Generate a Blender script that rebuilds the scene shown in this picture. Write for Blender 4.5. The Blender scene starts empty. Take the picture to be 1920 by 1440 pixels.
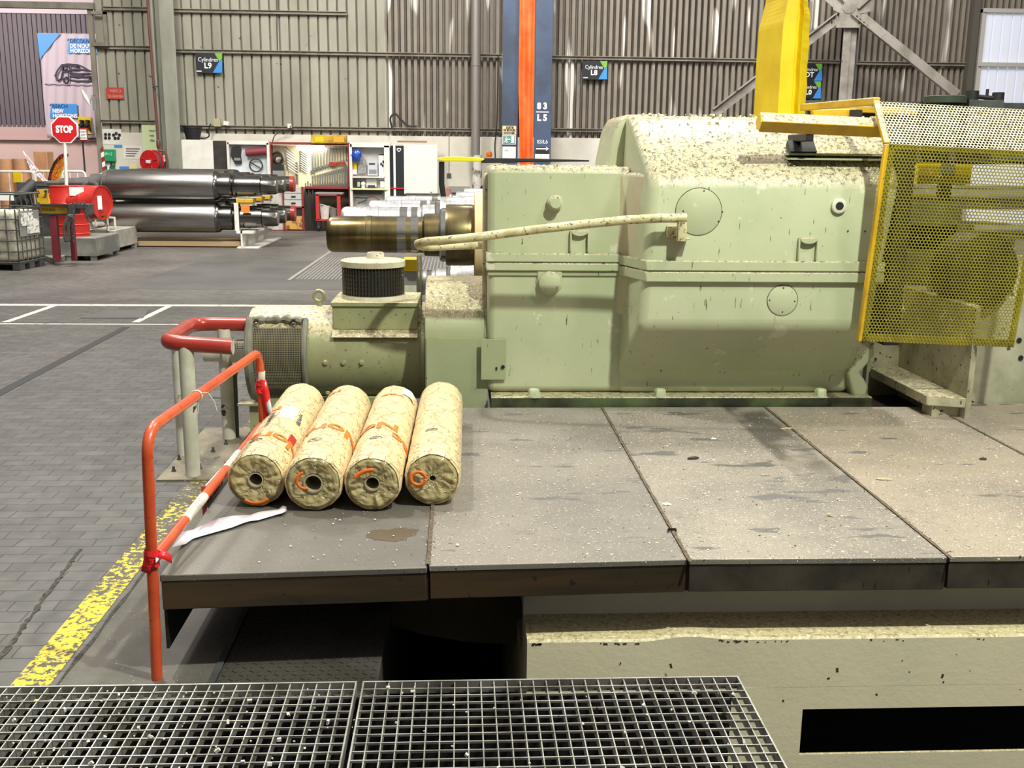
import bpy, bmesh, math, random
from mathutils import Vector, Matrix, noise, Euler
C = bpy.context.scene.collection
PI = math.pi

# ------------------------------------------------------------------ camera
F = 1941.0
CAMZ = 2.2
EY = Vector((-98.0, -423.0, F)).normalized()                     # world +Y in camera axes (right, down, forward)
ED = Vector((-98.0, (F*F-98.0*98.0)/423.0, F)).normalized()      # world -Z in camera axes
ED = (ED - EY*ED.dot(EY)).normalized()
EX = ED.cross(EY)
if EX.x < 0: EX = -EX
cam_data = bpy.data.cameras.new('camera')
cam = bpy.data.objects.new('camera', cam_data); C.objects.link(cam)
cam_data.sensor_fit = 'HORIZONTAL'; cam_data.sensor_width = 36.0
cam_data.lens = 36.0*F/1920.0
cam_data.clip_end = 400
def toworld(r): return Vector((r.dot(EX), r.dot(EY), -r.dot(ED)))
cx_, cy_, cz_ = toworld(Vector((1, 0, 0))), toworld(Vector((0, -1, 0))), toworld(Vector((0, 0, -1)))
cam.matrix_world = Matrix(((cx_.x, cy_.x, cz_.x, 0), (cx_.y, cy_.y, cz_.y, 0), (cx_.z, cy_.z, cz_.z, CAMZ), (0, 0, 0, 1)))
bpy.context.scene.camera = cam

def ray(u, v): return toworld(Vector((u-960.0, v-720.0, F)))
def at(u, v, y):                       # photo pixel -> point on the vertical plane at depth y
    d = ray(u, v); d = d*(y/d.y); return Vector((d.x, y, d.z+CAMZ))
def gz(u, v, z=0.0):                   # photo pixel -> point at height z
    d = ray(u, v); t = (z-CAMZ)/d.z; return Vector((d.x*t, d.y*t, z))

def atx(u, v, x):                      # photo pixel -> point on the plane at this x
    d = ray(u, v); t = x/d.x; return Vector((x, d.y*t, d.z*t+CAMZ))

# ------------------------------------------------------------------ light and exposure
sc = bpy.context.scene
sc.view_settings.view_transform = 'Standard'; sc.view_settings.look = 'None'
sc.view_settings.gamma = 1.0; sc.view_settings.exposure = 0.0
sc.view_settings.use_curve_mapping = False
world = bpy.data.worlds.new('hall_light'); sc.world = world; world.use_nodes = True
wn = world.node_tree.nodes; wl = world.node_tree.links
bg = wn['Background']; bg.inputs['Strength'].default_value = 0.54
tc = wn.new('ShaderNodeTexCoord'); sep = wn.new('ShaderNodeSeparateXYZ'); rp = wn.new('ShaderNodeValToRGB')
wl.new(tc.outputs['Generated'], sep.inputs[0]); wl.new(sep.outputs['Z'], rp.inputs[0]); wl.new(rp.outputs[0], bg.inputs['Color'])
rp.color_ramp.elements[0].position = 0.0; rp.color_ramp.elements[0].color = (0.10, 0.10, 0.10, 1)
rp.color_ramp.elements[1].position = 0.75; rp.color_ramp.elements[1].color = (1.0, 0.93, 0.88, 1)
e = rp.color_ramp.elements.new(0.2); e.color = (0.24, 0.24, 0.24, 1)

def area(name, loc, target, size, power, col=(1, 1, 1), size_y=None):
    l = bpy.data.lights.new(name, 'AREA'); l.energy = power; l.color = col
    l.shape = 'RECTANGLE'; l.size = size; l.size_y = size_y or size
    o = bpy.data.objects.new(name, l); C.objects.link(o); o.location = loc
    o.rotation_euler = (Vector(target)-Vector(loc)).to_track_quat('-Z', 'Y').to_euler()
    return o
area('crane_lamp', (3.0, 2.0, 7.6), (1.3, 6.6, 1.0), 0.26, 830, (0.95, 1.0, 0.84))
area('high_bay_lamp', (-4.2, 9.0, 11.5), (-0.6, 6.0, 0), 0.6, 1000, (1.0, 0.96, 0.88))
area('high_bay_lamp', (6.0, 2.6, 9.5), (1.5, 6.8, 0.5), 0.8, 300, (1.0, 0.92, 0.82))
area('high_bay_lamp', (4.0, 12.5, 12.0), (3.0, 13.0, 0), 1.2, 1000, (1.0, 0.97, 0.92))
area('high_bay_lamp', (-7.0, 19.0, 12.0), (-7.0, 23.0, 0), 2.0, 2400, (1.0, 0.97, 0.9), 4)
area('high_bay_lamp', (1.0, 23.0, 13.0), (0.5, 31.0, 2), 2.0, 1500, (1.0, 0.97, 0.92), 4)
area('high_bay_lamp', (10.0, 23.0, 13.0), (9.5, 32.0, 3), 2.0, 1600, (1.0, 0.97, 0.94), 4)
area('annex_lamp', (-19.0, 36.0, 9.0), (-17.5, 42.0, 2), 2.5, 1150, (1.0, 0.90, 0.87))

# ------------------------------------------------------------------ materials
def col(r, g, b):
    f = lambda c: (c/12.92 if c <= 0.04045 else ((c+0.055)/1.055)**2.4)
    return (f(r/255), f(g/255), f(b/255), 1)
MATS = {}
def mat(name, c, rough=0.6, metal=0.0, c2=None, scale=3.0, lo=0.35, hi=0.7, specks=None, dust=None, bump=0.0, bscale=40.0,
        stretch=(1, 1, 1), scratch=None, emit=0.0, rough2=None, coat=0.0):
    """c: base colour; c2: blotch colour; specks: list of (colour, scale, threshold); dust: (colour, dark, lo, hi) on upward faces"""
    if name in MATS: return MATS[name]
    m = bpy.data.materials.new(name); m.use_nodes = True; MATS[name] = m
    N = m.node_tree.nodes; L = m.node_tree.links; b = N['Principled BSDF']
    b.inputs['Roughness'].default_value = rough; b.inputs['Metallic'].default_value = metal
    if coat: b.inputs['Coat Weight'].default_value = coat
    t = N.new('ShaderNodeTexCoord'); mp = N.new('ShaderNodeMapping'); mp.inputs['Scale'].default_value = stretch
    L.new(t.outputs['Object'], mp.inputs[0])
    vec = mp.outputs[0]
    def nz(s, detail=4, r=0.6, v=vec):
        n = N.new('ShaderNodeTexNoise'); n.inputs['Scale'].default_value = s; n.inputs['Detail'].default_value = detail
        n.inputs['Roughness'].default_value = r; L.new(v, n.inputs['Vector']); return n.outputs['Fac']
    def rng(sock, a, bb):
        q = N.new('ShaderNodeMapRange'); q.interpolation_type = 'SMOOTHSTEP'
        q.inputs['From Min'].default_value = a; q.inputs['From Max'].default_value = bb
        L.new(sock, q.inputs['Value']); return q.outputs[0]
    def mix(f, A, B):
        x = N.new('ShaderNodeMix'); x.data_type = 'RGBA'
        if isinstance(f, float): x.inputs[0].default_value = f
        else: L.new(f, x.inputs[0])
        for s, i in ((A, 6), (B, 7)):
            if isinstance(s, tuple): x.inputs[i].default_value = s
            else: L.new(s, x.inputs[i])
        return x.outputs[2]
    cur = c
    if c2 is not None:
        f = rng(nz(scale), lo, hi); cur = mix(f, cur, c2)
        if rough2 is not None:
            q = N.new('ShaderNodeMapRange'); L.new(f, q.inputs['Value']); q.inputs['To Min'].default_value = rough; q.inputs['To Max'].default_value = rough2
            L.new(q.outputs[0], b.inputs['Roughness'])
    if specks:
        for sc_, s, th in specks: cur = mix(rng(nz(s, 3, 0.55, t.outputs['Object']), th, th+0.035), cur, sc_)
    if scratch:
        sc_, st, s, th = scratch
        m2 = N.new('ShaderNodeMapping'); m2.inputs['Scale'].default_value = st; L.new(t.outputs['Object'], m2.inputs[0])
        cur = mix(rng(nz(s, 5, 0.6, m2.outputs[0]), th, th+0.05), cur, sc_)
    if dust:
        dc, dk, a, bb = dust
        g = N.new('ShaderNodeNewGeometry'); s = N.new('ShaderNodeSeparateXYZ'); L.new(g.outputs['Normal'], s.inputs[0])
        ad = N.new('ShaderNodeMath'); ad.operation = 'MULTIPLY_ADD'; L.new(nz(22.0, 5), ad.inputs[0]); ad.inputs[1].default_value = 0.5
        L.new(s.outputs['Z'], ad.inputs[2])
        dcol = mix(rng(nz(30.0, 7, 0.8, t.outputs['Object']), 0.50, 0.58), dc, dk)
        dcol = mix(rng(nz(70.0, 3, 0.6, t.outputs['Object']), 0.57, 0.65), dcol, col(226, 218, 190))
        cur = mix(rng(ad.outputs[0], a+0.25, bb+0.25), cur, dcol)
    if isinstance(cur, tuple): b.inputs['Base Color'].default_value = cur
    else: L.new(cur, b.inputs['Base Color'])
    if bump:
        bp = N.new('ShaderNodeBump'); bp.inputs['Strength'].default_value = bump; bp.inputs['Distance'].default_value = 0.01
        L.new(nz(bscale, 6, 0.65), bp.inputs['Height']); L.new(bp.outputs[0], b.inputs['Normal'])
    if emit:
        b.inputs['Emission Strength'].default_value = emit; b.inputs['Emission Color'].default_value = c
    return m

DUST = (col(172, 163, 130), col(88, 78, 58), 0.20, 0.50)
DUST2 = (col(168, 158, 124), col(112, 102, 78), 0.25, 0.60)
green = mat('green_paint', col(180, 184, 152), 0.45, 0, col(168, 176, 142), 1.6, specks=[(col(70, 70, 58), 34, 0.715), (col(196, 196, 172), 5, 0.66)], scratch=(col(84, 84, 64), (16, 16, 2.2), 2.6, 0.65), dust=DUST, bump=0.08, bscale=60)
green_dark = mat('green_paint_darker', col(150, 158, 122), 0.5, 0, col(162, 166, 132), 2.2, specks=[(col(70, 70, 56), 30, 0.72)], scratch=(col(70, 74, 56), (14, 14, 2), 2.4, 0.69), dust=DUST2, bump=0.08)
motor_m = mat('dusty_green_cream_paint', col(160, 158, 118), 0.5, 0, col(124, 134, 96), 2.0, 0.3, 0.75, specks=[(col(92, 88, 66), 40, 0.66)], dust=(col(196, 186, 146), col(125, 112, 82), 0.3, 0.75), bump=0.12)
cream = mat('cream_paint', col(236, 225, 194), 0.5, 0, col(222, 216, 186), 1.2, specks=[(col(70, 66, 50), 18, 0.76)], scratch=(col(90, 84, 62), (2, 2, 9), 1.6, 0.735), dust=(col(190, 178, 140), col(150, 136, 100), 0.22, 0.55), bump=0.16, bscale=30)
cream_dust = mat('dirty_cream_paint', col(188, 182, 155), 0.6, 0, col(150, 145, 118), 4, specks=[(col(60, 56, 44), 26, 0.64)], dust=DUST, bump=0.2)
steel_top = mat('worn_steel_plate', col(150, 145, 134), 0.42, 0.2, col(122, 118, 110), 1.4, 0.3, 0.75, specks=[(col(206, 200, 184), 120, 0.645), (col(70, 64, 56), 55, 0.69)], scratch=(col(100, 98, 96), (2, 9, 2), 1.3, 0.60), bump=0.1, bscale=70, rough2=0.6)
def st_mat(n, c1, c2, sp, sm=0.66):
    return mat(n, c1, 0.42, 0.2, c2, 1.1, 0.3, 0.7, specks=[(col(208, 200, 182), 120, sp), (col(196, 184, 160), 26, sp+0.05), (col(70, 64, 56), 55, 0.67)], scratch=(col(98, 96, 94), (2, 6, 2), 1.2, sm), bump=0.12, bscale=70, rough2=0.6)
steel_tops = [st_mat('clean_dim_steel_plate', col(112, 108, 101), col(94, 90, 84), 0.70), st_mat('dusty_lit_steel_plate', col(138, 131, 122), col(114, 109, 102), 0.65, 0.63), st_mat('dustier_lit_steel_plate', col(148, 140, 129), col(118, 112, 104), 0.63, 0.595), st_mat('dustiest_lit_steel_plate', col(156, 144, 129), col(128, 119, 107), 0.625, 0.65)]  # paler to the right: dust plus lamp reflection painted into the plates
def smear(m, x0, x1, ya, yb, dark_):
    N = m.node_tree.nodes; L = m.node_tree.links; b = N['Principled BSDF']; lk = b.inputs['Base Color'].links[0]; src = lk.from_socket
    t = N.new('ShaderNodeTexCoord'); s = N.new('ShaderNodeSeparateXYZ'); L.new(t.outputs['Object'], s.inputs[0])
    n = N.new('ShaderNodeTexNoise'); n.inputs['Scale'].default_value = 3.5; n.inputs['Detail'].default_value = 6; L.new(t.outputs['Object'], n.inputs['Vector'])
    def rg(k, a_, b_):
        q = N.new('ShaderNodeMapRange'); q.interpolation_type = 'SMOOTHSTEP'; q.inputs['From Min'].default_value = a_; q.inputs['From Max'].default_value = b_; L.new(k, q.inputs['Value']); return q.outputs[0]
    def mu(p, q):
        k = N.new('ShaderNodeMath'); k.operation = 'MULTIPLY'; L.new(p, k.inputs[0]); L.new(q, k.inputs[1]); return k.outputs[0]
    f = mu(mu(rg(s.outputs['X'], x0, x0+.05), rg(s.outputs['X'], x1+.06, x1)), mu(rg(s.outputs['Y'], ya, yb), rg(n.outputs['Fac'], .36, .56)))
    x = N.new('ShaderNodeMix'); x.data_type = 'RGBA'; L.new(f, x.inputs[0]); L.new(src, x.inputs[6]); x.inputs[7].default_value = dark_; L.new(x.outputs[2], b.inputs['Base Color'])
smear(steel_tops[2], 0.26, 0.52, -0.7, 0.7, col(84, 79, 72))
steel_edge = mat('brown_steel_edge', col(74, 58, 38), 0.5, 0.0, col(46, 39, 30), 1.2, 0.3, 0.7, stretch=(0.6, 1, 7), specks=[(col(40, 34, 28), 14, 0.66)])
black = mat('black_steel', col(26, 26, 26), 0.6)
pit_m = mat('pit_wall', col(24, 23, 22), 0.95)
dark = mat('dark_grey_paint', col(58, 58, 58), 0.6, 0, col(80, 80, 78), 5)
red_or = mat('orange_red_paint', col(206, 84, 44), 0.35, 0, col(178, 62, 34), 6, 0.4, 0.75, specks=[(col(96, 48, 34), 48, 0.68)], coat=0.2)
red_dk = mat('dark_red_paint', col(158, 50, 40), 0.3, 0, col(176, 84, 70), 5, 0.5, 0.8, specks=[(col(196, 188, 172), 14, 0.70)], coat=0.3)
postgreen = mat('pale_green_post_paint', col(212, 208, 194), 0.5, 0, col(188, 186, 166), 5, specks=[(col(60, 58, 46), 9, 0.66)], dust=(col(150, 140, 110), col(90, 84, 60), 0.4, 0.8))
white = mat('white_paint', col(226, 224, 216), 0.6, 0, col(205, 202, 192), 6)
paint_white = mat('white_door_paint', col(226, 223, 214), 0.5, 0, col(214, 210, 200), 3, specks=[(col(120, 112, 98), 9, 0.72)])
yellow = mat('yellow_paint', col(208, 168, 34), 0.45, 0, col(184, 142, 34), 4, specks=[(col(90, 72, 24), 40, 0.69)], dust=(col(206, 192, 150), col(130, 110, 70), 0.15, 0.5))
yellow_mesh = mat('olive_yellow_sheet', col(146, 136, 32), 0.5, 0, col(120, 112, 38), 4, 0.3, 0.7, dust=(col(222, 208, 168), col(150, 130, 96), -0.05, 0.15))
yellow_post = mat('bright_yellow_paint', col(222, 194, 16), 0.45, 0, col(208, 172, 14), 2, specks=[(col(120, 96, 20), 30, 0.74)])
chrome = mat('polished_steel', col(190, 190, 186), 0.16, 1.0, col(180, 178, 170), 5)
satin = mat('satin_steel', col(150, 148, 144), 0.33, 1.0, col(132, 130, 126), 2, stretch=(1, 8, 8))
bright_steel = mat('bright_turned_steel', col(214, 214, 214), 0.36, 0.9, col(188, 186, 184), 6, stretch=(6, 1, 1))
dark_steel = mat('dark_ground_steel', col(120, 118, 114), 0.24, 1.0, col(96, 94, 90), 3)
bronze = mat('oily_steel', col(150, 138, 100), 0.28, 1.0, col(112, 98, 66), 1.5, 0.3, 0.7, stretch=(4, 1, 1))
kraft = mat('kraft_wrap', col(228, 200, 150), 0.7)
paper = None
wsheet = mat('grey_wall_sheet', col(158, 155, 140), 0.6, 0, col(134, 130, 114), 0.9, 0.3, 0.7, stretch=(1, 1, 0.35), specks=[(col(92, 86, 74), 3.4, 0.69)])
girt_m = mat('dusty_girt_paint', col(140, 134, 120), 0.7, 0, col(112, 106, 94), 2)
conc_w = mat('white_washed_concrete', col(214, 209, 196), 0.8, 0, col(196, 190, 174), 0.8, specks=[(col(120, 110, 92), 2.6, 0.72)])
blue_st = mat('navy_steel', col(62, 78, 104), 0.5, 0, col(52, 62, 80), 1.2)
orange_t = mat('orange_tarp', col(238, 106, 40), 0.55, 0, col(214, 84, 26), 2.2, 0.35, 0.7, bump=0.8, bscale=5)
pipe_m = mat('grey_duct', col(140, 134, 128), 0.45, 0.3)
text_w = mat('lettering_white', col(240, 240, 238), 0.6)
text_k = mat('lettering_black', col(24, 24, 26), 0.6)
text_n = mat('lettering_navy', col(30, 42, 74), 0.6)
sign_blue = mat('sign_blue', col(58, 138, 210), 0.5)
sign_green = mat('sign_green', col(116, 170, 62), 0.5)
sign_black = mat('sign_black', col(22, 26, 32), 0.5)
red_s = mat('signal_red', col(190, 28, 34), 0.4)
redd = mat('drum_red', col(190, 44, 32), 0.4, 0, col(172, 34, 28), 3, coat=0.2)
first_green = mat('first_aid_green', col(34, 150, 96), 0.4)
rubber = mat('rubber_black', col(30, 30, 31), 0.6)
glassless = mat('grey_plastic', col(130, 130, 126), 0.5)

def corr_dark_mat():
    """brown grey cladding with paler translucent flutes here and there"""
    m = bpy.data.materials.new('brown_grey_wall_sheet'); m.use_nodes = True; N = m.node_tree.nodes; L = m.node_tree.links; b = N['Principled BSDF']
    b.inputs['Roughness'].default_value = 0.6
    t = N.new('ShaderNodeTexCoord')
    mp = N.new('ShaderNodeMapping'); mp.inputs['Scale'].default_value = (1.55, 0, 0.22); L.new(t.outputs['Object'], mp.inputs[0])
    n = N.new('ShaderNodeTexNoise'); n.inputs['Scale'].default_value = 1.6; n.inputs['Detail'].default_value = 1.0; L.new(mp.outputs[0], n.inputs['Vector'])
    r = N.new('ShaderNodeMapRange'); r.inputs['From Min'].default_value = 0.62; r.inputs['From Max'].default_value = 0.66; L.new(n.outputs['Fac'], r.inputs['Value'])
    n2 = N.new('ShaderNodeTexNoise'); n2.inputs['Scale'].default_value = 2.4; n2.inputs['Detail'].default_value = 5; L.new(t.outputs['Object'], n2.inputs['Vector'])
    a = N.new('ShaderNodeMix'); a.data_type = 'RGBA'; a.inputs[6].default_value = col(142, 133, 120); a.inputs[7].default_value = col(112, 104, 94); L.new(n2.outputs['Fac'], a.inputs[0])
    c_ = N.new('ShaderNodeMix'); c_.data_type = 'RGBA'; L.new(r.outputs[0], c_.inputs[0]); L.new(a.outputs[2], c_.inputs[6]); c_.inputs[7].default_value = col(214, 210, 200)
    L.new(c_.outputs[2], b.inputs['Base Color'])
    return m
wsheet2 = corr_dark_mat()

def floor_mat():
    m = bpy.data.materials.new('block_paved_floor'); m.use_nodes = True; N = m.node_tree.nodes; L = m.node_tree.links; b = N['Principled BSDF']
    g = N.new('ShaderNodeNewGeometry')
    dn = N.new('ShaderNodeTexNoise'); dn.inputs['Scale'].default_value = 2.3; dn.inputs['Detail'].default_value = 3; L.new(g.outputs['Position'], dn.inputs['Vector'])
    vm = N.new('ShaderNodeVectorMath'); vm.operation = 'MULTIPLY_ADD'; L.new(dn.outputs['Color'], vm.inputs[0]); vm.inputs[1].default_value = (0.05, 0.05, 0); L.new(g.outputs['Position'], vm.inputs[2])
    br = N.new('ShaderNodeTexBrick'); L.new(vm.outputs[0], br.inputs['Vector']); br.inputs['Scale'].default_value = 1.0
    br.inputs['Brick Width'].default_value = 0.22; br.inputs['Row Height'].default_value = 0.125; br.inputs['Mortar Size'].default_value = 0.004
    br.inputs['Mortar Smooth'].default_value = 0.3; br.inputs['Bias'].default_value = 0.0
    br.inputs['Color1'].default_value = col(82, 80, 76); br.inputs['Color2'].default_value = col(71, 69, 66); br.inputs['Mortar'].default_value = col(42, 40, 37)
    s = N.new('ShaderNodeSeparateXYZ'); L.new(g.outputs['Position'], s.inputs[0])
    # smooth screed beyond the second painted line
    k = N.new('ShaderNodeMapRange'); L.new(s.outputs['Y'], k.inputs['Value']); k.inputs['From Min'].default_value = 16.2; k.inputs['From Max'].default_value = 16.6
    n1 = N.new('ShaderNodeTexNoise'); n1.inputs['Scale'].default_value = 0.55; n1.inputs['Detail'].default_value = 6; L.new(g.outputs['Position'], n1.inputs['Vector'])
    n2 = N.new('ShaderNodeTexNoise'); n2.inputs['Scale'].default_value = 7; n2.inputs['Detail'].default_value = 6; L.new(g.outputs['Position'], n2.inputs['Vector'])
    sm = N.new('ShaderNodeMix'); sm.data_type = 'RGBA'; sm.inputs[6].default_value = col(72, 70, 68); sm.inputs[7].default_value = col(104, 100, 95); L.new(n1.outputs['Fac'], sm.inputs[0])
    a = N.new('ShaderNodeMix'); a.data_type = 'RGBA'; L.new(k.outputs[0], a.inputs[0]); L.new(br.outputs['Color'], a.inputs[6]); L.new(sm.outputs[2], a.inputs[7])
    v = N.new('ShaderNodeMapRange'); L.new(n2.outputs['Fac'], v.inputs['Value']); v.inputs['From Min'].default_value = 0.3; v.inputs['From Max'].default_value = 0.75; v.inputs['To Min'].default_value = 0.72; v.inputs['To Max'].default_value = 1.28
    v2 = N.new('ShaderNodeMapRange'); L.new(n1.outputs['Fac'], v2.inputs['Value']); v2.inputs['From Min'].default_value = 0.3; v2.inputs['From Max'].default_value = 0.7; v2.inputs['To Min'].default_value = 0.8; v2.inputs['To Max'].default_value = 1.2
    mm = N.new('ShaderNodeMath'); mm.operation = 'MULTIPLY'; L.new(v.outputs[0], mm.inputs[0]); L.new(v2.outputs[0], mm.inputs[1])
    h = N.new('ShaderNodeVectorMath'); h.operation = 'SCALE'; L.new(a.outputs[2], h.inputs[0]); L.new(mm.outputs[0], h.inputs['Scale'])
    L.new(h.outputs[0], b.inputs['Base Color']); b.inputs['Roughness'].default_value = 0.5
    bp = N.new('ShaderNodeBump'); bp.inputs['Strength'].default_value = 0.5; bp.inputs['Distance'].default_value = 0.006
    ad = N.new('ShaderNodeMath'); ad.operation = 'SUBTRACT'; L.new(n2.outputs['Fac'], ad.inputs[0]); L.new(br.outputs['Fac'], ad.inputs[1]); L.new(ad.outputs[0], bp.inputs['Height'])
    L.new(bp.outputs[0], b.inputs['Normal'])
    return m
floor_m = floor_mat()
screed_m = mat('grey_screed', col(100, 96, 88), 0.75, 0, col(82, 78, 73), 2.5, specks=[(col(150, 146, 136), 70, 0.66), (col(60, 57, 52), 40, 0.70)], bump=0.2)
smooth_dark = mat('dark_smooth_screed', col(84, 83, 82), 0.5, 0, col(70, 69, 68), 0.8)
checker_m = mat('checker_plate_steel', col(92, 88, 82), 0.45, 0.4, col(74, 70, 66), 3)
line_w = mat('worn_white_line', col(196, 190, 176), 0.7, 0, col(120, 116, 108), 9, 0.5, 0.7)

def worn_yellow():
    m = bpy.data.materials.new('worn_yellow_line'); m.use_nodes = True; N = m.node_tree.nodes; L = m.node_tree.links; b = N['Principled BSDF']
    g = N.new('ShaderNodeNewGeometry'); n = N.new('ShaderNodeTexNoise'); n.inputs['Scale'].default_value = 26; n.inputs['Detail'].default_value = 7; n.inputs['Roughness'].default_value = 0.7
    L.new(g.outputs['Position'], n.inputs['Vector'])
    n2 = N.new('ShaderNodeTexNoise'); n2.inputs['Scale'].default_value = 2.5; L.new(g.outputs['Position'], n2.inputs['Vector'])
    s = N.new('ShaderNodeSeparateXYZ'); L.new(g.outputs['Position'], s.inputs[0])
    k = N.new('ShaderNodeMapRange'); L.new(s.outputs['Y'], k.inputs['Value']); k.inputs['From Min'].default_value = 4.6; k.inputs['From Max'].default_value = 6.4; k.inputs['To Min'].default_value = 0.0; k.inputs['To Max'].default_value = 0.10
    ad = N.new('ShaderNodeMath'); ad.operation = 'SUBTRACT'; L.new(n.outputs['Fac'], ad.inputs[0]); L.new(k.outputs[0], ad.inputs[1])
    ad2 = N.new('ShaderNodeMath'); ad2.operation = 'MULTIPLY_ADD'; L.new(n2.outputs['Fac'], ad2.inputs[0]); ad2.inputs[1].default_value = 0.2; L.new(ad.outputs[0], ad2.inputs[2])
    r = N.new('ShaderNodeMapRange'); L.new(ad2.outputs[0], r.inputs['Value']); r.inputs['From Min'].default_value = 0.55; r.inputs['From Max'].default_value = 0.57
    x = N.new('ShaderNodeMix'); x.data_type = 'RGBA'; L.new(r.outputs[0], x.inputs[0]); x.inputs[6].default_value = col(84, 80, 72); x.inputs[7].default_value = col(212, 188, 52)
    L.new(x.outputs[2], b.inputs['Base Color']); b.inputs['Roughness'].default_value = 0.7
    return m
line_y = worn_yellow()

def paper_mat(name, a_, b_, rough, bs, crease_shade=True):
    m = bpy.data.materials.new(name); m.use_nodes = True; N = m.node_tree.nodes; L = m.node_tree.links; b = N['Principled BSDF']
    t = N.new('ShaderNodeTexCoord')
    n = N.new('ShaderNodeTexNoise'); n.inputs['Scale'].default_value = 9; n.inputs['Detail'].default_value = 5; L.new(t.outputs['Object'], n.inputs['Vector'])
    mu = N.new('ShaderNodeTexVoronoi'); mu.feature = 'DISTANCE_TO_EDGE'; mu.inputs['Scale'].default_value = 6
    vm = N.new('ShaderNodeVectorMath'); vm.operation = 'MULTIPLY_ADD'; L.new(n.outputs['Color'], vm.inputs[0]); vm.inputs[1].default_value = (0.25, 0.25, 0.25); L.new(t.outputs['Object'], vm.inputs[2])
    L.new(vm.outputs[0], mu.inputs['Vector'])
    r = N.new('ShaderNodeMapRange'); r.inputs['From Min'].default_value = 0.0; r.inputs['From Max'].default_value = 0.035; L.new(mu.outputs['Distance'], r.inputs['Value'])
    x = N.new('ShaderNodeMix'); x.data_type = 'RGBA'; L.new(n.outputs['Fac'], x.inputs[0]); x.inputs[6].default_value = a_; x.inputs[7].default_value = b_
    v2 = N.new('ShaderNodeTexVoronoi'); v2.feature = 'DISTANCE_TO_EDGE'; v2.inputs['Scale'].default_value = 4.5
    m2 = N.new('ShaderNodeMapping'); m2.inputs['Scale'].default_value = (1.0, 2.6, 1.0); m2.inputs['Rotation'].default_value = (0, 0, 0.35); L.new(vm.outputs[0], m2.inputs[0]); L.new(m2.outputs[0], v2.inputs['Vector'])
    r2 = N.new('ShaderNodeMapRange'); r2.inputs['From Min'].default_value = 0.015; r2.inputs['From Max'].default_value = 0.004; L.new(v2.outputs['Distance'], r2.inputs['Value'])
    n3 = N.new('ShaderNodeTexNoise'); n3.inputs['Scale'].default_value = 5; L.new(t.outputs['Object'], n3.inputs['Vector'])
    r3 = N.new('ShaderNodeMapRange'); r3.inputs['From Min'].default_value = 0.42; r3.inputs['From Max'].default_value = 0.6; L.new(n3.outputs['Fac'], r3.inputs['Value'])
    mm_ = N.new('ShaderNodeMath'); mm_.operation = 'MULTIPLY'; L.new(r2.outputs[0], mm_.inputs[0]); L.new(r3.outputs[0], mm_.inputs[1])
    x2 = N.new('ShaderNodeMix'); x2.data_type = 'RGBA'; L.new(mm_.outputs[0], x2.inputs[0]); L.new(x.outputs[2], x2.inputs[6]); x2.inputs[7].default_value = col(140, 112, 74)  # tan lines paint the shading along the creases into the colour
    L.new(x2.outputs[2], b.inputs['Base Color']); b.inputs['Roughness'].default_value = rough
    bp = N.new('ShaderNodeBump'); bp.inputs['Strength'].default_value = bs; bp.inputs['Distance'].default_value = 0.012
    ad = N.new('ShaderNodeMath'); ad.operation = 'MULTIPLY_ADD'; L.new(n.outputs['Fac'], ad.inputs[0]); ad.inputs[1].default_value = 1.2; L.new(r.outputs[0], ad.inputs[2])
    L.new(ad.outputs[0], bp.inputs['Height']); L.new(bp.outputs[0], b.inputs['Normal'])
    return m
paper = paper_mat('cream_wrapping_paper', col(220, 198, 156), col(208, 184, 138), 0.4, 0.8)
paper_end = paper_mat('shaded_folded_paper', col(180, 166, 122), col(160, 147, 104), 0.3, 0.5)  # same paper, darker: shade on the roll ends put into the colour
ink_or = mat('orange_ink', col(226, 112, 30), 0.5)
ink_bl = mat('blue_black_ink', col(48, 64, 96), 0.5)
ink_red = mat('red_label', col(196, 44, 40), 0.5)

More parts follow.
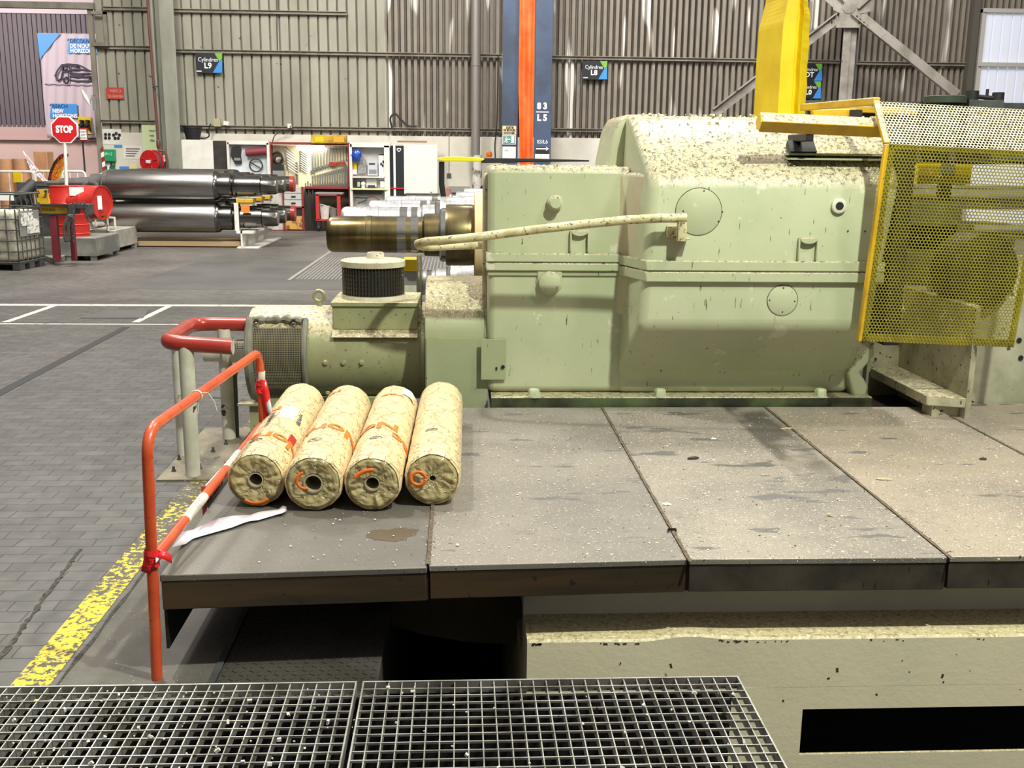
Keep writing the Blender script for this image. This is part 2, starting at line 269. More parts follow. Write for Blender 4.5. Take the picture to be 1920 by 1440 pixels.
# ------------------------------------------------------------------ mesh builder
class MB:
    def __init__(s): s.bm = bmesh.new()
    def face(s, pts):
        vs = [s.bm.verts.new(p) for p in pts]; return s.bm.faces.new(vs)
    def box(s, a, b):
        x0, x1 = sorted((a[0], b[0])); y0, y1 = sorted((a[1], b[1])); z0, z1 = sorted((a[2], b[2]))
        v = [s.bm.verts.new(p) for p in ((x0, y0, z0), (x1, y0, z0), (x1, y1, z0), (x0, y1, z0), (x0, y0, z1), (x1, y0, z1), (x1, y1, z1), (x0, y1, z1))]
        for f in ((0, 3, 2, 1), (4, 5, 6, 7), (0, 1, 5, 4), (1, 2, 6, 5), (2, 3, 7, 6), (3, 0, 4, 7)): s.bm.faces.new([v[i] for i in f])
        return s
    def obox(s, c, sx, sy, sz, rot=(0, 0, 0)):
        R = Euler(rot).to_matrix(); c = Vector(c)
        v = [s.bm.verts.new(c+R@Vector((x*sx/2, y*sy/2, z*sz/2))) for z in (-1, 1) for (x, y) in ((-1, -1), (1, -1), (1, 1), (-1, 1))]
        for f in ((0, 3, 2, 1), (4, 5, 6, 7), (0, 1, 5, 4), (1, 2, 6, 5), (2, 3, 7, 6), (3, 0, 4, 7)): s.bm.faces.new([v[i] for i in f])
        return s
    def loft(s, rings, closed=True, cap=True):
        R = [[s.bm.verts.new(p) for p in r] for r in rings]; n = len(R[0])
        for i in range(len(R)-1):
            for j in range(n if closed else n-1):
                k = (j+1) % n; s.bm.faces.new((R[i][j], R[i][k], R[i+1][k], R[i+1][j]))
        if cap and closed: s.bm.faces.new(R[0][::-1]); s.bm.faces.new(R[-1])
        return s
    def prism(s, poly, d):                       # 3D polygon swept by vector d
        d = Vector(d); return s.loft([[Vector(p) for p in poly], [Vector(p)+d for p in poly]])
    def frame(s, ax):
        ax = Vector(ax).normalized(); u = ax.orthogonal().normalized()
        if abs(ax.z) < 0.9: u = Vector((0, 0, 1)).cross(ax).normalized()
        return ax, u, ax.cross(u).normalized()
    def lathe(s, o, ax, prof, n=32, cap=True):   # prof: (distance along axis, radius)
        o = Vector(o); a, u, w = s.frame(ax)
        return s.loft([[o+a*h+(u*math.cos(2*PI*j/n)+w*math.sin(2*PI*j/n))*max(r, 1e-4) for j in range(n)] for h, r in prof], cap=cap)
    def cyl(s, a, b, r, n=20, r2=None):
        a = Vector(a); b = Vector(b); L_ = (b-a).length
        return s.lathe(a, b-a, [(0, r), (L_, r2 if r2 is not None else r)], n)
    def tube(s, pts, r, n=10, cap=True):
        P = [Vector(p) for p in pts]; rings = []; pu = None
        for i, p in enumerate(P):
            d = (P[min(i+1, len(P)-1)]-P[max(i-1, 0)]).normalized()
            if pu is None: pu = d.orthogonal().normalized()
            pu = (pu-d*pu.dot(d)).normalized(); w = d.cross(pu)
            rr = r[i] if isinstance(r, (list, tuple)) else r
            rings.append([p+(pu*math.cos(2*PI*j/n)+w*math.sin(2*PI*j/n))*rr for j in range(n)])
        return s.loft(rings, cap=cap)
    def ribbon(s, A, B):
        a = [s.bm.verts.new(p) for p in A]; b = [s.bm.verts.new(p) for p in B]
        for i in range(len(a)-1): s.bm.faces.new((a[i], a[i+1], b[i+1], b[i]))
        return s
    def torus(s, c, ax, R, r, n=28, m=10, a0=0, a1=2*PI):
        c = Vector(c); a, u, w = s.frame(ax); full = abs(a1-a0-2*PI) < 1e-6
        pts = [c+(u*math.cos(a0+(a1-a0)*i/n)+w*math.sin(a0+(a1-a0)*i/n))*R for i in range(n+1)]
        return s.tube(pts, r, m)
    def build(s, name, material, parent=None, bevel=0.0, segs=2, smooth=None, solid=0.0):
        bmesh.ops.recalc_face_normals(s.bm, faces=s.bm.faces)
        me = bpy.data.meshes.new(name)
        if parent is not None: bmesh.ops.translate(s.bm, verts=s.bm.verts, vec=-wloc(parent))
        s.bm.to_mesh(me); s.bm.free()
        o = bpy.data.objects.new(name, me); C.objects.link(o)
        if parent is not None: o.parent = parent
        me.materials.append(material)
        if smooth is None: smooth = True
        if smooth:
            me.polygons.foreach_set('use_smooth', [True]*len(me.polygons))
            try: me.set_sharp_from_angle(angle=math.radians(38))
            except Exception: pass
        if solid:
            m = o.modifiers.new('solid', 'SOLIDIFY'); m.thickness = solid; m.offset = 0
        if bevel:
            m = o.modifiers.new('bevel', 'BEVEL'); m.width = bevel; m.segments = segs; m.limit_method = 'ANGLE'; m.angle_limit = math.radians(35)
            m.harden_normals = False
        return o
def wloc(o):
    v = Vector((0, 0, 0))
    while o is not None: v = v+o.location; o = o.parent
    return v
def tag(o, label=None, cat=None, group=None, kind=None):
    if label: o['label'] = label
    if cat: o['category'] = cat
    if group: o['group'] = group
    if kind: o['kind'] = kind
    return o
def thing(name, label, cat, loc=(0, 0, 0), group=None):
    o = bpy.data.objects.new(name, None); C.objects.link(o); o.location = loc; o.empty_display_size = 0.1
    return tag(o, label, cat, group)
def one(mb, name, material, label, cat, group=None, base=None, **k):    # a thing that is a single mesh
    o = mb.build(name, material, None, **k); return tag(o, label, cat, group)
def struct(mb, name, material, label=None, **k):
    o = mb.build(name, material, None, **k); o['kind'] = 'structure'
    if label: o['label'] = label
    return o
def copy_tree(o, parent=None):
    c = o.copy(); C.objects.link(c)
    if parent is not None: c.parent = parent
    for ch in list(o.children): copy_tree(ch, c)
    return c
def slab(u0, v0, u1, v1, y, th=0.02, mb=None):       # upright board facing the camera side, front face at depth y
    mb = mb or MB(); a = at(u0, v0, y); b = at(u1, v1, y); zt = at((u0+u1)/2, v0, y).z; zb = at((u0+u1)/2, v1, y).z
    xl = at(u0, (v0+v1)/2, y).x; xr = at(u1, (v0+v1)/2, y).x
    return mb.box((xl, y, zb), (xr, y+th, zt))
def text(s, p, size, material, parent, align='LEFT', rot=(PI/2, 0, 0), ex=0.001, name='lettering', sx=1.0, bold=0.0):
    cu = bpy.data.curves.new(name, 'FONT'); cu.body = s; cu.size = size; cu.extrude = ex; cu.align_x = align; cu.resolution_u = 3; cu.offset = bold
    tmp = bpy.data.objects.new('tmp', cu); C.objects.link(tmp)
    bpy.context.view_layer.update()
    me = bpy.data.meshes.new_from_object(tmp.evaluated_get(bpy.context.evaluated_depsgraph_get()))
    bpy.data.objects.remove(tmp)
    me.transform(Matrix.Translation(Vector(p)-(wloc(parent) if parent else Vector()))@Euler(rot).to_matrix().to_4x4()@Matrix.Diagonal((sx, 1, 1, 1)))
    me.name = name; me.materials.clear(); me.materials.append(material)
    o = bpy.data.objects.new(name, me); C.objects.link(o); o.parent = parent
    return o
def bolt(mb, c, ax, r, h):
    a = Vector(ax).normalized(); c = Vector(c); mb.lathe(c, a, [(0, r), (h*0.8, r), (h, r*0.8)], 6); return mb
# ================================================================== SETTING: floor and pit
rnd = random.Random(7)
PX = -0.35                                            # left edge of the machine pit
m = MB(); m.box((-40, 3.2, -0.1), (-1.70, 60, 0)); m.box((-1.70, 7.0, -0.1), (30, 60, 0)); struct(m, 'floor', floor_m, 'grey block paved shop floor', smooth=False)
m = MB(); m.box((-1.70, 3.2, -0.1), (-1.06, 7.0, 0.0)); struct(m, 'floor', screed_m, 'grey concrete strip beside the yellow line', smooth=False)
m = MB(); m.box((-1.075, 3.2, -0.1), (-1.045, 7.0, 0.006)); struct(m, 'trim_1', dark, 'steel angle edging the checker plate', bevel=0.002)
# checker plate with raised lozenges
m = MB(); m.box((-1.04, 3.2, -0.1), (PX, 7.0, 0.0))
for i in range(18):
    for j in range(74):
        x = -1.02+i*0.038; y = 3.3+j*0.036
        a_ = 0.6 if (i+j) % 2 else -0.6
        m.obox((x, y, 0.0015), 0.026, 0.006, 0.004, (0, 0, a_))
struct(m, 'floor', checker_m, 'checker plate floor under the table', smooth=False)
# pit
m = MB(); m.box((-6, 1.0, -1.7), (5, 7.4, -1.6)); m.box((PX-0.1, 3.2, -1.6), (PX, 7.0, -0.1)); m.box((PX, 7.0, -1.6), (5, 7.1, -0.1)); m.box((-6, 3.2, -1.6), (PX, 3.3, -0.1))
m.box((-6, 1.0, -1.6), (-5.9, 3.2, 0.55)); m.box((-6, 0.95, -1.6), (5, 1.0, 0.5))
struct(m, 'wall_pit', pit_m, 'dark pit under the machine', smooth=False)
# painted lines and floor patches
def mark(pts, name, material, label, z=0.003):
    m = MB(); m.prism([(p[0], p[1], 0.0005) for p in pts], (0, 0, z)); return struct(m, name, material, label, smooth=False)
mark([(-1.90, 3.3), (-1.735, 3.3), (-1.735, 5.9), (-1.67, 8.6), (-1.60, 10.5), (-1.74, 10.5), (-1.80, 8.6), (-1.89, 5.9)], 'floor_line_yellow', line_y, 'worn yellow painted line along the table')
def crack(pts, w, name, label, seed):
    r_ = random.Random(seed); A_ = []; B_ = []
    for (x0, y0), (x1, y1) in zip(pts, pts[1:]):
        for k in range(24):
            q = k/24; x = x0+(x1-x0)*q+r_.uniform(-.006, .006); y = y0+(y1-y0)*q; ww = w*r_.uniform(.3, 1); A_.append((x-ww, y, 0.0035)); B_.append((x+ww, y, 0.0035))
    m = MB(); m.ribbon(A_, B_); return struct(m, name, mat('floor_crack', col(44, 41, 37), .9, 0, col(84, 80, 74), 40), label, smooth=False)
crack([(-2.03, 3.6), (-2.05, 4.4), (-2.11, 5.1), (-2.16, 5.7)], .016, 'floor_joint', 'dark ragged joint in the paving left of the yellow line', 3)
crack([(-1.70, 3.3), (-1.70, 6.9)], .012, 'floor_joint', 'dark joint on the right side of the yellow line', 4)
mark([(-30, 15.55), (20, 15.55), (20, 15.72), (-30, 15.72)], 'floor_line_white', line_w, 'white line across the hall floor behind the red guard rail')
mark([(-30, 13.80), (-1, 13.80), (-1, 13.86), (-30, 13.86)], 'floor_line_white', line_w, 'thin white line nearer the machine')
mark([(-30, 13.92), (-1, 13.92), (-1, 13.97), (-30, 13.97)], 'trim_2', dark, 'dark joint in the floor')
mark([(-4.40, 14.0), (-4.30, 14.0), (-4.28, 15.55), (-4.38, 15.55)], 'floor_line_white', line_w, 'short white line joining the steel channel')
mark([(-6.10, 13.9), (-6.0, 13.9), (-5.96, 15.55), (-6.06, 15.55)], 'floor_line_white', line_w, 'short white line at the far left of the floor')
mark([(-4.36, 8.0), (-4.24, 8.0), (-4.30, 13.6), (-4.40, 13.6)], 'trim_3', black, 'steel channel sunk in the paved floor')
mark([(-5.2, 14.35), (-4.35, 14.35), (-4.5, 15.1), (-5.15, 15.1)], 'floor_hatch', smooth_dark, 'hatch cover in the floor', 0.006)
mark([(-5.9, 17.6), (0.5, 17.6), (0.5, 22.6), (-5.5, 22.6)], 'floor_patch', smooth_dark, 'dark smooth floor patch before the steel rolls', 0.002)
m = MB()
for k in range(40): m.box((-3.0+k*.07, 19.1, .003), (-2.97+k*.07, 23.5, .006))
struct(m, 'floor_grid', mat('floor_grid', col(122, 120, 116), .6), 'fine ribbed drain cover beside the thin light joint', smooth=False)
mark([(-3.14, 19.0), (-3.08, 19.0), (-3.04, 26), (-3.10, 26)], 'floor_line_white', mat('faint_line', col(138, 134, 126), .7), 'thin light joint leading to the tool cupboard', 0.006)

# ================================================================== platform grating in front
gal = mat('galvanised_bar', col(176, 174, 168), 0.4, 0.6, col(128, 124, 116), 6, specks=[(col(92, 74, 52), 20, 0.68)])
fluff = mat('fluff_and_dust', col(214, 208, 196), 0.9)
def grating(label, x0, x1):
    t = thing('platform_grating', label, 'floor grating', (x0, 2.98, 0.6), 'floor gratings of the platform')
    m = MB(); y0, y1 = 1.5, 2.975
    n = int(round((x1-x0)/0.0407)); dx = (x1-x0)/n
    for i in range(1, n): m.box((x0+i*dx-0.0016, y0, 0.565), (x0+i*dx+0.0016, y1, 0.6))
    k = 0; y = y1-0.043
    while y > y0: m.box((x0, y-0.0018, 0.594), (x1, y+0.0018, 0.601)); y -= 0.043
    m.build('bars', gal, t, smooth=False)
    f = MB()
    f.box((x0, y1-0.003, 0.562), (x1, y1+0.003, 0.603)); f.box((x0-0.0, y0, 0.562), (x0+0.005, y1, 0.602)); f.box((x1-0.005, y0, 0.562), (x1, y1, 0.602)); f.box((x0, y0-0.005, 0.562), (x1, y0, 0.602))
    f.build('edge_frame', gal, t, smooth=False)
    return t
grating('galvanised floor grating in the foreground left of the joint', -2.45, -0.320)
grating('galvanised floor grating in the foreground right of the joint', -0.302, 0.884)
m = MB()
for i in range(230):
    x = rnd.uniform(-2.3, 0.85); y = rnd.uniform(2.3, 2.95) ; s = rnd.choice((0.003, 0.004, 0.005, 0.009))
    x = -0.302+round((x+0.302)/0.0407)*0.0407+rnd.uniform(-.006, .006)
    m.obox((x, y, 0.6+s*0.3), s, s*rnd.uniform(.6, 1.6), s*0.7, (rnd.random()*3, rnd.random()*3, rnd.random()*3))
o = m.build('fluff', fluff, None); tag(o, 'pale fluff caught on the floor gratings', 'dust', kind='stuff')
m = MB()
for x in (-2.4, -0.31, 0.82): m.box((x-0.03, 2.6, -1.6), (x+0.03, 2.66, 0.5))
m.box((-6, 2.955, -0.2), (0.86, 2.968, 0.555)); m.box((-6, 1.0, -0.40), (0.86, 2.955, -0.37))  # dark fascia and pan added to keep the view below the gratings dark
one(m, 'grating_backing', pit_m, 'posts with dark plates added to keep the view under the foreground gratings dark', 'frame')

# ================================================================== machine bed (cream block under the table)
bed = thing('machine_bed', 'cream painted machine bed below the steel table with a black slot', 'machine base', (1.5, 4.25, -1.6))
xs = [0.30+i*(3.5-0.30)/90 for i in range(91)]
def fz(x): return 0.105+0.012*math.exp(-((x-1.02)/0.13)**2)-0.006*math.exp(-((x-0.85)/0.15)**2)
def fy(x): return 4.25+0.02*math.exp(-((x-1.02)/0.2)**2)
m = MB()
rings = []
for x in xs: rings.append([Vector((x, fy(x)-0.0, fz(x)-0.012)), Vector((x, fy(x)+0.008, fz(x))), Vector((x, 4.54, 0.10)), Vector((x, 4.54, -0.3)), Vector((x, 4.6, -0.3)), Vector((x, 4.6, 0.02)), Vector((x, 5.2, -0.1)), Vector((x, 5.2, -0.14)), Vector((x, 4.29, -0.14)), Vector((x, 4.25, -0.14))])
# simple solid: top strip of the bed with a dented lip
rings = [[Vector((x, fy(x), -0.14)), Vector((x, fy(x), fz(x)-0.010)), Vector((x, fy(x)+0.010, fz(x))), Vector((x, 4.60, 0.10)), Vector((x, 4.60, -0.14))] for x in xs]
m.loft(rings)
m.build('ledge', cream, bed)
m = MB()                                                        # front wall with the slot left open
hx0, hz0, hz1 = at(1505, 1330, 4.25).x, at(1505, 1415, 4.25).z, at(1505, 1330, 4.25).z
m.box((0.30, 4.25, -1.6), (3.5, 4.265, hz0)); m.box((0.30, 4.25, hz0), (hx0, 4.265, -0.141)); m.box((hx0, 4.25, hz1), (3.5, 4.265, -0.141))
m.box((0.30, 4.265, -1.6), (0.36, 6.8, -0.141))
m.build('front_wall', cream, bed, smooth=False)
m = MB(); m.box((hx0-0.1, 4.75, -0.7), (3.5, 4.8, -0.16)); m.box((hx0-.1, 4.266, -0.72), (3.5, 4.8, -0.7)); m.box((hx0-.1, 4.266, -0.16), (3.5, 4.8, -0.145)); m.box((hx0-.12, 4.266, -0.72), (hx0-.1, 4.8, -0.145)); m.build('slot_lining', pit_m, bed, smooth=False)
m = MB(); m.box((0.30, 4.535, 0.10), (3.5, 6.9, 0.308)); m.build('upper_beam', mat('grey_cream_beam', col(214, 210, 198), 0.5, 0, col(198, 194, 182), 1.5, scratch=(col(96, 90, 80), (2, 2, 5), 2.2, 0.71)), bed)
r_ = random.Random(21); m = MB()
for k in range(46):
    x = r_.choice((r_.uniform(.31, .36), r_.uniform(.6, .8), r_.uniform(.95, 2.4), r_.uniform(1.1, 1.5))); s = r_.uniform(.004, .018); m.obox((x, fy(x)-.0005, fz(x)-.014-r_.random()*.008), s, .002, r_.uniform(.002, .006), (0, r_.uniform(-.2, .2), 0))
for k in range(16):
    x = r_.uniform(.4, 2.6); zz_ = r_.uniform(-.3, .05); s = r_.uniform(.003, .012); m.obox((x, 4.2495, zz_), s, .001, s*r_.uniform(.3, 2.5), (0, r_.uniform(-.5, .5), 0))
m.build('paint_chips', mat('bare_chip', col(62, 52, 36), .8), bed, smooth=False)['kind'] = 'stuff'
# curved olive trough under the table
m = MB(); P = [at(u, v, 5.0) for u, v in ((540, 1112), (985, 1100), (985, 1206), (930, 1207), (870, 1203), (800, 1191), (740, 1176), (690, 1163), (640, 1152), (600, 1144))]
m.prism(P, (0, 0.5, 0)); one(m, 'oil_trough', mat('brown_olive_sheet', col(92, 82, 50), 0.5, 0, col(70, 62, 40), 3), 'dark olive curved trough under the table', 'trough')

# ================================================================== steel table, five sections
TZ = 0.47; XJ = [-1.270, -0.138, 1.014, 2.197, 3.43, 4.6]
labels = ['leftmost grey steel table section under the paper rolls', 'steel table section between the rolls and the second joint', 'steel table section with dark smudges, third from the left',
          'speckled steel table section right of the long diagonal joint', 'steel table section cut by the right edge of the view']
far = [7.16, 7.16, 7.165, 7.16, 7.26]
zoff = [-0.004, 0.0, 0.001, 0.003, 0.004]
for i in range(5):
    x0, x1 = XJ[i]+0.004, XJ[i+1]-0.004; z = TZ+zoff[i]; yl, yr = ((4.165, 4.228), (4.236, 4.285), (4.285, 4.28), (4.285, 4.285), (4.285, 4.285))[i]
    yf = yl
    t = thing('table_section', labels[i], 'steel table', ((x0+x1)/2, 5.6, 0.3), 'steel table sections in a row')
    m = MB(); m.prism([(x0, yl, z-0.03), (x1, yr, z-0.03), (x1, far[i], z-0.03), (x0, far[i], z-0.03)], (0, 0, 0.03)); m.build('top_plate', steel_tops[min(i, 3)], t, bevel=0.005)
    m = MB(); m.prism([(x0+0.004, yl+0.004, z-0.158), (x1-0.004, yr+0.004, z-0.158), (x1-0.004, yr+0.03, z-0.158), (x0+0.004, yl+0.03, z-0.158)], (0, 0, 0.127))
    m.build('front_apron', steel_edge if i < 2 else mat('dark_steel_edge', col(80, 72, 62), 0.5, 0.1, col(54, 49, 43), 1.4, 0.3, 0.7, stretch=(3, 1, 3)), t, bevel=0.004)
    m = MB()
    for xx in (x0+0.001, x1-0.001): m.box((xx-0.005, max(yl, yr)+0.02, z-0.158), (xx+0.005, far[i]-0.01, z-0.03))
    m.build('side_rib', steel_edge, t, smooth=False)
    if i == 0:
        m = MB(); m.box((x0, yl+0.035, 0.115), (x0+0.012, 6.9, z-0.03)); m.build('end_plate', black, t, smooth=False)
        for yy in (5.9, 6.6): m = MB(); m.box((x0+0.6, yy, 0.0), (x0+0.66, yy+0.06, z-0.03)); m.build('leg', black, t, smooth=False)
for i, xj in enumerate(XJ[1:5]):
    m = MB(); r_ = random.Random(i); A_ = []; B_ = []
    for k in range(60):
        y = 4.245+(far[i]-4.27)*k/59; w_ = 0.005+0.004*r_.random(); A_.append((xj-w_, y, TZ+0.0062)); B_.append((xj+w_+0.002, y, TZ+0.0062))
    m.ribbon(A_, B_); o = m.build('joint_grime', mat('joint_grime', col(70, 58, 44), .9, 0, col(110, 98, 80), 60), None, solid=0.001, smooth=False); tag(o, ('brown grime in the short table joint in front of the paper rolls', 'brown grime in the table joint with the black clip on it', 'brown grime in the long diagonal joint right of the dark smear', 'brown grime in the table joint nearest the right edge of the view')[i], 'dirt line')
m = MB(); r_ = random.Random(12)
for k in range(700):
    xj = XJ[1+r_.randrange(4)]; s = r_.uniform(.0015, .005); m.obox((xj+r_.gauss(0, .012), r_.uniform(4.25, 7.1), TZ+.006), s, s*1.4, s*.6, (0, 0, r_.random()*3))
o = m.build('joint_crumbs', mat('joint_crumb', col(96, 80, 60), .9), None, smooth=False); tag(o, 'brown crumbs gathered along the table joints', 'debris', kind='stuff')
# stain on the first section
stain = mat('brown_oil_stain', col(88, 77, 62), 0.35)
m = MB(); c0 = gz(735, 1000, TZ)
ring = []
for k in range(40):
    a_ = 2*PI*k/40; r_ = 1+0.35*noise.noise(Vector((math.cos(a_)*1.4, math.sin(a_)*1.4, 3.1)))+0.22*noise.noise(Vector((math.cos(a_)*6, math.sin(a_)*6, 1.1)))
    ring.append((c0.x+0.125*r_*math.cos(a_)+0.02*math.sin(a_), c0.y+0.085*r_*math.sin(a_), TZ-0.0035))
m.prism(ring, (0, 0, 0.0008)); o = m.build('oil_stain', stain, None, smooth=False); tag(o, 'brown oil stain on the table before the rolls', 'stain')
for (u, v, rx, ry, s) in ((1140, 825, 0.10, 0.05, 1), (1430, 950, 0.15, 0.07, 2), (1290, 985, 0.12, 0.06, 3), (1370, 900, 0.08, 0.04, 4), (1500, 945, 0.10, 0.05, 5), (1430, 1000, .07, .03, 6)): pass

# flakes and dirt on the table
def flakes(n, name, label, material, seed, smin, smax, wx):
    r = random.Random(seed); m = MB()
    for i in range(n):
        x = -0.9+(3.6+0.9)*(r.random()**wx); y = r.uniform(4.24, 7.1)
        if x < 0.05 and 4.95 < y < 6.75: continue
        s = smin*(smax/smin)**(r.random()**2.2); k = r.randint(4, 6); a0 = r.random()*6
        p = [(x+s*r.uniform(.5, 1)*math.cos(a0+2*PI*j/k), y+s*r.uniform(.5, 1)*math.sin(a0+2*PI*j/k), TZ+0.003) for j in range(k)]
        m.prism(p, (0, 0, s*0.25))
    o = m.build(name, material, None, smooth=False); return tag(o, label, 'debris', kind='stuff')
flakes(4200, 'pale_flakes', 'pale flakes scattered over the steel table', mat('pale_flake', col(226, 218, 198), 0.8), 3, 0.0012, 0.007, 0.75)
flakes(1900, 'dark_crumbs', 'dark crumbs scattered over the steel table', mat('dark_crumb', col(84, 74, 60), 0.8), 5, 0.0012, 0.006, 0.6)
def lump(u, v, sx, sy, sz, name, label, material, seed, rz=0):
    c = gz(u, v, TZ); m = MB(); bmesh.ops.create_icosphere(m.bm, subdivisions=3, radius=1)
    R = Euler((0, 0, rz)).to_matrix()
    for w in m.bm.verts:
        n_ = 1+0.45*noise.noise(w.co*2.4+Vector((seed, 0, 0))); p = R@Vector((w.co.x*sx*n_, w.co.y*sy*n_, max(w.co.z, -0.5)*sz*n_)); w.co = p+Vector((c.x, c.y, TZ+0.003+sz*0.4))
    o = m.build(name, material, None); return tag(o, label, 'debris')
fl = mat('tan_fibre', col(176, 160, 130), 0.9); dk = mat('dark_clod', col(62, 58, 52), 0.9); bt = mat('black_plastic', col(28, 26, 24), 0.5)
lump(1300, 861, 0.034, 0.012, 0.010, 'metal_shaving', 'dark bundle of shavings on the third table section', dk, 1, 0.2)
lump(1843, 863, 0.022, 0.010, 0.010, 'grease_clod', 'dark clod on the table near the right edge of the view', dk, 2)
lump(1657, 901, 0.045, 0.010, 0.008, 'fibre_clump', 'long tan fibre clump on the fourth table section', fl, 3, -0.2)
lump(1555, 968, 0.012, 0.012, 0.010, 'fibre_clump', 'small tan fibre tuft beside the dark smudges', fl, 4)
lump(1477, 805, 0.050, 0.012, 0.006, 'fibre_clump', 'tan fibre strand lying across the diagonal joint', fl, 5, 0.1)
lump(1250, 947, 0.022, 0.012, 0.006, 'paint_chip', 'white paint chip on the table left of the smudges', mat('white_chip', col(232, 228, 216), .8), 6)
lump(1338, 824, 0.016, 0.010, 0.005, 'paint_chip', 'white paint chip near the far edge of the third section', MATS['white_chip'], 7)
lump(858, 1024, 0.007, 0.007, 0.006, 'paint_chip', 'white paint chip near the front edge of the second section', MATS['white_chip'], 8)
m = MB(); c = gz(1260, 997, TZ); m.obox((c.x, c.y, TZ+0.012), 0.040, 0.004, 0.012, (0, 0, 0.05)); m.obox((c.x-0.018, c.y-0.002, TZ+0.008), 0.012, 0.02, 0.004); m.obox((c.x+0.018, c.y, TZ+0.008), 0.006, 0.012, 0.01)
one(m, 'plastic_clip', bt, 'small black clip lying on the table joint', 'clip')

# ================================================================== paper rolls
def surf(p0, ax, u_, w_, L_, R):
    def f(s, th, dr=0.0, seed=0.0):            # s along, th from the top clockwise towards +x
        return p0+ax*s+(w_*math.cos(th)+u_*math.sin(th))*(R+dr)
    return f
def crink(s, th, seed):
    x = Vector((math.cos(th)*1.5, math.sin(th)*1.5, s*3.2+seed*7.7))
    a = noise.noise(x*2.2)*0.0025
    b = (1-abs(noise.noise(Vector((th*2.5+s*5+seed, s*13-th*1.4, seed*3.1))))*2)*0.0022
    c = (1-abs(noise.noise(Vector((th*5-s*9+seed*2, s*26+th*3, seed*1.7))))*2)*0.0014
    return a+b+c
def paper_roll(label, near, farp, R, seed, hole=0.034, twist=0.0):
    p0 = Vector(near); d = Vector(farp)-p0; L_ = d.length; ax = d.normalized()
    u_ = Vector((0, 0, 1)).cross(ax); u_ = -u_.normalized(); w_ = u_.cross(ax).normalized()
    if w_.z < 0: w_ = -w_
    if u_.x < 0: u_ = -u_
    t = thing('paper_roll', label, 'paper roll', (p0.x, p0.y, TZ), 'wrapped rolls lying side by side on the table')
    n, k = 120, 150; f = surf(p0, ax, u_, w_, L_, R)
    m = MB(); rings = []
    for i in range(k+1):
        s = L_*i/k; e = min(s, L_-s); sh = -0.012*max(0, 1-e/0.02)**2
        rings.append([f(s, 2*PI*j/n, sh+crink(s, 2*PI*j/n, seed)) for j in range(n)])
    m.loft(rings, cap=False)
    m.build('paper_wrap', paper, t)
    # folded ends
    for e, s0, sg in ((0, 0.0, -1), (1, L_, 1)):
        m = MB(); rings = []; kk = 26
        for i in range(kk+1):
            q = i/kk; r_ = (R-0.008)*(1-q)+hole*q
            ring = []
            for j in range(n):
                th = 2*PI*j/n
                tw = th+twist*q
                pl = abs(((tw*11/(2*PI)+0.35*noise.noise(Vector((seed+e, math.cos(th)*1.3, math.sin(th)*1.3))))) % 1.0-0.5)*2
                am = 0.011*math.sin(PI*min(1, q*1.15))*(0.55+0.9*noise.noise(Vector((math.cos(th)*2+seed, math.sin(th)*2, e+2))))
                dd = 0.010*math.sin(q*PI/2)-am*pl*1.5-0.004*noise.noise(Vector((th*4, q*6, seed)))
                ring.append(f(s0+sg*(-dd+0.002+0.016*min(1, q*5)-0.012), th, r_-R+crink(s0, th, seed)*(1-q)))
            rings.append(ring)
        for dd, rr in ((0.02, hole*0.9), (0.10, hole*0.85), (0.16, hole*0.8)):
            rings.append([f(s0-sg*dd, 2*PI*j/n, rr-R) for j in range(n)])
        if sg < 0: m.loft(rings, cap=False); m.face([v for v in rings[-1]])
        else: m.loft(rings, cap=False)
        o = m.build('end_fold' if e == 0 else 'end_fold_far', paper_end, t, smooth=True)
        o.name = 'end_fold'
    if hole > 0.02:
        m = MB(); rings = [[f(dd, 2*PI*j/32, rr-R) for j in range(32)] for dd, rr in ((-0.004, hole*0.98), (-0.004, hole*0.80), (0.15, hole*0.80))]
        m.loft(rings, cap=False); m.build('core_tube', mat('clear_film_core', col(170, 160, 130), 0.25), t)
    t['_'] = 0; del t['_']
    return t, f, L_, R
def wrap_text(t, f, R, s, s0, th0, size, material, name='print', along=False, flip=False, sx=1.0, dr=0.0052):
    cu = bpy.data.curves.new('x', 'FONT'); cu.body = s; cu.size = size; cu.align_x = 'CENTER'; cu.resolution_u = 4; cu.extrude = 0.0; cu.offset = size*0.035
    tmp = bpy.data.objects.new('tmp', cu); C.objects.link(tmp); bpy.context.view_layer.update()
    me = bpy.data.meshes.new_from_object(tmp.evaluated_get(bpy.context.evaluated_depsgraph_get())); bpy.data.objects.remove(tmp)
    bm = bmesh.new(); bm.from_mesh(me); bmesh.ops.triangulate(bm, faces=bm.faces)
    for _ in range(3):
        es = [e for e in bm.edges if e.calc_length() > 0.018]
        if es: bmesh.ops.subdivide_edges(bm, edges=es, cuts=1); bmesh.ops.triangulate(bm, faces=bm.faces)
    o_ = wloc(t)
    for v in bm.verts:
        x, y = v.co.x*sx, v.co.y
        if flip: x, y = -x, -y
        if along: ss, th = s0+x, th0-y/R
        else: ss, th = s0+y, th0+x/R
        v.co = f(ss, th, dr)-o_
    me2 = bpy.data.meshes.new(name); bm.to_mesh(me2); bm.free(); me2.materials.append(material)
    o = bpy.data.objects.new(name, me2); C.objects.link(o); o.parent = t; return o
def scribble(t, f, R, pts, material, w=0.0016, name='handwriting'):
    m = MB(); m.tube([f(a, b/R, 0.004) for a, b in pts], w, 5); return m.build(name, material, t)
def circ(s0, y0, a, b, n=18): return [(s0+b*math.sin(2*PI*i/n*1.05), y0+a*math.cos(2*PI*i/n*1.05)) for i in range(n+1)]
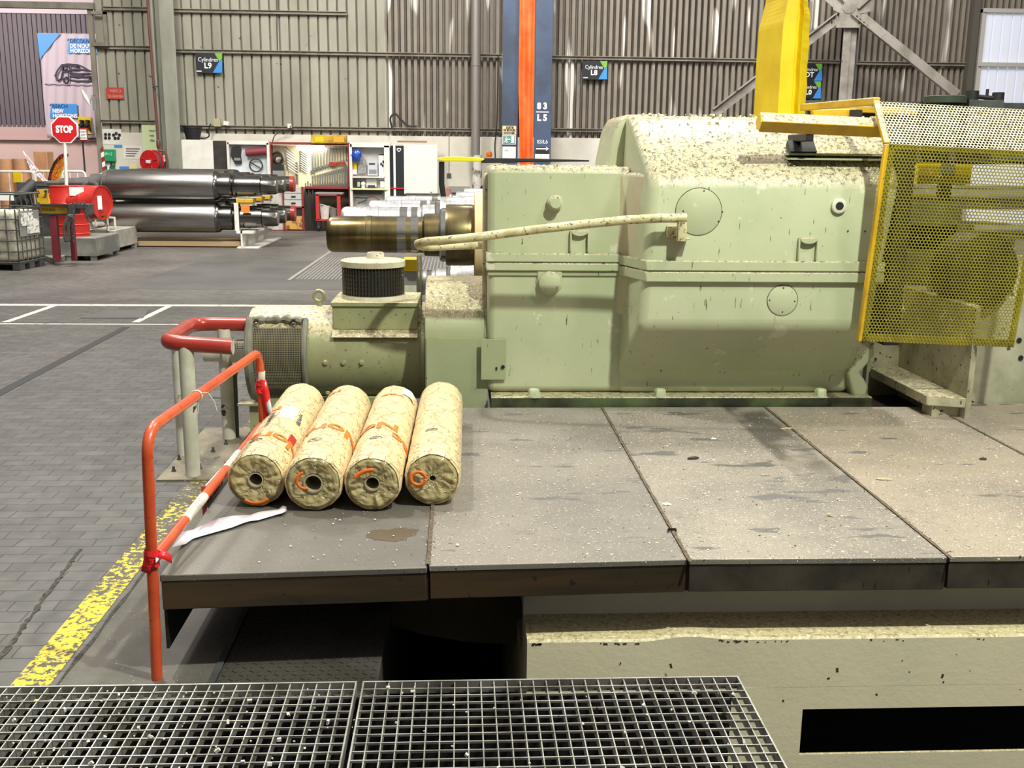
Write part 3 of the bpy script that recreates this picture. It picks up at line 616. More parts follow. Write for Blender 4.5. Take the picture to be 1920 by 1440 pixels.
def scrawl(s0, y0, ds, dy, n, amp, seed):                  # a line of joined-up handwriting
    r = random.Random(seed); P = []
    for i in range(n*4):
        q = i/(n*4); ph = i*PI/2
        P.append((s0+ds*q+amp*math.sin(ph)*r.uniform(.5, 1)*(abs(dy) > abs(ds))+amp*.3*math.cos(ph), y0+dy*q+amp*math.sin(ph)*r.uniform(.5, 1)*(abs(ds) >= abs(dy))+amp*.3*math.cos(ph)))
    return P
RR = 0.143; zc = TZ+RR+0.001
r1 = paper_roll('paper wrapped roll nearest the orange rail, with a red label', (-1.022, 5.03, zc), (-1.028, 6.66, zc), RR-0.001, 1.0, 0.040)
r2 = paper_roll('second paper wrapped roll from the orange rail, with large orange print across it', (-0.727, 4.965, zc), (-0.722, 6.60, zc), RR, 2.3, 0.050)
r3 = paper_roll('third paper wrapped roll from the orange rail, with an open core hole', (-0.434, 4.96, zc), (-0.417, 6.60, zc), RR-0.002, 3.1, 0.040)
r4 = paper_roll('paper wrapped roll farthest from the orange rail, nearly free of print', (-0.137, 5.03, zc), (-0.122, 6.73, zc), RR-0.003, 4.7, 0.016, 0.5)
t, f, L_, R = r1
wrap_text(t, f, R, 'Norac', 0.38, 0.25, 0.17, ink_or, flip=True, sx=0.9)
wrap_text(t, f, R, 'ra', 0.98, -0.55, 0.15, ink_or, flip=True)
m = MB(); m.loft([[f(0.36+0.14*i/6, 0.78+0.34*j/6, 0.005) for j in range(7)] for i in range(7)], closed=False, cap=False); lab = m.build('red_label', ink_red, t); lab['label'] = 'red sticker with dark lines of print'
m = MB()
for k in range(6): m.loft([[f(0.375+0.12*i/5, 0.83+0.048*k+0.014*j, 0.0062) for j in range(2)] for i in range(6)], closed=False, cap=False)
m.build('label_print', text_k, t)
m = MB(); m.loft([[f(0.72+0.26*i/10, -0.05+0.62*j/10, 0.004+0.003*noise.noise(Vector((i*.6, j*.6, 1)))) for j in range(11)] for i in range(11)], closed=False, cap=False)
m.build('clear_tape', mat('milky_tape', col(240, 226, 214), 0.2), t)
scribble(t, f, R, scrawl(0.92, 0.105, -0.22, 0.012, 8, 0.016, 2), ink_bl); scribble(t, f, R, scrawl(0.86, -0.05, -0.36, 0.02, 9, 0.014, 5), ink_bl)
scribble(t, f, R, circ(0.24, -0.04, 0.034, 0.022), ink_bl); scribble(t, f, R, [(0.25, -0.055), (0.235, -0.03), (0.25, -0.03)], ink_bl)
t, f, L_, R = r2
wrap_text(t, f, R, 'Norac', 0.62, 0.05, 0.19, ink_or, flip=True, sx=0.92)
scribble(t, f, R, circ(0.30, -0.03, 0.036, 0.026), ink_bl); scribble(t, f, R, [(0.31, -0.045), (0.30, -0.02)], ink_bl)
wrap_text(t, f, R, 'ra', 1.5, -0.5, 0.12, ink_or, flip=True)
t, f, L_, R = r3
wrap_text(t, f, R, 'Nor', 0.66, -0.35, 0.17, ink_or, flip=True, sx=1.0); wrap_text(t, f, R, 'ac', 0.50, 0.95, 0.16, ink_or, flip=True)
wrap_text(t, f, R, 'rac', 1.38, 0.0, 0.07, ink_or, flip=True, sx=1.6)
scribble(t, f, R, circ(0.34, -0.01, 0.032, 0.022), ink_bl); scribble(t, f, R, [(0.35, -0.025), (0.335, -0.01), (0.35, 0.005)], ink_bl)
m = MB(); m.loft([[f(1.42+0.17*i/6, 0.38+0.75*j/8, 0.006+0.010*math.sin(j*.5)*(j/8)) for j in range(9)] for i in range(7)], closed=False, cap=False); m.build('white_sticker', white, t)
t, f, L_, R = r4
scribble(t, f, R, circ(0.44, -0.02, 0.032, 0.020), ink_bl); scribble(t, f, R, [(0.45, -0.035), (0.435, -0.02), (0.45, 0.0)], ink_bl)
def end_ring(t, f, R, dx, dz, ro, ri, material, a0=0, a1=2*PI, name='print', sx=1):
    A = []; B = []
    for i in range(29):
        a_ = a0+(a1-a0)*i/28
        for r_, LL in ((ro, A), (ri, B)):
            X = dx+r_*sx*math.cos(a_); Z = dz+r_*math.sin(a_); rad = math.hypot(X, Z); th = math.atan2(X, Z)
            LL.append(f(-0.0215, th, rad-R))
    m = MB(); m.ribbon(A, B); return m.build(name, material, t, solid=0.001)
end_ring(r4[0], r4[1], r4[3], -0.072, 0.008, 0.043, 0.026, ink_or, sx=1.05)
end_ring(r2[0], r2[1], r2[3], -0.035, 0.02, 0.050, 0.034, ink_or, 1.8, 5.0)
end_ring(r1[0], r1[1], r1[3], 0.0, -0.02, 0.105, 0.088, ink_or, 4.1, 5.4)
end_ring(r3[0], r3[1], r3[3], 0.0, -0.03, 0.115, 0.095, ink_or, 1.5, 2.5)

# ================================================================== orange barrier beside the table
bar = thing('guard_barrier', 'orange tube barrier with white bands along the left end of the table', 'barrier', (-1.27, 4.15, 0))
xn, yn, xf, yf_, zt = -1.285, 4.15, -1.155, 5.93, 1.10
def arc(p, a, b, r, n=7):      # fillet at p between directions to a and b
    p = Vector(p); da = (Vector(a)-p).normalized(); db = (Vector(b)-p).normalized(); s = p+da*r; e = p+db*r
    return [(s*(1-q)*(1-q)+p*2*q*(1-q)+e*q*q) for q in [i/n for i in range(n+1)]]
A = Vector((xn-0.015, yn, 0)); B = Vector((xn+0.01, yn, zt)); D = Vector((xf, yf_, zt)); E_ = Vector((xf+0.02, yf_, 0.0))
m = MB(); m.tube([A]+arc(B, A, D, 0.12)+arc(D, B, E_, 0.10)+[E_], 0.0235, 14); m.build('bent_tube', red_or, bar)
lo0 = Vector((xn+0.02, yn, 0.565)); lo1 = Vector((xf, yf_, 0.665)); lo0 = lo0+(lo1-lo0).normalized()*0.0
m = MB(); m.tube([lo0, lo1], 0.0225, 14); m.build('lower_rail', red_or, bar)
wb = mat('scuffed_white_band', col(214, 208, 194), 0.6, 0, col(176, 168, 152), 14)
def onrail(a, b, u):   # parameter on lower rail where pixel column = u
    best = min(range(201), key=lambda k: abs(pxu(a+(b-a)*(k/200))-u)); return a+(b-a)*(best/200)
def pxu(p):
    q = EX*p.x+EY*p.y-ED*(p.z-CAMZ); return 960+F*q.x/q.z
for u0, u1 in ((347, 382), (424, 448)):
    a, b = onrail(lo0, lo1, u0), onrail(lo0, lo1, u1); m = MB(); m.cyl(a, b, 0.0235, 16); m.build('white_band', wb, bar)
m = MB(); m.cyl((xf+0.004, yf_, 0.93), (xf+0.006, yf_, 0.985), 0.0245, 14); m.build('white_band', wb, bar)
a = onrail(B, D, 368)
m = MB(); m.torus(a, D-B, 0.026, 0.0022, 20, 6); m.torus(a+(D-B).normalized()*0.012, (D-B)+Vector((0, 0, .2)), 0.026, 0.0022, 20, 6)
m.tube([a+Vector((0.02, 0, 0.015)), a+Vector((0.05, 0.02, 0.01)), a+Vector((0.075, 0.03, -0.035)), a+Vector((0.085, 0.03, -0.08))], 0.002, 5)
m.tube([a+Vector((0.005, 0, -0.025)), a+Vector((0.005, 0.0, -0.07)), a+Vector((-0.01, 0.0, -0.12))], 0.002, 5)
one(m, 'tied_string', white, 'white string knotted round the top orange rail', 'string')
# barrier tape
tape_w = mat('barrier_tape_white', col(212, 206, 212), 0.3, 0, col(226, 186, 206), 9, 0.5, 0.7); tape_r = mat('barrier_tape_red', col(214, 38, 42), 0.3, 0, col(240, 220, 220), 18, 0.66, 0.7)
tp = thing('barrier_tape', 'white and red barrier tape tied to the front post and lying on the table', 'barrier tape', (-1.27, 4.15, 0.5))
def knot(c, seed, parent, n=7):
    r = random.Random(seed); m = MB()
    for k in range(n):
        ax = Vector((r.uniform(-.3, .3), r.uniform(-.3, .3), 1)); cc = c+Vector((0, 0, r.uniform(-.03, .03))); m.bm.verts.ensure_lookup_table()
        ax = ax.normalized(); u = ax.orthogonal().normalized(); w = ax.cross(u); A_ = []; B_ = []
        for i in range(25):
            a_ = 2*PI*i/24; rr = 0.027+0.005*r.random(); A_.append(cc+(u*math.cos(a_)+w*math.sin(a_))*rr+ax*(0.008+0.006*r.random())); B_.append(cc+(u*math.cos(a_)+w*math.sin(a_))*(rr+.003)-ax*(0.008+.006*r.random()))
        m.ribbon(A_, B_)
    return m.build('knot', tape_r, parent, solid=0.0008, smooth=False)
kc = Vector((xn-0.002, yn, 0.555)); knot(kc, 3, tp)
m = MB(); A_ = []; B_ = []
for (u, v0, v1, z) in ((292, 1038, 1056, 0.56), (306, 1022, 1040, 0.548), (322, 1005, 1026, 0.53), (335, 997, 1023, 0.505), (348, 996, 1020, 0.485), (362, 993, 1010, 0.478), (385, 982, 1003, 0.479), (410, 972, 996, 0.479), (435, 967, 989, 0.479), (458, 966, 980, 0.482), (468, 966, 977, 0.481), (485, 960, 975, 0.479), (505, 957, 969, 0.479), (522, 955, 964, 0.481), (530, 948, 962, 0.486), (537, 950, 958, 0.48)):
    A_.append(gz(u, v0, z+0.006)); B_.append(gz(u, v1, z-0.001))
m.ribbon(A_, B_); m.build('tape_strip', tape_w, tp, solid=0.001)
m = MB(); m.ribbon([kc+Vector((0.02, 0, .03)), kc+Vector((0.05, .01, .028)), kc+Vector((0.075, 0.02, 0.0))], [kc+Vector((0.02, -.02, -.0)), kc+Vector((0.05, -.02, .0)), kc+Vector((0.08, 0.0, -0.03))]); m.build('tape_end', tape_r, tp, solid=0.001)
m = MB(); m.ribbon([kc+Vector((-.03, -.01, .0)), kc+Vector((-.04, -.03, -.05))], [kc+Vector((.01, -.03, .0)), kc+Vector((.0, -.04, -.06))]); m.build('tape_end', tape_r, tp, solid=0.001)
tp = thing('barrier_tape', 'short red and white tape end knotted on the far orange post', 'barrier tape', (xf, yf_, 0.85))
kc = Vector((xf+0.005, yf_, 0.895)); knot(kc, 9, tp, 5)
p = lambda u, v, y=5.9: at(u, v, y)
m = MB(); m.ribbon([p(487, 712), p(489, 735), p(492, 760), p(497, 778)], [p(499, 712), p(505, 735), p(508, 755), p(504, 785)]); m.build('tape_end', tape_r, tp, solid=0.001)
m = MB(); m.ribbon([p(499, 757, 5.88), p(501, 770, 5.88), p(507, 784, 5.88)], [p(506, 748, 5.88), p(510, 768, 5.88), p(511, 784, 5.88)]); m.build('tape_tail', tape_w, tp, solid=0.001)
# white sign behind the lower rail
sg = thing('plate_sign', 'white sign with dark red ends fixed behind the lower orange rail', 'sign', (-1.3, 4.9, 0.47))
sx_ = -1.292; c0 = atx(383, 914, sx_); c1 = atx(426, 868, sx_)
m = MB(); m.prism([c0+Vector((0, 0, -.24)), c1+Vector((0, 0, -.24)), c1, c0], (-0.006, 0, 0)); m.build('board', white, sg, smooth=False)
for c in (c0, c1):
    m = MB(); m.box((sx_-0.012, c.y-0.014, c.z-.25), (sx_+0.004, c.y+0.010, c.z+.01)); m.build('end_strip', red_dk, sg, smooth=False)
text('flamascu', c0+Vector((0.002, 0.03, -0.104)), 0.072, mat('maroon_letters', col(120, 60, 70), .5), sg, rot=(PI/2, 0, PI/2), sx=1.5)
# ================================================================== red guard rail on green posts
gr = thing('pipe_guard_rail', 'dark red pipe guard rail on pale green posts left of the motor', 'guard rail', (-1.9, 7.5, 0))
P1 = Vector((-1.55, 7.05, 0.925)); P2 = Vector((-2.0, 7.05, 0.955)); P3 = Vector((-2.07, 8.05, 0.925)); P4 = Vector((-1.50, 8.05, 0.92))
m = MB(); m.tube([P1]+arc(P2, P1, P3, 0.13, 9)+arc(P3, P2, P4, 0.16, 9)+[P4], 0.054, 20); m.build('bent_pipe', red_dk, gr)
m = MB(); m.cyl((P1.x-0.003, 7.05, P1.z), (P1.x+0.003, 7.05, P1.z), 0.053, 20); m.build('pipe_cap', wb, gr)
for (x, y, h) in ((-1.865, 7.05, 0.93), (-1.825, 8.03, 0.89), (-2.055, 7.56, 0.91)):
    m = MB(); m.cyl((x, y, 0.012), (x, y, h), 0.051, 20); m.build('post', postgreen, gr)
m = MB(); m.box((-2.09, 6.94, 0), (-1.70, 8.36, 0.014)); m.build('base_plate', mat('grimy_base_plate', col(128, 119, 98), 0.6, 0, col(96, 90, 76), 3, specks=[(col(190, 180, 150), 24, .68), (col(56, 50, 42), 14, .66)]), gr)
m = MB()
for (u, v) in ((326, 887), (375, 882), (400, 850), (437, 822), (424, 836), (336, 865)):
    m = MB(); q = gz(u, v); m.cyl((q.x, q.y, 0.012), (q.x, q.y, 0.05), 0.009, 8); bolt(m, (q.x, q.y, 0.012), (0, 0, 1), 0.018, 0.014); m.build('anchor_bolt', dark, gr)
m = MB(); m.tube([(-1.775, 8.08, 0), (-1.77, 8.08, 0.5), (-1.76, 8.08, 0.55)], 0.018, 10); m.tube([(-1.77, 8.08, 0.32), (-1.9, 8.2, 0.30), (-2.0, 8.3, 0.28)], 0.006, 6)
one(m, 'conduit_post', mat('weathered_conduit', col(96, 100, 88), 0.6), 'thin weathered conduit standing behind the orange barrier', 'pipe')
# ================================================================== MOTOR
mo = thing('electric_motor', 'dusty green electric motor behind the paper rolls', 'electric motor', (-0.95, 8.05, 0))
mc = Vector((0, 8.05, 0.705)); MR = 0.365
def mpt(x, a, r): return Vector((x, mc.y-math.cos(a)*r, mc.z+math.sin(a)*r))     # a=0 faces the camera, 90deg is up
m = MB(); m.lathe((-1.62, mc.y, mc.z), (1, 0, 0), [(0.0, 0.20), (0.0, 0.30), (0.02, 0.345), (0.07, MR), (1.33, MR), (1.33, MR+0.03), (1.355, MR+0.03), (1.355, MR-0.03), (1.38, 0.2)], 64)
m.build('body', motor_m, mo)
# vent grille with rubber surround
m = MB(); x0, x1 = -1.555, -1.185; a0, a1 = math.radians(-52), math.radians(40); r_ = MR+0.012
nx, na = 30, 44
for i in range(nx+1):
    x = x0+(x1-x0)*i/nx; m.tube([mpt(x, a0+(a1-a0)*j/24, r_) for j in range(25)], 0.0019, 4)
for j in range(na+1):
    a = a0+(a1-a0)*j/na; m.tube([mpt(x0, a, r_+0.001), mpt(x1, a, r_+0.001)], 0.0019, 4)
m.build('vent_mesh', mat('grubby_wire', col(150, 142, 112), 0.6), mo)
m = MB(); m.loft([[mpt(x, a0+(a1-a0)*j/24, MR+0.003) for j in range(25)] for x in (x0, x1)], closed=False, cap=False); m.build('vent_opening', black, mo)
m = MB(); gs = mat('grey_sealing_strip', col(128, 128, 112), 0.7, 0, col(100, 98, 84), 8)
for x, w in ((x0-0.02, 0.034), (x1+0.022, 0.022)): m.tube([mpt(x, a0-0.05+(a1-a0+0.25)*j/24, MR+0.01) for j in range(25)], w, 8)
m.tube([mpt(x0+(x1-x0)*i/16, a1+0.18+0.10*noise.noise(Vector((i*.35, 2, 1))), MR+0.012) for i in range(17)], [0.03+0.02*noise.noise(Vector((i*.6, 5, 1))) for i in range(17)], 8)
m.tube([mpt(x0, a0-0.02, MR+0.01), mpt(x1, a0-0.02, MR+0.01)], 0.015, 8)
m.build('rubber_surround', gs, mo)
for x in (x0+0.035, x1-0.06):
    m = MB(); q = mpt(x, a1+0.05, MR+0.03); m.torus(q+Vector((0, -0.005, -0.01)), (0, 1, 0.3), 0.018, 0.004, 16, 6); m.obox(q+Vector((0, 0, 0.02)), 0.03, 0.012, 0.03); m.build('latch', chrome, mo)
# bolts along the side
m = MB()
for (u, v) in ((610, 680), (644, 680), (678, 680), (610, 610), (645, 610), (679, 608), (615, 738)):
    q = at(u, v, 8.05-MR); dz = q.z-mc.z; yy = mc.y-math.sqrt(max(0, MR*MR-dz*dz)); s = yy/q.y; q = at(u, v, yy); d = (q-Vector((q.x, mc.y, mc.z))).normalized()
    m = MB(); bolt(m, q-d*0.004, d, 0.019, 0.018); m.lathe(q-d*0.006, d, [(0, .025), (.008, .025)], 14); m.build('bolt', motor_m, mo)
# lifting eye
q = at(599, 574, 8.05)
m = MB(); m.torus((q.x, 8.05, mc.z+MR+0.075), (0.25, 1, 0), 0.042, 0.014, 24, 10); m.cyl((q.x, 8.05, mc.z+MR-0.01), (q.x, 8.05, mc.z+MR+0.03), 0.02, 12); m.build('lifting_eye', motor_m, mo)
# blower box and air filter
bx0, bx1 = at(623, 600, 7.75).x, at(783, 600, 7.75).x
m = MB(); m.box((bx0, 7.76, 0.93), (bx1, 8.35, 1.125)); m.box((bx0-0.01, 7.745, 1.105), (bx1+0.005, 8.36, 1.14)); m.build('blower_box', motor_m, mo, bevel=0.006)
m = MB(); m.prism([(bx0-0.0, 7.75, 0.93), (bx0, 7.68, 0.885), (bx0, 7.9, 0.885), (bx0, 8.0, 0.93)], (bx1-bx0, 0, 0)); m.build('saddle', green_dark, mo)
fc = Vector((at(701, 560, 8.05).x, 8.03, 0)); FR = 0.235
m = MB(); m.lathe((fc.x, fc.y, 1.135), (0, 0, 1), [(0, FR+0.012), (0.035, FR+0.012), (0.035, FR-0.01)], 48); m.build('filter_base', postgreen, mo)
m = MB(); m.lathe((fc.x, fc.y, 1.165), (0, 0, 1), [(0, FR-0.012), (0.225, FR-0.012)], 40, cap=False); m.build('filter_element', mat('black_filter_foam', col(22, 22, 20), 0.9), mo)
m = MB(); n = 58
for k in range(n):
    for sgn in (1, -1):
        pts = []
        for i in range(8):
            ph = i % 2; a = 2*PI*(k+0.5*(sgn*(ph-0.5)))/n; pts.append((fc.x+FR*math.cos(a), fc.y+FR*math.sin(a), 1.168+0.222*i/7))
        m.tube(pts, 0.0021, 3)
m.build('expanded_mesh', mat('dark_mesh_wire', col(110, 104, 88), 0.5, 0.5), mo)
m = MB(); m.lathe((fc.x, fc.y, 1.385), (0, 0, 1), [(0, FR-0.01), (0.0, FR+0.012), (0.042, FR+0.012), (0.048, FR), (0.06, 0.06)], 48); m.build('filter_lid', mat('dusty_pale_lid', col(196, 194, 168), 0.5, 0, col(170, 160, 130), 6, dust=(col(200, 188, 156), col(128, 106, 80), 0.4, 0.8)), mo)
m = MB(); m.lathe((fc.x+0.02, fc.y, 1.44), (0, 0, 1), [(0, 0.066), (0.045, 0.066), (0.05, 0.058)], 28); m.build('filter_cap', postgreen, mo)
# small encoder housing on the left end
m = MB(); m.lathe((-1.98, 8.02, 0.72), (1, 0, 0), [(0, 0.07), (0.0, 0.085), (0.16, 0.085), (0.16, 0.115), (0.19, 0.115), (0.20, 0.09), (0.4, 0.09)], 32); m.build('encoder_housing', postgreen, mo)
m = MB()
for i in range(7): m.tube([(-1.76+i*0.018, 7.935, 0.75), (-1.76+i*0.018, 7.925, 0.80)], 0.002, 4)
for i in range(4): m.tube([(-1.76, 7.925, 0.755+i*0.014), (-1.65, 7.925, 0.755+i*0.014)], 0.002, 4)
m.build('encoder_vent', black, mo)
m = MB(); m.box((-1.5, 7.82, 0.0), (-0.4, 8.28, 0.40)); m.build('foot', green_dark, mo, bevel=0.01)
m = MB(); q = gz(470, 735, 0.25); m.box((-1.62, 7.85, 0.0), (-1.53, 7.93, 0.33)); m.box((-1.70, 7.80, 0.33), (-1.50, 8.0, 0.345)); m.build('bracket', motor_m, mo)

# ================================================================== COUPLING GUARD
cg = thing('coupling_guard', 'green arched guard cover between the motor and the big gearbox', 'machine guard', (-0.02, 7.5, 0))
cx0, cx1 = -0.252, 0.205; yf0 = 7.40
prof = [(yf0, 0.0), (yf0, 0.93)]+[(yf0+0.40-0.40*math.cos(a), 0.93+0.375*math.sin(a)) for a in [PI/2*i/12 for i in range(1, 13)]]+[(8.1, 1.305), (8.1, 0.0)]
m = MB(); m.prism([(cx0, y, z) for y, z in prof], (cx1-cx0-0.025, 0, 0))
m.build('cover', green_dark, cg, bevel=0.008)
prof2 = [(yf0, 0.93)]+[(yf0+0.40-0.40*math.cos(a), 0.93+0.375*math.sin(a)) for a in [PI/2*i/12 for i in range(1, 8)]]+[(8.0, 1.2), (8.0, 0.93)]
m = MB(); m.prism([(cx1-0.025, y, z) for y, z in prof2], (0.055, 0, 0)); m.build('cover_step', green_dark, cg, bevel=0.006)
q0 = at(925, 636, 7.34); q1 = at(948, 711, 7.34)
m = MB(); m.box((cx0+0.01, yf0-0.012, 0.0), (cx1-0.0, yf0-0.004, 0.93)); m.box((cx1-0.05, 7.325, q1.z), (q1.x, 7.335, q0.z)); m.build('front_plate', green_dark, cg, smooth=False)
m = MB(); q = at(943, 688, 7.32); m.lathe(q, (0, -1, 0), [(0, 0.014), (0.004, 0.014), (0.004, 0.009), (0.001, 0.009)], 16); q = at(931, 691, 7.32); m.obox(q, 0.012, 0.006, 0.02); m.build('plate_screw', black, cg)

# ================================================================== GEARBOX
gb = thing('gearbox', 'large pale green gearbox housing on the machine behind the table', 'gearbox', (1.5, 7.5, 0.47))
YL, YR = 7.35, 6.93
# left casing: rounded slab
m = MB()
def rr(x0, x1, z0, z1, r, n=6):
    P = []
    for cxx, czz, a in ((x1-r, z1-r, 0), (x0+r, z1-r, PI/2)):
        P += [(cxx+r*math.cos(a+PI/2*i/n), czz+r*math.sin(a+PI/2*i/n)) for i in range(n+1)]
    return P+[(x0, z0), (x1, z0)]
lx0, lx1 = 0.198, 1.30
m.prism([(x, YL, z) for x, z in rr(lx0, lx1, 0.535, 2.155, 0.06)], (0, 1.1, 0)); lc = m.build('left_casing', green, gb, bevel=0.05, segs=4)
# side flange strip on the left edge
m = MB(); m.box((lx0-0.035, YL+0.12, 0.98), (lx0+0.01, YL+0.2, 2.10)); m.build('side_flange', cream_dust, gb, bevel=0.015)
# right casing: (y, z, left x, right x)
ring = [(YR, 1.09, 1.224, 2.82), (YR, 2.02, 1.268, 2.95), (YR+0.03, 2.10, 1.262, 2.96), (YR+0.50, 2.47, 1.19, 3.02), (YR+0.60, 2.51, 1.18, 3.03), (8.5, 2.53, 1.18, 3.2), (8.5, 0.535, 1.14, 3.0), (YL-0.02, 0.535, 1.145, 2.87), (YL-0.02, 0.68, 1.15, 2.87)]
nsub = 8
def ringx(q): return [Vector((a+(b-a)*q, y, z)) for y, z, a, b in ring]
m = MB(); m.loft([ringx(i/nsub) for i in range(nsub+1)]); m.build('right_casing', green, gb, bevel=0.055, segs=5)
# step shoulder upper-left of right casing
m = MB(); m.prism([(1.06, 7.62, 2.10), (1.12, 7.62, 2.42), (1.17, 7.62, 2.52), (1.5, 7.62, 2.53), (1.5, 7.62, 2.1)], (0, 0.8, 0)); m.build('shoulder', green, gb, bevel=0.045, segs=4)
m = MB()                       # blend between the two casings
m.prism([(1.10, YL+0.02, 0.54), (1.26, YL+0.02, 0.54), (1.33, YR+0.10, 1.1), (1.27, YR+0.10, 1.1)], (0, 0, 0.0001)) if False else None
m.loft([[Vector((1.09, YL+0.03, z)), Vector((1.17, YL-0.035, z)), Vector((1.225+0.02*min(1, (z-.5)), YR+0.12, z)), Vector((1.40, YR+0.2, z)), Vector((1.40, YL+0.1, z))] for z in (1.1, 1.5, 2.12)])
m.build('corner_web', mat('dusty_shade_beige', col(196, 184, 154), .5, 0, col(180, 178, 146), 2, dust=DUST), gb, bevel=0.03, segs=3)  # beige paints in the warm shade of this corner, under the dust
# mid flange bands
m = MB(); m.box((lx0-0.012, YL-0.028, 1.425), (1.19, YL+0.3, 1.482)); m.box((lx0-0.012, YL-0.024, 1.487), (1.19, YL+0.3, 1.55))
m.build('flange_band', green, gb, bevel=0.008)
m = MB(); m.box((lx0+0.0, YL-0.012, 1.39), (1.17, YL+0.1, 1.425)); m.build('flange_lip', green_dark, gb, bevel=0.004)
m = MB()
for z0, z1, o_ in ((1.40, 1.470, 0.032), (1.475, 1.545, 0.028)):
    m.loft([[Vector((1.13, YL-0.03, z)), Vector((1.13, YL+0.02, z)), Vector((2.86, YR+0.2, z)), Vector((2.885, YR-o_, z)), Vector((1.25, YR-o_, z))] for z in (z0, z1)])
m.build('flange_band', green, gb, bevel=0.008)
# bottom foot pads, base rail
br = thing('base_rail', 'dark green base rail under the gearbox', 'base plate', (1.5, 7.3, 0.45))
m = MB(); m.box((0.225, 7.20, 0.40), (3.0, 8.6, 0.535)); m.build('rail', mat('oily_green_rail', col(84, 96, 62), 0.4, 0, col(36, 40, 28), 3, 0.3, 0.7, dust=DUST), br, bevel=0.006)
m = MB()
for (u, v) in ((1001, 748), (1237, 745), (1538, 743)):
    m = MB(); q = gz(u, v, 0.545); yq = min(max(q.y, 7.235), 7.27); q = at(u, v, yq); m.lathe((q.x, yq, 0.53), (0, 0, 1), [(0, 0.045), (0.012, 0.045)], 20); bolt(m, (q.x, yq, 0.54), (0, 0, 1), 0.042, 0.05); m.build('bolt', mat('pale_bolt_paint', col(178, 182, 150), 0.5), gb)
# lower right curved foot
m = MB(); P = [(1640, 640), (1640, 668), (1612, 700), (1622, 712), (1628, 725), (1624, 744), (1600, 744), (1590, 700)]
m.prism([at(u, v, 7.26) for u, v in P], (0, 0.8, 0)); m.build('foot_end', green, gb, bevel=0.02, segs=3)
# plugs, covers, lugs
def disc(u, v, y, r, h, prof=None, n=40, mat_=green, name='cover_disc'):
    q = at(u, v, y); m = MB(); m.lathe(q+Vector((0, 0.01, 0)), (0, -1, 0), prof or [(0, r), (h+0.01, r), (h+0.012, r-0.004)], n); return m.build(name, mat_, gb)
disc(1040, 380, YL, 0.05, 0.075, [(0, 0.055), (0.04, 0.055), (0.045, 0.046), (0.085, 0.046), (0.095, 0.035)], name='oil_plug')
disc(1030, 528, YL, 0.076, 0.06, [(0, 0.078), (0.06, 0.078), (0.066, 0.070)], name='shaft_cap')
m = MB(); q = at(1030, 528, YL); m.lathe(q+Vector((0, 0.005, 0)), (0, -1, 0), [(0, .10), (0.02, .092)], 40); m.box((q.x-0.09, YL-0.02, q.z), (q.x+0.09, YL+0.01, q.z+0.13)); m.build('boss', green, gb, bevel=0.01)
linem = mat('joint_line', col(86, 88, 70), 0.6)
for u, v, r in ((1310, 397, 0.157), (1467, 563, 0.106)):
    q = at(u, v, YR-0.001)
    disc(u, v, YR, r-0.003, 0.003, name='cover_disc'); m = MB(); m.torus((q.x, YR-0.001, q.z), (0, 1, 0), r, 0.0022, 60, 5); m.build('cover_joint', linem, gb)
for u, v in ((1320, 358), (1281, 396), (1354, 397), (1347, 415), (1469, 540), (1443, 563), (1490, 565), (1467, 585), (1590, 433), (1622, 434)):
    q = at(u, v, YR-0.004); m = MB(); m.lathe(q, (0, -1, 0), [(0, 0.0055), (0.002, 0.0055)], 10); m.build('screw_hole', black, gb)
disc(1572, 386, YR, 0.05, 0.03, [(0, 0.052), (0.03, 0.050), (0.034, 0.044), (0.034, 0.027), (0.02, 0.026)], mat_=mat('pale_ring_paint', col(206, 208, 186), .5), name='oil_port')
q = at(1572, 386, YR); m = MB(); m.lathe(q+Vector((0, -0.024, 0)), (0, -1, 0), [(0, 0.027), (0.002, 0.027)], 24); m.build('port_hole', black, gb)
for u, v, yy in ((1086, 452, YL), (1513, 467, YR)):
    q = at(u, v, yy); m = MB()
    w, h = 0.068, 0.075
    m.box((q.x-w, yy-0.03, q.z-h), (q.x-w+0.012, yy+0.02, q.z+h)); m.box((q.x+w-0.012, yy-0.03, q.z-h), (q.x+w, yy+0.02, q.z+h))
    P = [(q.x+(w-0.006)*math.cos(a), q.z+h-0.005-0.035*math.sin(a)) for a in [PI*i/12 for i in range(13)]]
    m.prism([(x, yy-0.034, z) for x, z in P+[(q.x-w+0.006, q.z+h), (q.x+w-0.006, q.z+h)]], (0, 0.05, 0)); m.build('lifting_lug', green, gb, bevel=0.006)
# dark groove and slot under the yellow tube
q0 = at(1465, 248, 7.32); q1 = at(1512, 262, 7.32)
m = MB(); m.obox((q0.x+0.09, 7.14, 2.29), 0.18, 0.12, 0.05, (0.7, 0, 0)); m.build('slot_block', black, gb)
m = MB(); m.box((q0.x-0.02, 7.06, 2.245), (2.9, 7.26, 2.26)); m.box((q0.x-0.02, 7.01, 2.215), (2.9, 7.26, 2.228)); m.build('slot_trim', green_dark, gb, smooth=False)
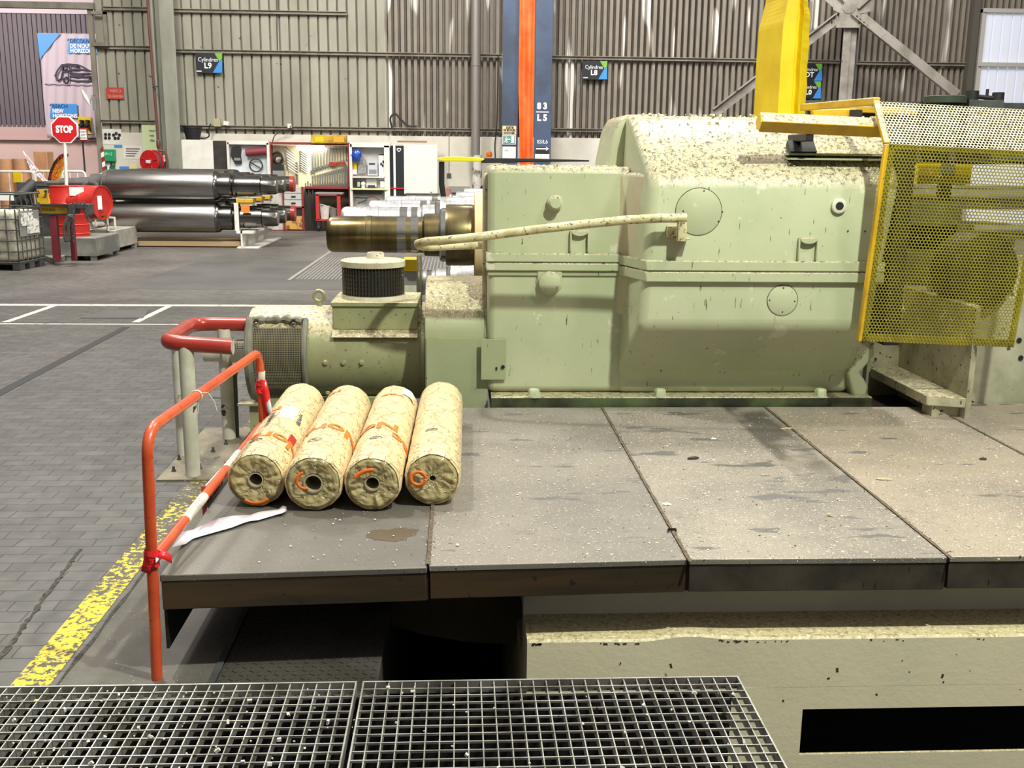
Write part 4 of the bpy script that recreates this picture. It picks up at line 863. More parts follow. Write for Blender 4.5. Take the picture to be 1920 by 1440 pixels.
# curved hand rail
hr = mat('dusty_rail', col(206, 200, 160), 0.6, 0, col(170, 160, 120), 8, specks=[(col(110, 96, 64), 46, 0.60)])
H = [at(1287, 409, 6.81), at(1240, 409, 6.81), at(1180, 412, 6.83), at(1100, 420, 6.86), at(1000, 431, 6.9), at(900, 444, 6.95), at(830, 451, 7.0), at(800, 453, 7.04), at(784, 457, 7.12), at(786, 461, 7.28), at(805, 463, 7.42), at(850, 461, 7.50), at(915, 459, 7.56)]
m = MB(); m.tube(H, 0.030, 14); m.build('hand_rail', hr, gb)
q = at(1279, 418, 6.81); m = MB(); m.box((q.x-0.028, 6.79, q.z-0.12), (q.x+0.028, 6.84, q.z+0.04)); q = at(1266, 434, 6.9); m.box((q.x-0.055, 6.885, q.z-0.035), (q.x+0.075, 6.94, q.z+0.035)); m.box((q.x-0.0, 6.83, q.z-0.05), (q.x+0.09, 6.94, q.z-0.04)); m.build('rail_bracket', hr, gb, bevel=0.003)
m = MB(); q = at(1262, 434, 6.885); bolt(m, q, (0, -1, 0), 0.012, 0.012); m.build('bracket_bolt', motor_m, gb)
# dust clods along the top
cl = mat('dust_crust', col(206, 198, 166), 0.95, 0, col(120, 110, 86), 60, 0.5, 0.65)
m = MB(); r = random.Random(4)
for i in range(420):
    x = r.uniform(0.25, 3.0)
    if x < 1.1: y, z = r.uniform(7.38, 7.5), 2.155
    else:
        k = r.random()
        if k < .75: q_ = r.random(); y, z = YR+0.03+0.47*q_, 2.10+0.375*q_
        else: y, z = YR+0.5+r.random()*.3, 2.515
        if x < 1.25: continue
    s = r.uniform(0.003, 0.011)*(1.4 if z > 2.5 else 1)
    m.obox((x, y, z), s*1.6, s*1.3, s, (r.random()*3, r.random()*3, r.random()*3))
o = m.build('dust_lumps', cl, None, smooth=False); tag(o, 'crumbly dust lying on top of the gearbox', 'dust', kind='stuff')

# ================================================================== YELLOW GUARD PARTS
def ytube(a, b, w, h, rot, name, parent, material=yellow):
    a = Vector(a); b = Vector(b); d = (b-a).normalized(); u = Vector((0, 0, 1)).cross(d).normalized(); n = d.cross(u)
    c, s = math.cos(rot), math.sin(rot); U = u*c+n*s; V = -u*s+n*c
    m = MB(); m.loft([[p+U*(x*w/2)+V*(y*h/2) for x, y in ((-1, -1), (1, -1), (1, 1), (-1, 1))] for p in (a, b)]); return m.build(name, material, parent, bevel=0.006)
hd = thing('perforated_guard', 'yellow perforated sheet guard over the machine at the right', 'machine guard', (3.1, 6.5, 1.05))
TL = at(1667, 270, 6.70); BL = at(1615, 640, 6.80); UL = at(1647, 190, 6.91)
dX = Vector((1.07, 0.0, -0.042))
def perf(O, ex, ey, W, Hh, pitch, r, name, material, border):
    """sheet with real round holes: O corner, ex/ey unit vectors"""
    m = MB(); bm = m.bm; a_ = pitch/2; hgt = pitch*math.sqrt(3)/2
    nc = int(W/pitch); nr = int(Hh/hgt); cache = {}
    def V(x, y):
        k = (round(x*20000), round(y*20000))
        if k not in cache: cache[k] = bm.verts.new(O+ex*x+ey*y)
        return cache[k]
    Rh = pitch/math.sqrt(3)
    for j in range(nr):
        for i in range(nc):
            cx = pitch*(i+0.5+(0.5 if j % 2 else 0)); cy = hgt*(j+0.6)
            outer = []
            for k in range(12):
                a = PI/6*k+PI/2; rad = Rh if k % 2 == 0 else Rh*math.cos(PI/6)
                outer.append(V(cx+rad*math.cos(a), cy+rad*math.sin(a)))
            inner = [bm.verts.new(O+ex*(cx+r*math.cos(PI/6*k+PI/2))+ey*(cy+r*math.sin(PI/6*k+PI/2))) for k in range(12)]
            for k in range(12):
                q = (k+1) % 12
                try: bm.faces.new((outer[k], outer[q], inner[q], inner[k]))
                except ValueError: pass
    o = m.build(name, material, hd, smooth=False); return o
ex = dX.normalized(); ey = (BL-TL).normalized()
perf(TL, ex, ey, 1.07, (BL-TL).length-0.01, 0.0233, 0.0087, 'front_sheet', yellow_mesh, 0)
ey2 = (TL-UL).normalized(); perf(UL, ex, ey2, 1.35, (TL-UL).length, 0.0233, 0.0084, 'sloped_sheet', yellow_mesh, 0)
bw = Vector((0, 0.012, 0))
def strip(a, b, w, dirw, name='frame_strip'):
    a = Vector(a)+bw; b = Vector(b)+bw; m = MB(); m.prism([a, b, b+dirw*w, a+dirw*w], (0, 0.008, 0)); return m.build(name, yellow_mesh, hd, smooth=False)
strip(BL+ex*0, BL+ex*1.07, 0.05, -ey); strip(TL, BL, 0.045, ex); strip(TL+ex*1.03, BL+ex*1.03, 0.045, ex); strip(TL, TL+ex*1.0, 0.03, ey)
ytube(TL+Vector((-.012, .012, 0)), BL+Vector((-.012, .012, 0)), 0.03, 0.03, 0, 'frame_tube', hd)
ytube(UL+Vector((-.012, .012, 0)), TL+Vector((-.012, .012, 0)), 0.04, 0.03, 0, 'frame_tube', hd)
ub = at(1522, 206, 8.1); ytube(UL+Vector((-.01, 0, 0)), (2.60, 8.0, UL.z+0.01), 0.05, 0.05, 0, 'top_frame_tube', hd)
ytube((2.75, 8.3, 2.62), (3.6, 8.3, 2.60), 0.05, 0.05, 0, 'top_frame_tube', hd)
m = MB(); m.box((2.70, 8.34, 2.20), (4.6, 8.36, 2.68)); m.box((2.70, 8.34, 2.2), (4.6, 8.9, 2.22)); m.build('rear_plate', dark, hd, smooth=False)  # dark plate added behind so the holes of the sloped sheet look dark
q0 = at(1522, 212, 8.0); q1 = at(1606, 208, 8.0); ytube((q0.x, 8.0, 2.555), (q1.x, 8.0, 2.565), 0.06, 0.07, 0, 'cross_tube', hd)
m = MB(); m.obox((q1.x-0.02, 7.955, 2.565), 0.09, 0.02, 0.055); m.build('tube_end_hole', black, hd)
arm = thing('square_bar', 'dusty yellow square tube lying level over the gearbox top', 'square tube', (2.2, 6.95, 2.5))
a0 = at(1424, 229, 6.88); a1 = at(1656, 240, 6.93)
ytube(a0, a1, 0.092, 0.092, math.radians(42), 'dusty_tube', arm); o = arm.children[0]
m = MB(); d = (a0-a1).normalized(); m.lathe(a0+d*0.001, d, [(0, 0.056), (0.006, 0.054)], 6); m.build('end_cap', yellow_post, arm)
ytube((a0.x+0.35, 6.9, 2.36), (a0.x+0.35, 7.3, 2.36), 0.05, 0.05, 0, 'mount', arm, black)
# tall yellow channel post
yp = thing('yellow_post', 'tall yellow folded steel post with frayed edges behind the gearbox', 'post', (at(1486, 213, 8.2).x, 8.2, 2.4))
def ycol(v): return at(1486, v, 8.2).z
zb_, zt_ = 2.3, at(1486, -60, 8.2).z
def sect(z):
    v = 213+(2.54-z)*0; c = at(1486, 213, 8.2).x
    w = 1.0; 
    return c
r = random.Random(2)
zs = [2.3+i*(zt_-2.3)/44 for i in range(45)]
def xl_at(z):
    v = 213-(z-2.52)*1941/8.4
    pts = [(213, 1447), (115, 1452), (50, 1457), (5, 1470), (-60, 1480)]
    for (va, ua), (vb, ub_) in zip(pts, pts[1:]):
        if v <= va and v >= vb: return at(ua+(ub_-ua)*(va-v)/(va-vb), v, 8.1).x, v
    return at(1447 if v > 213 else 1480, v, 8.1).x, v
def xr_at(z):
    v = 213-(z-2.52)*1941/8.4
    pts = [(213, 1518), (70, 1526), (40, 1528), (-5, 1520), (-60, 1516)]
    for (va, ua), (vb, ub_) in zip(pts, pts[1:]):
        if v <= va and v >= vb: return at(ua+(ub_-ua)*(va-v)/(va-vb), v, 8.1).x
    return at(1518 if v > 213 else 1516, v, 8.1).x
m = MB(); rings = []; j = 0
for z in zs:
    xl, v = xl_at(z); xr = xr_at(z)+r.uniform(-.004, .004);  W = xr-xl
    rings.append([Vector((xl-.01, 8.55, z)), Vector((xl+W*0.17, 8.10, z)), Vector((xl+W*0.50, 8.10, z)), Vector((xl+W*0.54, 8.13, z)), Vector((xl+W*0.63, 8.14, z)), Vector((xl+W*0.68, 8.10, z)), Vector((xr, 8.22, z))])
m.loft(rings, closed=False, cap=False); m.build('folded_plate', yellow_post, yp, solid=0.008, smooth=False)

# ================================================================== RIGHT HAND MACHINE FRAME
mf = thing('machine_casting', 'dirty cream machine side wall below the perforated guard', 'machine casting', (3.3, 7.4, 0.47))
g0, g1, g2, g3 = [gz(u, v, .62) for u, v in ((1632, 690), (1684, 686), (1812, 747), (1738, 742))]
m = MB()
m.prism([Vector((g1.x, g1.y, .3)), Vector((g2.x, g2.y, .3)), Vector((g2.x, g2.y, 1.25)), Vector((g1.x, g1.y, 1.25))], (0.08, 0.08, 0))
m.prism([Vector((g0.x-.02, g0.y+.02, .3)), Vector((g1.x, g1.y, .3)), Vector((g1.x, g1.y, 1.25)), Vector((g0.x-.02, g0.y+.02, 1.25))], (0, 0.08, 0))
m.build('slanted_wall', cream_dust, mf, smooth=False)
m = MB(); m.prism([at(1806, 648, 7.24), at(1814, 765, 7.24), at(1830, 765, 7.24), at(1822, 648, 7.24)], (0, 0.1, 0)); m.build('edge_strip', cream_dust, mf, smooth=False)
m = MB(); z0 = 0.3; m.box((at(1820, 700, 7.28).x, 7.28, 0.3), (4.8, 7.4, 1.25)); m.build('end_plate', mat('stained_grey_green_plate', col(172, 170, 150), 0.6, 0, col(140, 140, 116), 3.5, 0.3, 0.7, specks=[(col(70, 68, 54), 12, 0.68)]), mf, smooth=False)
m = MB(); m.prism([g0, g1, g2, g3], (0, 0, -0.07)); m.build('step_ledge', cream_dust, mf, bevel=0.006)
m = MB(); q = gz(1745, 745, .60); m.box((q.x, q.y-.04, 0.40), (g2.x, q.y+.12, 0.60)); m.build('step_block', cream_dust, mf, bevel=0.006)
m = MB()
for u, v in ((1822, 671), (1911, 638), (1914, 671)):
    q = at(u, v, 7.275); m.lathe(q, (0, -1, 0), [(0, 0.019), (0.003, 0.019)], 20)
m.build('bolt_holes', black, mf)
m = MB(); q = at(1765, 663, (g1.y+g2.y)/2+.14); d = Vector((-0.8, -1, 0)).normalized(); m.lathe(q, d, [(0, 0.035), (0.01, 0.035), (0.012, 0.018), (0.05, 0.018), (0.052, 0.024), (0.075, 0.024)], 16); m.build('stop_bolt', dark, mf)
m = MB(); q = at(1912, 600, 7.27); m.prism([at(1903, 480, 7.4), at(1960, 480, 7.4), at(1960, 660, 7.4), at(1896, 660, 7.4)], (0, .05, 0)); m.build('white_panel', cream_dust, mf, smooth=False)
m = MB(); m.box((2.97, 7.02, 0.95), (3.08, 7.3, 2.32)); m.build('gap_shade_plate', black, mf, smooth=False)  # black box added for the shade beside the gearbox end
m = MB(); m.box((3.0, 7.3, 0.30), (5, 8.9, 0.39)); m.build('bed_plate', mat('dark_oily_plate', col(60, 52, 42), 0.5), mf, smooth=False)
# things behind the perforated sheet
def cylthing(name, label, cat, c, ax, prof, material, n=40, group=None):
    m = MB(); m.lathe(c, ax, prof, n); return one(m, name, material, label, cat, group)
olive = mat('dark_olive_machine', col(70, 72, 50), 0.5, 0, col(54, 54, 38), 3)
q = at(1790, 480, 7.6)
cylthing('drive_drum', 'dark round drive housing seen through the perforated guard', 'drive', (q.x, 7.45, 1.45), (0.15, -1, 0.0), [(0, 0.27), (0.25, 0.27), (0.27, 0.20), (0.28, 0.1)], mat('very_dark_olive', col(40, 40, 28), .5))
m = MB(); slab(1655, 420, 1905, 470, 8.0, 0.5, m); m.box((2.95, 8.0, 1.25), (3.9, 8.5, 1.9)); one(m, 'inner_casing', olive, 'dark olive casing behind the perforated guard', 'machine casing', bevel=0.01)
cylthing('bright_strip', 'polished bar added for a strip of lit wall seen through the perforated guard', 'roller', at(1655, 372, 9.4), (1, 0, 0), [(0, 0.06), (0.2, 0.06), (0.2, 0.09), (2.2, 0.09)], chrome)  # this bar and the next stand for strips of lit wall beyond
cylthing('bright_strip', 'thin polished bar added for a narrow strip of lit wall behind the perforated guard', 'roller', at(1655, 352, 9.8), (1, 0, 0), [(0, 0.03), (2.2, 0.03)], satin)
m = MB(); slab(1722, 288, 1822, 345, 9.0, 0.1, m); t = thing('control_box', 'yellow box with a grey window behind the perforated guard', 'control box', (0, 0, 0)); m.build('case', yellow_post, t)
m = MB(); slab(1765, 300, 1792, 328, 8.98, 0.05, m); m.build('window_plate', glassless, t, smooth=False); slab(1700, 302, 1716, 330, 9.2, 0.05, m := MB()); m.build('grey_plate', mat('slate', col(92, 112, 118), .5), t, smooth=False); q = at(1772, 345, 9.05); m = MB(); m.box((q.x-.05, 9.02, 0), (q.x+.05, 9.1, q.z)); m.build('pedestal', dark, t, smooth=False)
m = MB(); slab(1838, 505, 1885, 560, 7.6, 0.05, m); one(m, 'white_notice', white, 'white plate behind the lower right of the perforated guard', 'plate', smooth=False)
cylthing('tension_roller', 'bright roller stub behind the right side of the perforated guard', 'roller', at(1815, 435, 7.7), (1, 0, 0.0), [(0, 0.02), (0.02, 0.06), (0.5, 0.06)], chrome)
# lid and fittings above the guard
q = at(1772, 184, 8.2)
m = MB(); m.lathe((q.x, 8.2, q.z-0.04), (0, 0, 1), [(0, 0.16), (0.05, 0.16), (0.055, 0.15)], 40); m.lathe((q.x, 8.2, q.z-0.3), (0, 0, 1), [(0, 0.12), (0.26, 0.12)], 30); one(m, 'tank_lid', mat('dark_green_lid', col(58, 66, 56), 0.4), 'dark round lid above the top edge of the perforated guard', 'lid')
t = thing('pipe_fitting', 'black pipe fittings above the top edge of the perforated guard', 'pipe fitting', at(1845, 195, 8.2))
q = at(1845, 188, 8.2)
m = MB(); m.box((q.x-0.14, 8.15, q.z-0.3), (q.x+0.14, 8.3, q.z+0.0)); m.build('block', dark, t, bevel=0.005)
m = MB(); m.cyl((q.x-0.10, 8.2, q.z+0.03), (q.x+0.13, 8.2, q.z+0.012), 0.018, 12); m.cyl((q.x-.1, 8.2, q.z), (q.x-.1, 8.2, q.z+0.07), .05, 16); m.cyl((q.x+.11, 8.2, q.z), (q.x+.11, 8.2, q.z+0.06), .045, 16); m.cyl((q.x+.02, 8.2, q.z), (q.x+.02, 8.2, q.z+0.085), .012, 8); m.build('valves', black, t)
# ================================================================== HALL WALLS
WY = 33.0
def corrugated(x0, x1, z0, z1, y, pitch, flat, depth, name, material, label, lip=0.012):
    m = MB(); P = []; x = x0
    while x < x1:
        g = pitch-flat
        P += [(x, y), (x+flat, y), (x+flat+lip, y+depth), (x+pitch-lip, y+depth)]; x += pitch
    a = [Vector((px_, py_, z0)) for px_, py_ in P]; b = [Vector((px_, py_, z1)) for px_, py_ in P]
    m.ribbon(a, b); return struct(m, name, material, label, smooth=False)
xw0 = at(190, 200, WY).x; xs_ = at(718, 200, WY).x
corrugated(xw0, xs_, 2.3, 9.5, WY-0.05, 0.288, 0.225, 0.11, 'wall_back', wsheet, 'pale grey ribbed sheet wall at the back left')
corrugated(xs_, 21.0, 2.3, 9.5, WY-0.03, 0.192, 0.10, 0.19, 'wall_back', wsheet2, 'brown grey fluted sheet wall at the back right')
m = MB(); m.box((xw0, WY-0.11, 0), (21, WY+0.2, 2.86)); m.box((xw0, WY+0.2, 2.3), (21, WY+0.3, 9.5)); struct(m, 'wall_back', conc_w, 'white washed low wall under the cladding', smooth=False)
def girt(u0, u1, v, um, h=0.10, y=WY-0.18, name='trim_4', th=0.12):
    z = at(um, v, y).z; x0 = at(u0, v, y).x; x1 = at(u1, v, y).x; m = MB(); m.box((x0, y, z-h/2), (x1, y+th, z+h/2)); m.box((x0, y-0.06, z+h/2-0.02), (x1, y, z+h/2)); struct(m, name, girt_m, 'horizontal cladding rail', smooth=False)
for i, g_ in enumerate(((322, 650, 22, 480), (325, 941, 100, 640), (330, 941, 241, 640), (1035, 1575, 110, 1200), (1605, 1960, 120, 1760), (1030, 1500, 244, 1090), (193, 280, 16, 235), (178, 282, 89, 235), (188, 290, 228, 235))): girt(*g_, name='trim_%d' % (4+i))
def column(mb_list, name, material, label, **k):
    m = MB()
    for a, b in mb_list: m.box(a, b)
    return struct(m, name, material, label, **k)
def xat(u, v, y): return at(u, v, y).x
yc = 32.0; a, b = xat(286, 150, yc), xat(333, 150, yc)
column([((a, yc, 0), (a+0.12, yc+0.5, 9.5)), ((b-0.42, yc-0.05, 0), (b, yc, 9.5)), ((b-0.25, yc, 0), (b-0.2, yc+0.5, 9.5)), ((a+0.12, yc+0.2, 0), (b-0.25, yc+0.26, 9.5))], 'wall_column', mat('grey_green_column', col(146, 146, 132), .6, 0, col(116, 116, 104), 1.2, stretch=(1, 1, .3)), 'grey steel column beside the tool cupboard', bevel=0.01)
yb = 31.0
for u0, u1, lb in ((942, 972, 'navy steel column left of the orange tarp'), (1003, 1035, 'navy steel column with stencilled numbers right of the orange tarp')):
    a, b = xat(u0, 150, yb), xat(u1, 150, yb); column([((a, yb, 0), (b, yb+0.06, 9.5)), ((a+.2, yb+0.06, 0), (a+.26, yb+0.4, 9.5))], 'wall_column', blue_st, lb, bevel=0.008)
# writing on the navy columns
ax0 = xat(1003, 200, yb)
nav = thing('stencil_writing', 'white stencilled 83 over L5 on the navy column', 'painted number', (ax0, yb, 3.4))
def wtext(s, u, v, hpx, y, material, parent, name='lettering', sx=1.0, bold=0.0, align='LEFT'):
    q = at(u, v, y); return text(s, q, hpx*y/1941.0*1.38, material, parent, sx=sx, bold=bold, align=align, name=name)
wtext('8 3', 1007, 204, 11, yb-0.01, text_w, nav, sx=0.95, bold=0.012); wtext('L 5', 1007, 226, 11, yb-0.01, text_w, nav, sx=0.95, bold=0.012)
m = MB(); slab(1005, 209, 1029, 211, yb-0.01, 0.005, m); m.build('dividing_line', text_w, nav, smooth=False)
ch = thing('chalk_writing', 'thin chalk 83/L6 written low on the navy column', 'handwriting', at(1007, 269, yb)); wtext('83/L6', 1007, 269, 7, yb-0.01, text_w, ch, sx=0.9)
st = thing('door_sticker', 'black sticker with white lettering and a pale strip below on the navy column', 'sticker', at(1004, 290, yb)); m = MB(); slab(1004, 276, 1029, 289, yb-0.01, 0.01, m); m.build('black_band', sign_black, st, smooth=False)
wtext('www.mairie.fr', 1005, 281, 3.4, yb-0.02, text_w, st, sx=0.8) if False else None
m = MB(); slab(1005, 278, 1025, 280, yb-0.02, 0.005, m); m.prism([at(1024, 275, yb-.02), at(1029, 279, yb-.02), at(1024, 283, yb-.02)], (0, .005, 0)); m.build('white_arrow', text_w, st, smooth=False)
m = MB(); slab(1003, 289, 1030, 300, yb-0.01, 0.01, m); m.build('pale_strip', paint_white, st, smooth=False)
# orange tarp
m = MB(); A = []; n = 26; zz = [0.3+i*9.2/40 for i in range(41)]
rings = []
for z in zz:
    row = []
    xl = xat(972, 150, yb)+0.06*max(0, (4.2-z))/2; xr = xat(1003, 150, yb)-0.03
    for i in range(n+1):
        q = i/n; row.append(Vector((xl+(xr-xl)*q, yb-0.05-0.05*math.cos(q*9.4)-0.06*noise.noise(Vector((q*3, z*0.7, 2)))-0.02*noise.noise(Vector((q*9, z*2.5, 5))), z)))
    rings.append(row)
m.loft(rings, closed=False, cap=False); one(m, 'orange_tarp', orange_t, 'tall orange tarp hanging between the two navy columns', 'tarp', solid=0.01)
# exit signs
def board(name, label, cat, u0, v0, u1, v1, y, material, th=0.02, part='board', group=None):
    t = thing(name, label, cat, at((u0+u1)/2, v1, y), group); m = MB(); slab(u0, v0, u1, v1, y, th, m); m.build(part, material, t, smooth=False); return t
def bit(t, u0, v0, u1, v1, y, material, name, th=0.008):
    m = MB(); slab(u0, v0, u1, v1, y, th, m); return m.build(name, material, t, smooth=False)
def poly(t, pts, y, material, name, th=0.006):
    m = MB(); m.prism([at(u, v, y) for u, v in pts], (0, th, 0)); return m.build(name, material, t, smooth=False)
t = board('exit_arrow_sign', 'tan sign reading SORTIE DE SECOURS with an arrow on the navy column', 'sign', 942, 236, 968, 252, yb-0.03, mat('tan_sign', col(208, 190, 146), .6))
wtext('SORTIE', 949, 241, 4.0, yb-0.035, text_k, t, sx=0.75, bold=0.004); wtext('DE SECOURS', 944, 246, 4.0, yb-0.035, text_k, t, sx=0.68, bold=0.004); poly(t, [(944, 248.3), (961, 248.3), (961, 246.8), (966, 249.2), (961, 251.8), (961, 250.2), (944, 250.2)], yb-0.036, text_k, 'arrow')
t = board('exit_sign', 'green running man exit sign below the tan arrow sign', 'sign', 942, 253, 967, 271, yb-0.03, text_w); bit(t, 943, 254, 966, 270, yb-0.035, mat('exit_green', col(92, 138, 124), .6), 'green_field'); bit(t, 959, 255, 964, 268, yb-0.04, text_w, 'door_symbol')
m = MB(); p_ = lambda u, v: at(u, v, yb-0.045)
m.tube([p_(949, 259), p_(948.5, 263)], 0.022, 6); m.tube([p_(948.5, 263), p_(951, 265), p_(949.5, 268)], 0.014, 6); m.tube([p_(948.5, 263), p_(947, 266), p_(944.5, 267)], 0.014, 6); m.tube([p_(949, 260), p_(952, 261.5), p_(957, 261.5)], 0.011, 6); m.cyl(p_(949.5, 256.4), p_(949.5, 257.8), 0.022, 8); m.build('running_figure', text_w, t)
t = board('white_notice', 'blank white notice low on the left navy column', 'notice', 942, 275, 967, 298, yb-0.03, paint_white); wtext('-W-', 945, 284, 4, yb-.036, glassless, t)
# 'Cylindres' signs
def cyl_sign(u0, v0, u1, v1, y, l1, l2, label):
    t = board('bay_sign', label, 'sign', u0, v0, u1, v1, y, sign_black, 0.03, group='black bay signs on the back wall'); W = u1-u0; H_ = v1-v0
    poly(t, [(u1-W*.30, v0+.5), (u1-0.5, v0+.5), (u1-.5, v0+H_*.30), (u1-W*.12, v0+H_*.42)], y-0.006, sign_green, 'green_corner')
    poly(t, [(u1-W*.12, v0+H_*.42), (u1-.5, v0+H_*.34), (u1-.5, v1-.5), (u1-W*.36, v1-.5)], y-0.006, sign_blue, 'blue_corner')
    um = u0+W*0.46
    wtext(l1, um, v0+H_*.43, H_*.19, y-0.006, text_w, t, align='CENTER', sx=0.92); wtext(l2, um, v0+H_*.76, H_*.26, y-0.006, text_w, t, align='CENTER', bold=0.006)
    bit(t, u0+1.5, v1-H_*.12, u0+W*.22, v1-H_*.07, y-0.006, text_w, 'small_print'); return t
cyl_sign(367, 99, 417, 137, WY-0.21, 'Cylindres', 'L9', 'black Cylindres L9 sign high on the pale left wall')
cyl_sign(1092, 114, 1139, 149, WY-0.21, 'Cylindres', 'L8', 'black Cylindres L8 sign right of the navy columns')
cyl_sign(1497, 119, 1542, 152, WY-0.21, 'Cylindres', 'DT', 'upper black sign half hidden behind the yellow post')
cyl_sign(1495, 152, 1540, 185, WY-0.21, 'Cylindres', 'L0', 'lower black sign half hidden behind the yellow post')
# right hand column with cross bracing
brace_m = mat('grey_steel_bracing', col(158, 152, 142), 0.6, 0, col(124, 118, 108), 2, specks=[(col(70, 62, 54), 7, .68)])
yk = 31.2; a, b = xat(1577, 130, yk), xat(1604, 130, yk)
column([((a, yk, 0), (a+0.22, yk+0.04, 9.5)), ((b-0.24, yk+0.05, 0), (b-0.02, yk+0.5, 9.5))], 'wall_column', brace_m, 'grey steel column under the crossed braces', bevel=0.006)
column([((b, yk+0.3, 0), (b+0.12, yk+0.6, 9.5))], 'wall_column', dark, 'dark flange beside the braced column', smooth=False)
br_ = thing('cross_bracing', 'riveted grey steel cross bracing high on the right of the back wall', 'bracing', at(1590, 20, yk))
def beam2(t, p, q, w, y, name='brace'):
    a = at(*p, y); b = at(*q, y); d = (b-a).normalized(); n_ = Vector((0, 1, 0)).cross(d).normalized(); m = MB()
    m.prism([a-n_*w/2, b-n_*w/2, b+n_*w/2, a+n_*w/2], (0, 0.03, 0)); m.prism([a+n_*w/2, b+n_*w/2, b+n_*(w/2-.03), a+n_*(w/2-.03)], (0, -0.12, 0)); o = m.build(name, brace_m, t, smooth=False)
    m = MB()
    for k in range(5):
        for s_ in (-1, 1): m.lathe(a+d*(0.12+0.13*k)+n_*(s_*w*0.22)+Vector((0, 0.0, 0)), (0, -1, 0), [(0, 0.025), (0.02, 0.02)], 8)
    m.build('rivets', mat('rivet_heads', col(96, 88, 78), .6), t) if False else m.bm.free()
beam2(br_, (1600, 20), (1795, 178), 0.30, yk-0.12); beam2(br_, (1572, 32), (1340, 212), 0.28, yk-0.12); beam2(br_, (1602, 10), (1680, -60), 0.3, yk-0.12); beam2(br_, (1575, 12), (1500, -55), 0.3, yk-0.12)
m = MB(); m.prism([at(u, v, yk-0.14) for u, v in ((1562, -30), (1637, -30), (1637, 20), (1612, 26), (1612, 52), (1567, 52), (1575, 25), (1562, 18))], (0, 0.02, 0)); m.lathe(at(1592, 12, yk-0.14), (0, -1, 0), [(0, 0.2), (0.02, 0.2)], 24); m.build('gusset_plate', brace_m, br_)
for (u, v) in ((1565, 32), (1560, 40), (1554, 40), (1567, 24), (1607, 30), (1613, 36), (1620, 42), (1610, 42), (1618, 50), (1626, 48)):
    m = MB(); m.lathe(at(u, v, yk-0.15), (0, -1, 0), [(0, 0.028), (0.03, 0.02)], 8); m.build('rivet', dark, br_)
# translucent wall panel
win = mat('translucent_sheet', col(216, 220, 232), 0.5, emit=0.22)
x0 = xat(1838, 110, WY-0.25); zt_ = at(1880, 27, WY).z; 
m = MB(); P = []; x = x0
while x < 21: P += [(x, WY-0.30), (x+0.24, WY-0.30), (x+0.25, WY-0.22), (x+0.29, WY-0.22)]; x += 0.30
m.ribbon([Vector((a, b, 0.0)) for a, b in P], [Vector((a, b, zt_)) for a, b in P]); struct(m, 'window_1', win, 'pale translucent wall panel at the right edge', smooth=False)
m = MB(); m.box((x0-0.12, WY-0.36, 0), (x0, WY-0.2, zt_+0.1)); m.box((x0-0.12, WY-0.40, zt_), (21, WY-0.2, zt_+0.12)); z_ = at(1880, 121, WY-.4).z; m.box((x0-.1, WY-.42, z_-.06), (21, WY-.3, z_+.06)); struct(m, 'trim_13', mat('pale_frame_paint', col(176, 172, 164), .6), 'pale frame around the translucent panel', smooth=False)
m = MB(); m.box((x0-0.42, WY-0.4, 0), (x0-0.22, WY-0.1, 9.5)); struct(m, 'wall_column', mat('dark_brown_steel', col(84, 78, 70), .6), 'dark post left of the translucent panel', smooth=False)
# vertical duct, cables, conduits
yd = 32.3; q = at(892, 150, yd)
m = MB(); m.cyl((q.x, yd, at(892, 291, yd).z), (q.x, yd, 9.5), 0.135, 24); m.lathe((q.x, yd, at(892, 124, yd).z), (0, 0, 1), [(0, .145), (.08, .145)], 24); one(m, 'vertical_duct', pipe_m, 'grey round duct running up the back wall', 'duct')
m = MB(); m.cyl((q.x+0.05, yd, 0), (q.x+0.05, yd, at(892, 291, yd).z), 0.15, 24); one(m, 'duct_base', mat('peeling_white_paint', col(206, 202, 192), .8, 0, col(120, 112, 100), 3.5, .5, .6), 'peeling white lower section of the round duct', 'duct')
def cable(name, label, pts, y, r, material=rubber, cat='cable'):
    m = MB(); P = [at(u, v, y) for u, v in pts]; Q = []
    for i in range(len(P)-1):
        p0, p1, p2, p3 = P[max(i-1, 0)], P[i], P[i+1], P[min(i+2, len(P)-1)]
        for k in range(6):
            t_ = k/6; Q.append(0.5*((2*p1)+(-p0+p2)*t_+(2*p0-5*p1+4*p2-p3)*t_*t_+(-p0+3*p1-3*p2+p3)*t_**3))
    Q.append(P[-1]); m.tube(Q, r, 6); return one(m, name, material, label, cat)
cable('looped_cable', 'black cable looped over the cladding rail right of the tool cupboard', [(735, 240), (732, 222), (740, 213), (750, 222), (765, 236), (782, 237)], WY-0.4, 0.03)
cable('wall_cable', 'black cable running down beside the left navy column', [(934, 105), (933, 180), (931, 240), (928, 270), (929, 300)], WY-0.4, 0.02)
cable('wall_cable', 'thin cable dropping from the white socket box above the tool cupboard', [(545, 236), (540, 246), (524, 248), (514, 256), (511, 268)], WY-0.35, 0.015)
cable('wall_cable', 'black cable hooked beside the black bucket', [(395, 232), (391, 245), (392, 255), (385, 259), (375, 259)], WY-0.5, 0.022)
cable('wall_conduit', 'grey conduit dropping to a switch left of the duct', [(842, 250), (842, 300), (842, 325)], WY-0.1, 0.02, pipe_m, 'conduit')
m = MB(); slab(838, 325, 846, 333, WY-0.15, 0.1, m); one(m, 'wall_switch', dark, 'small dark switch box at the end of the grey conduit', 'switch box', smooth=False)
cable('vertical_cable', 'thin dark cable running down the pale wall sheets', [(519, -5), (519, 50), (520, 96)], WY-0.12, 0.012)
m = MB(); slab(400, 222, 413, 237, WY-0.35, 0.1, m); one(m, 'junction_box', mat('tan_box', col(168, 158, 124), .6), 'tan junction box on the lowest cladding rail', 'junction box', smooth=False)
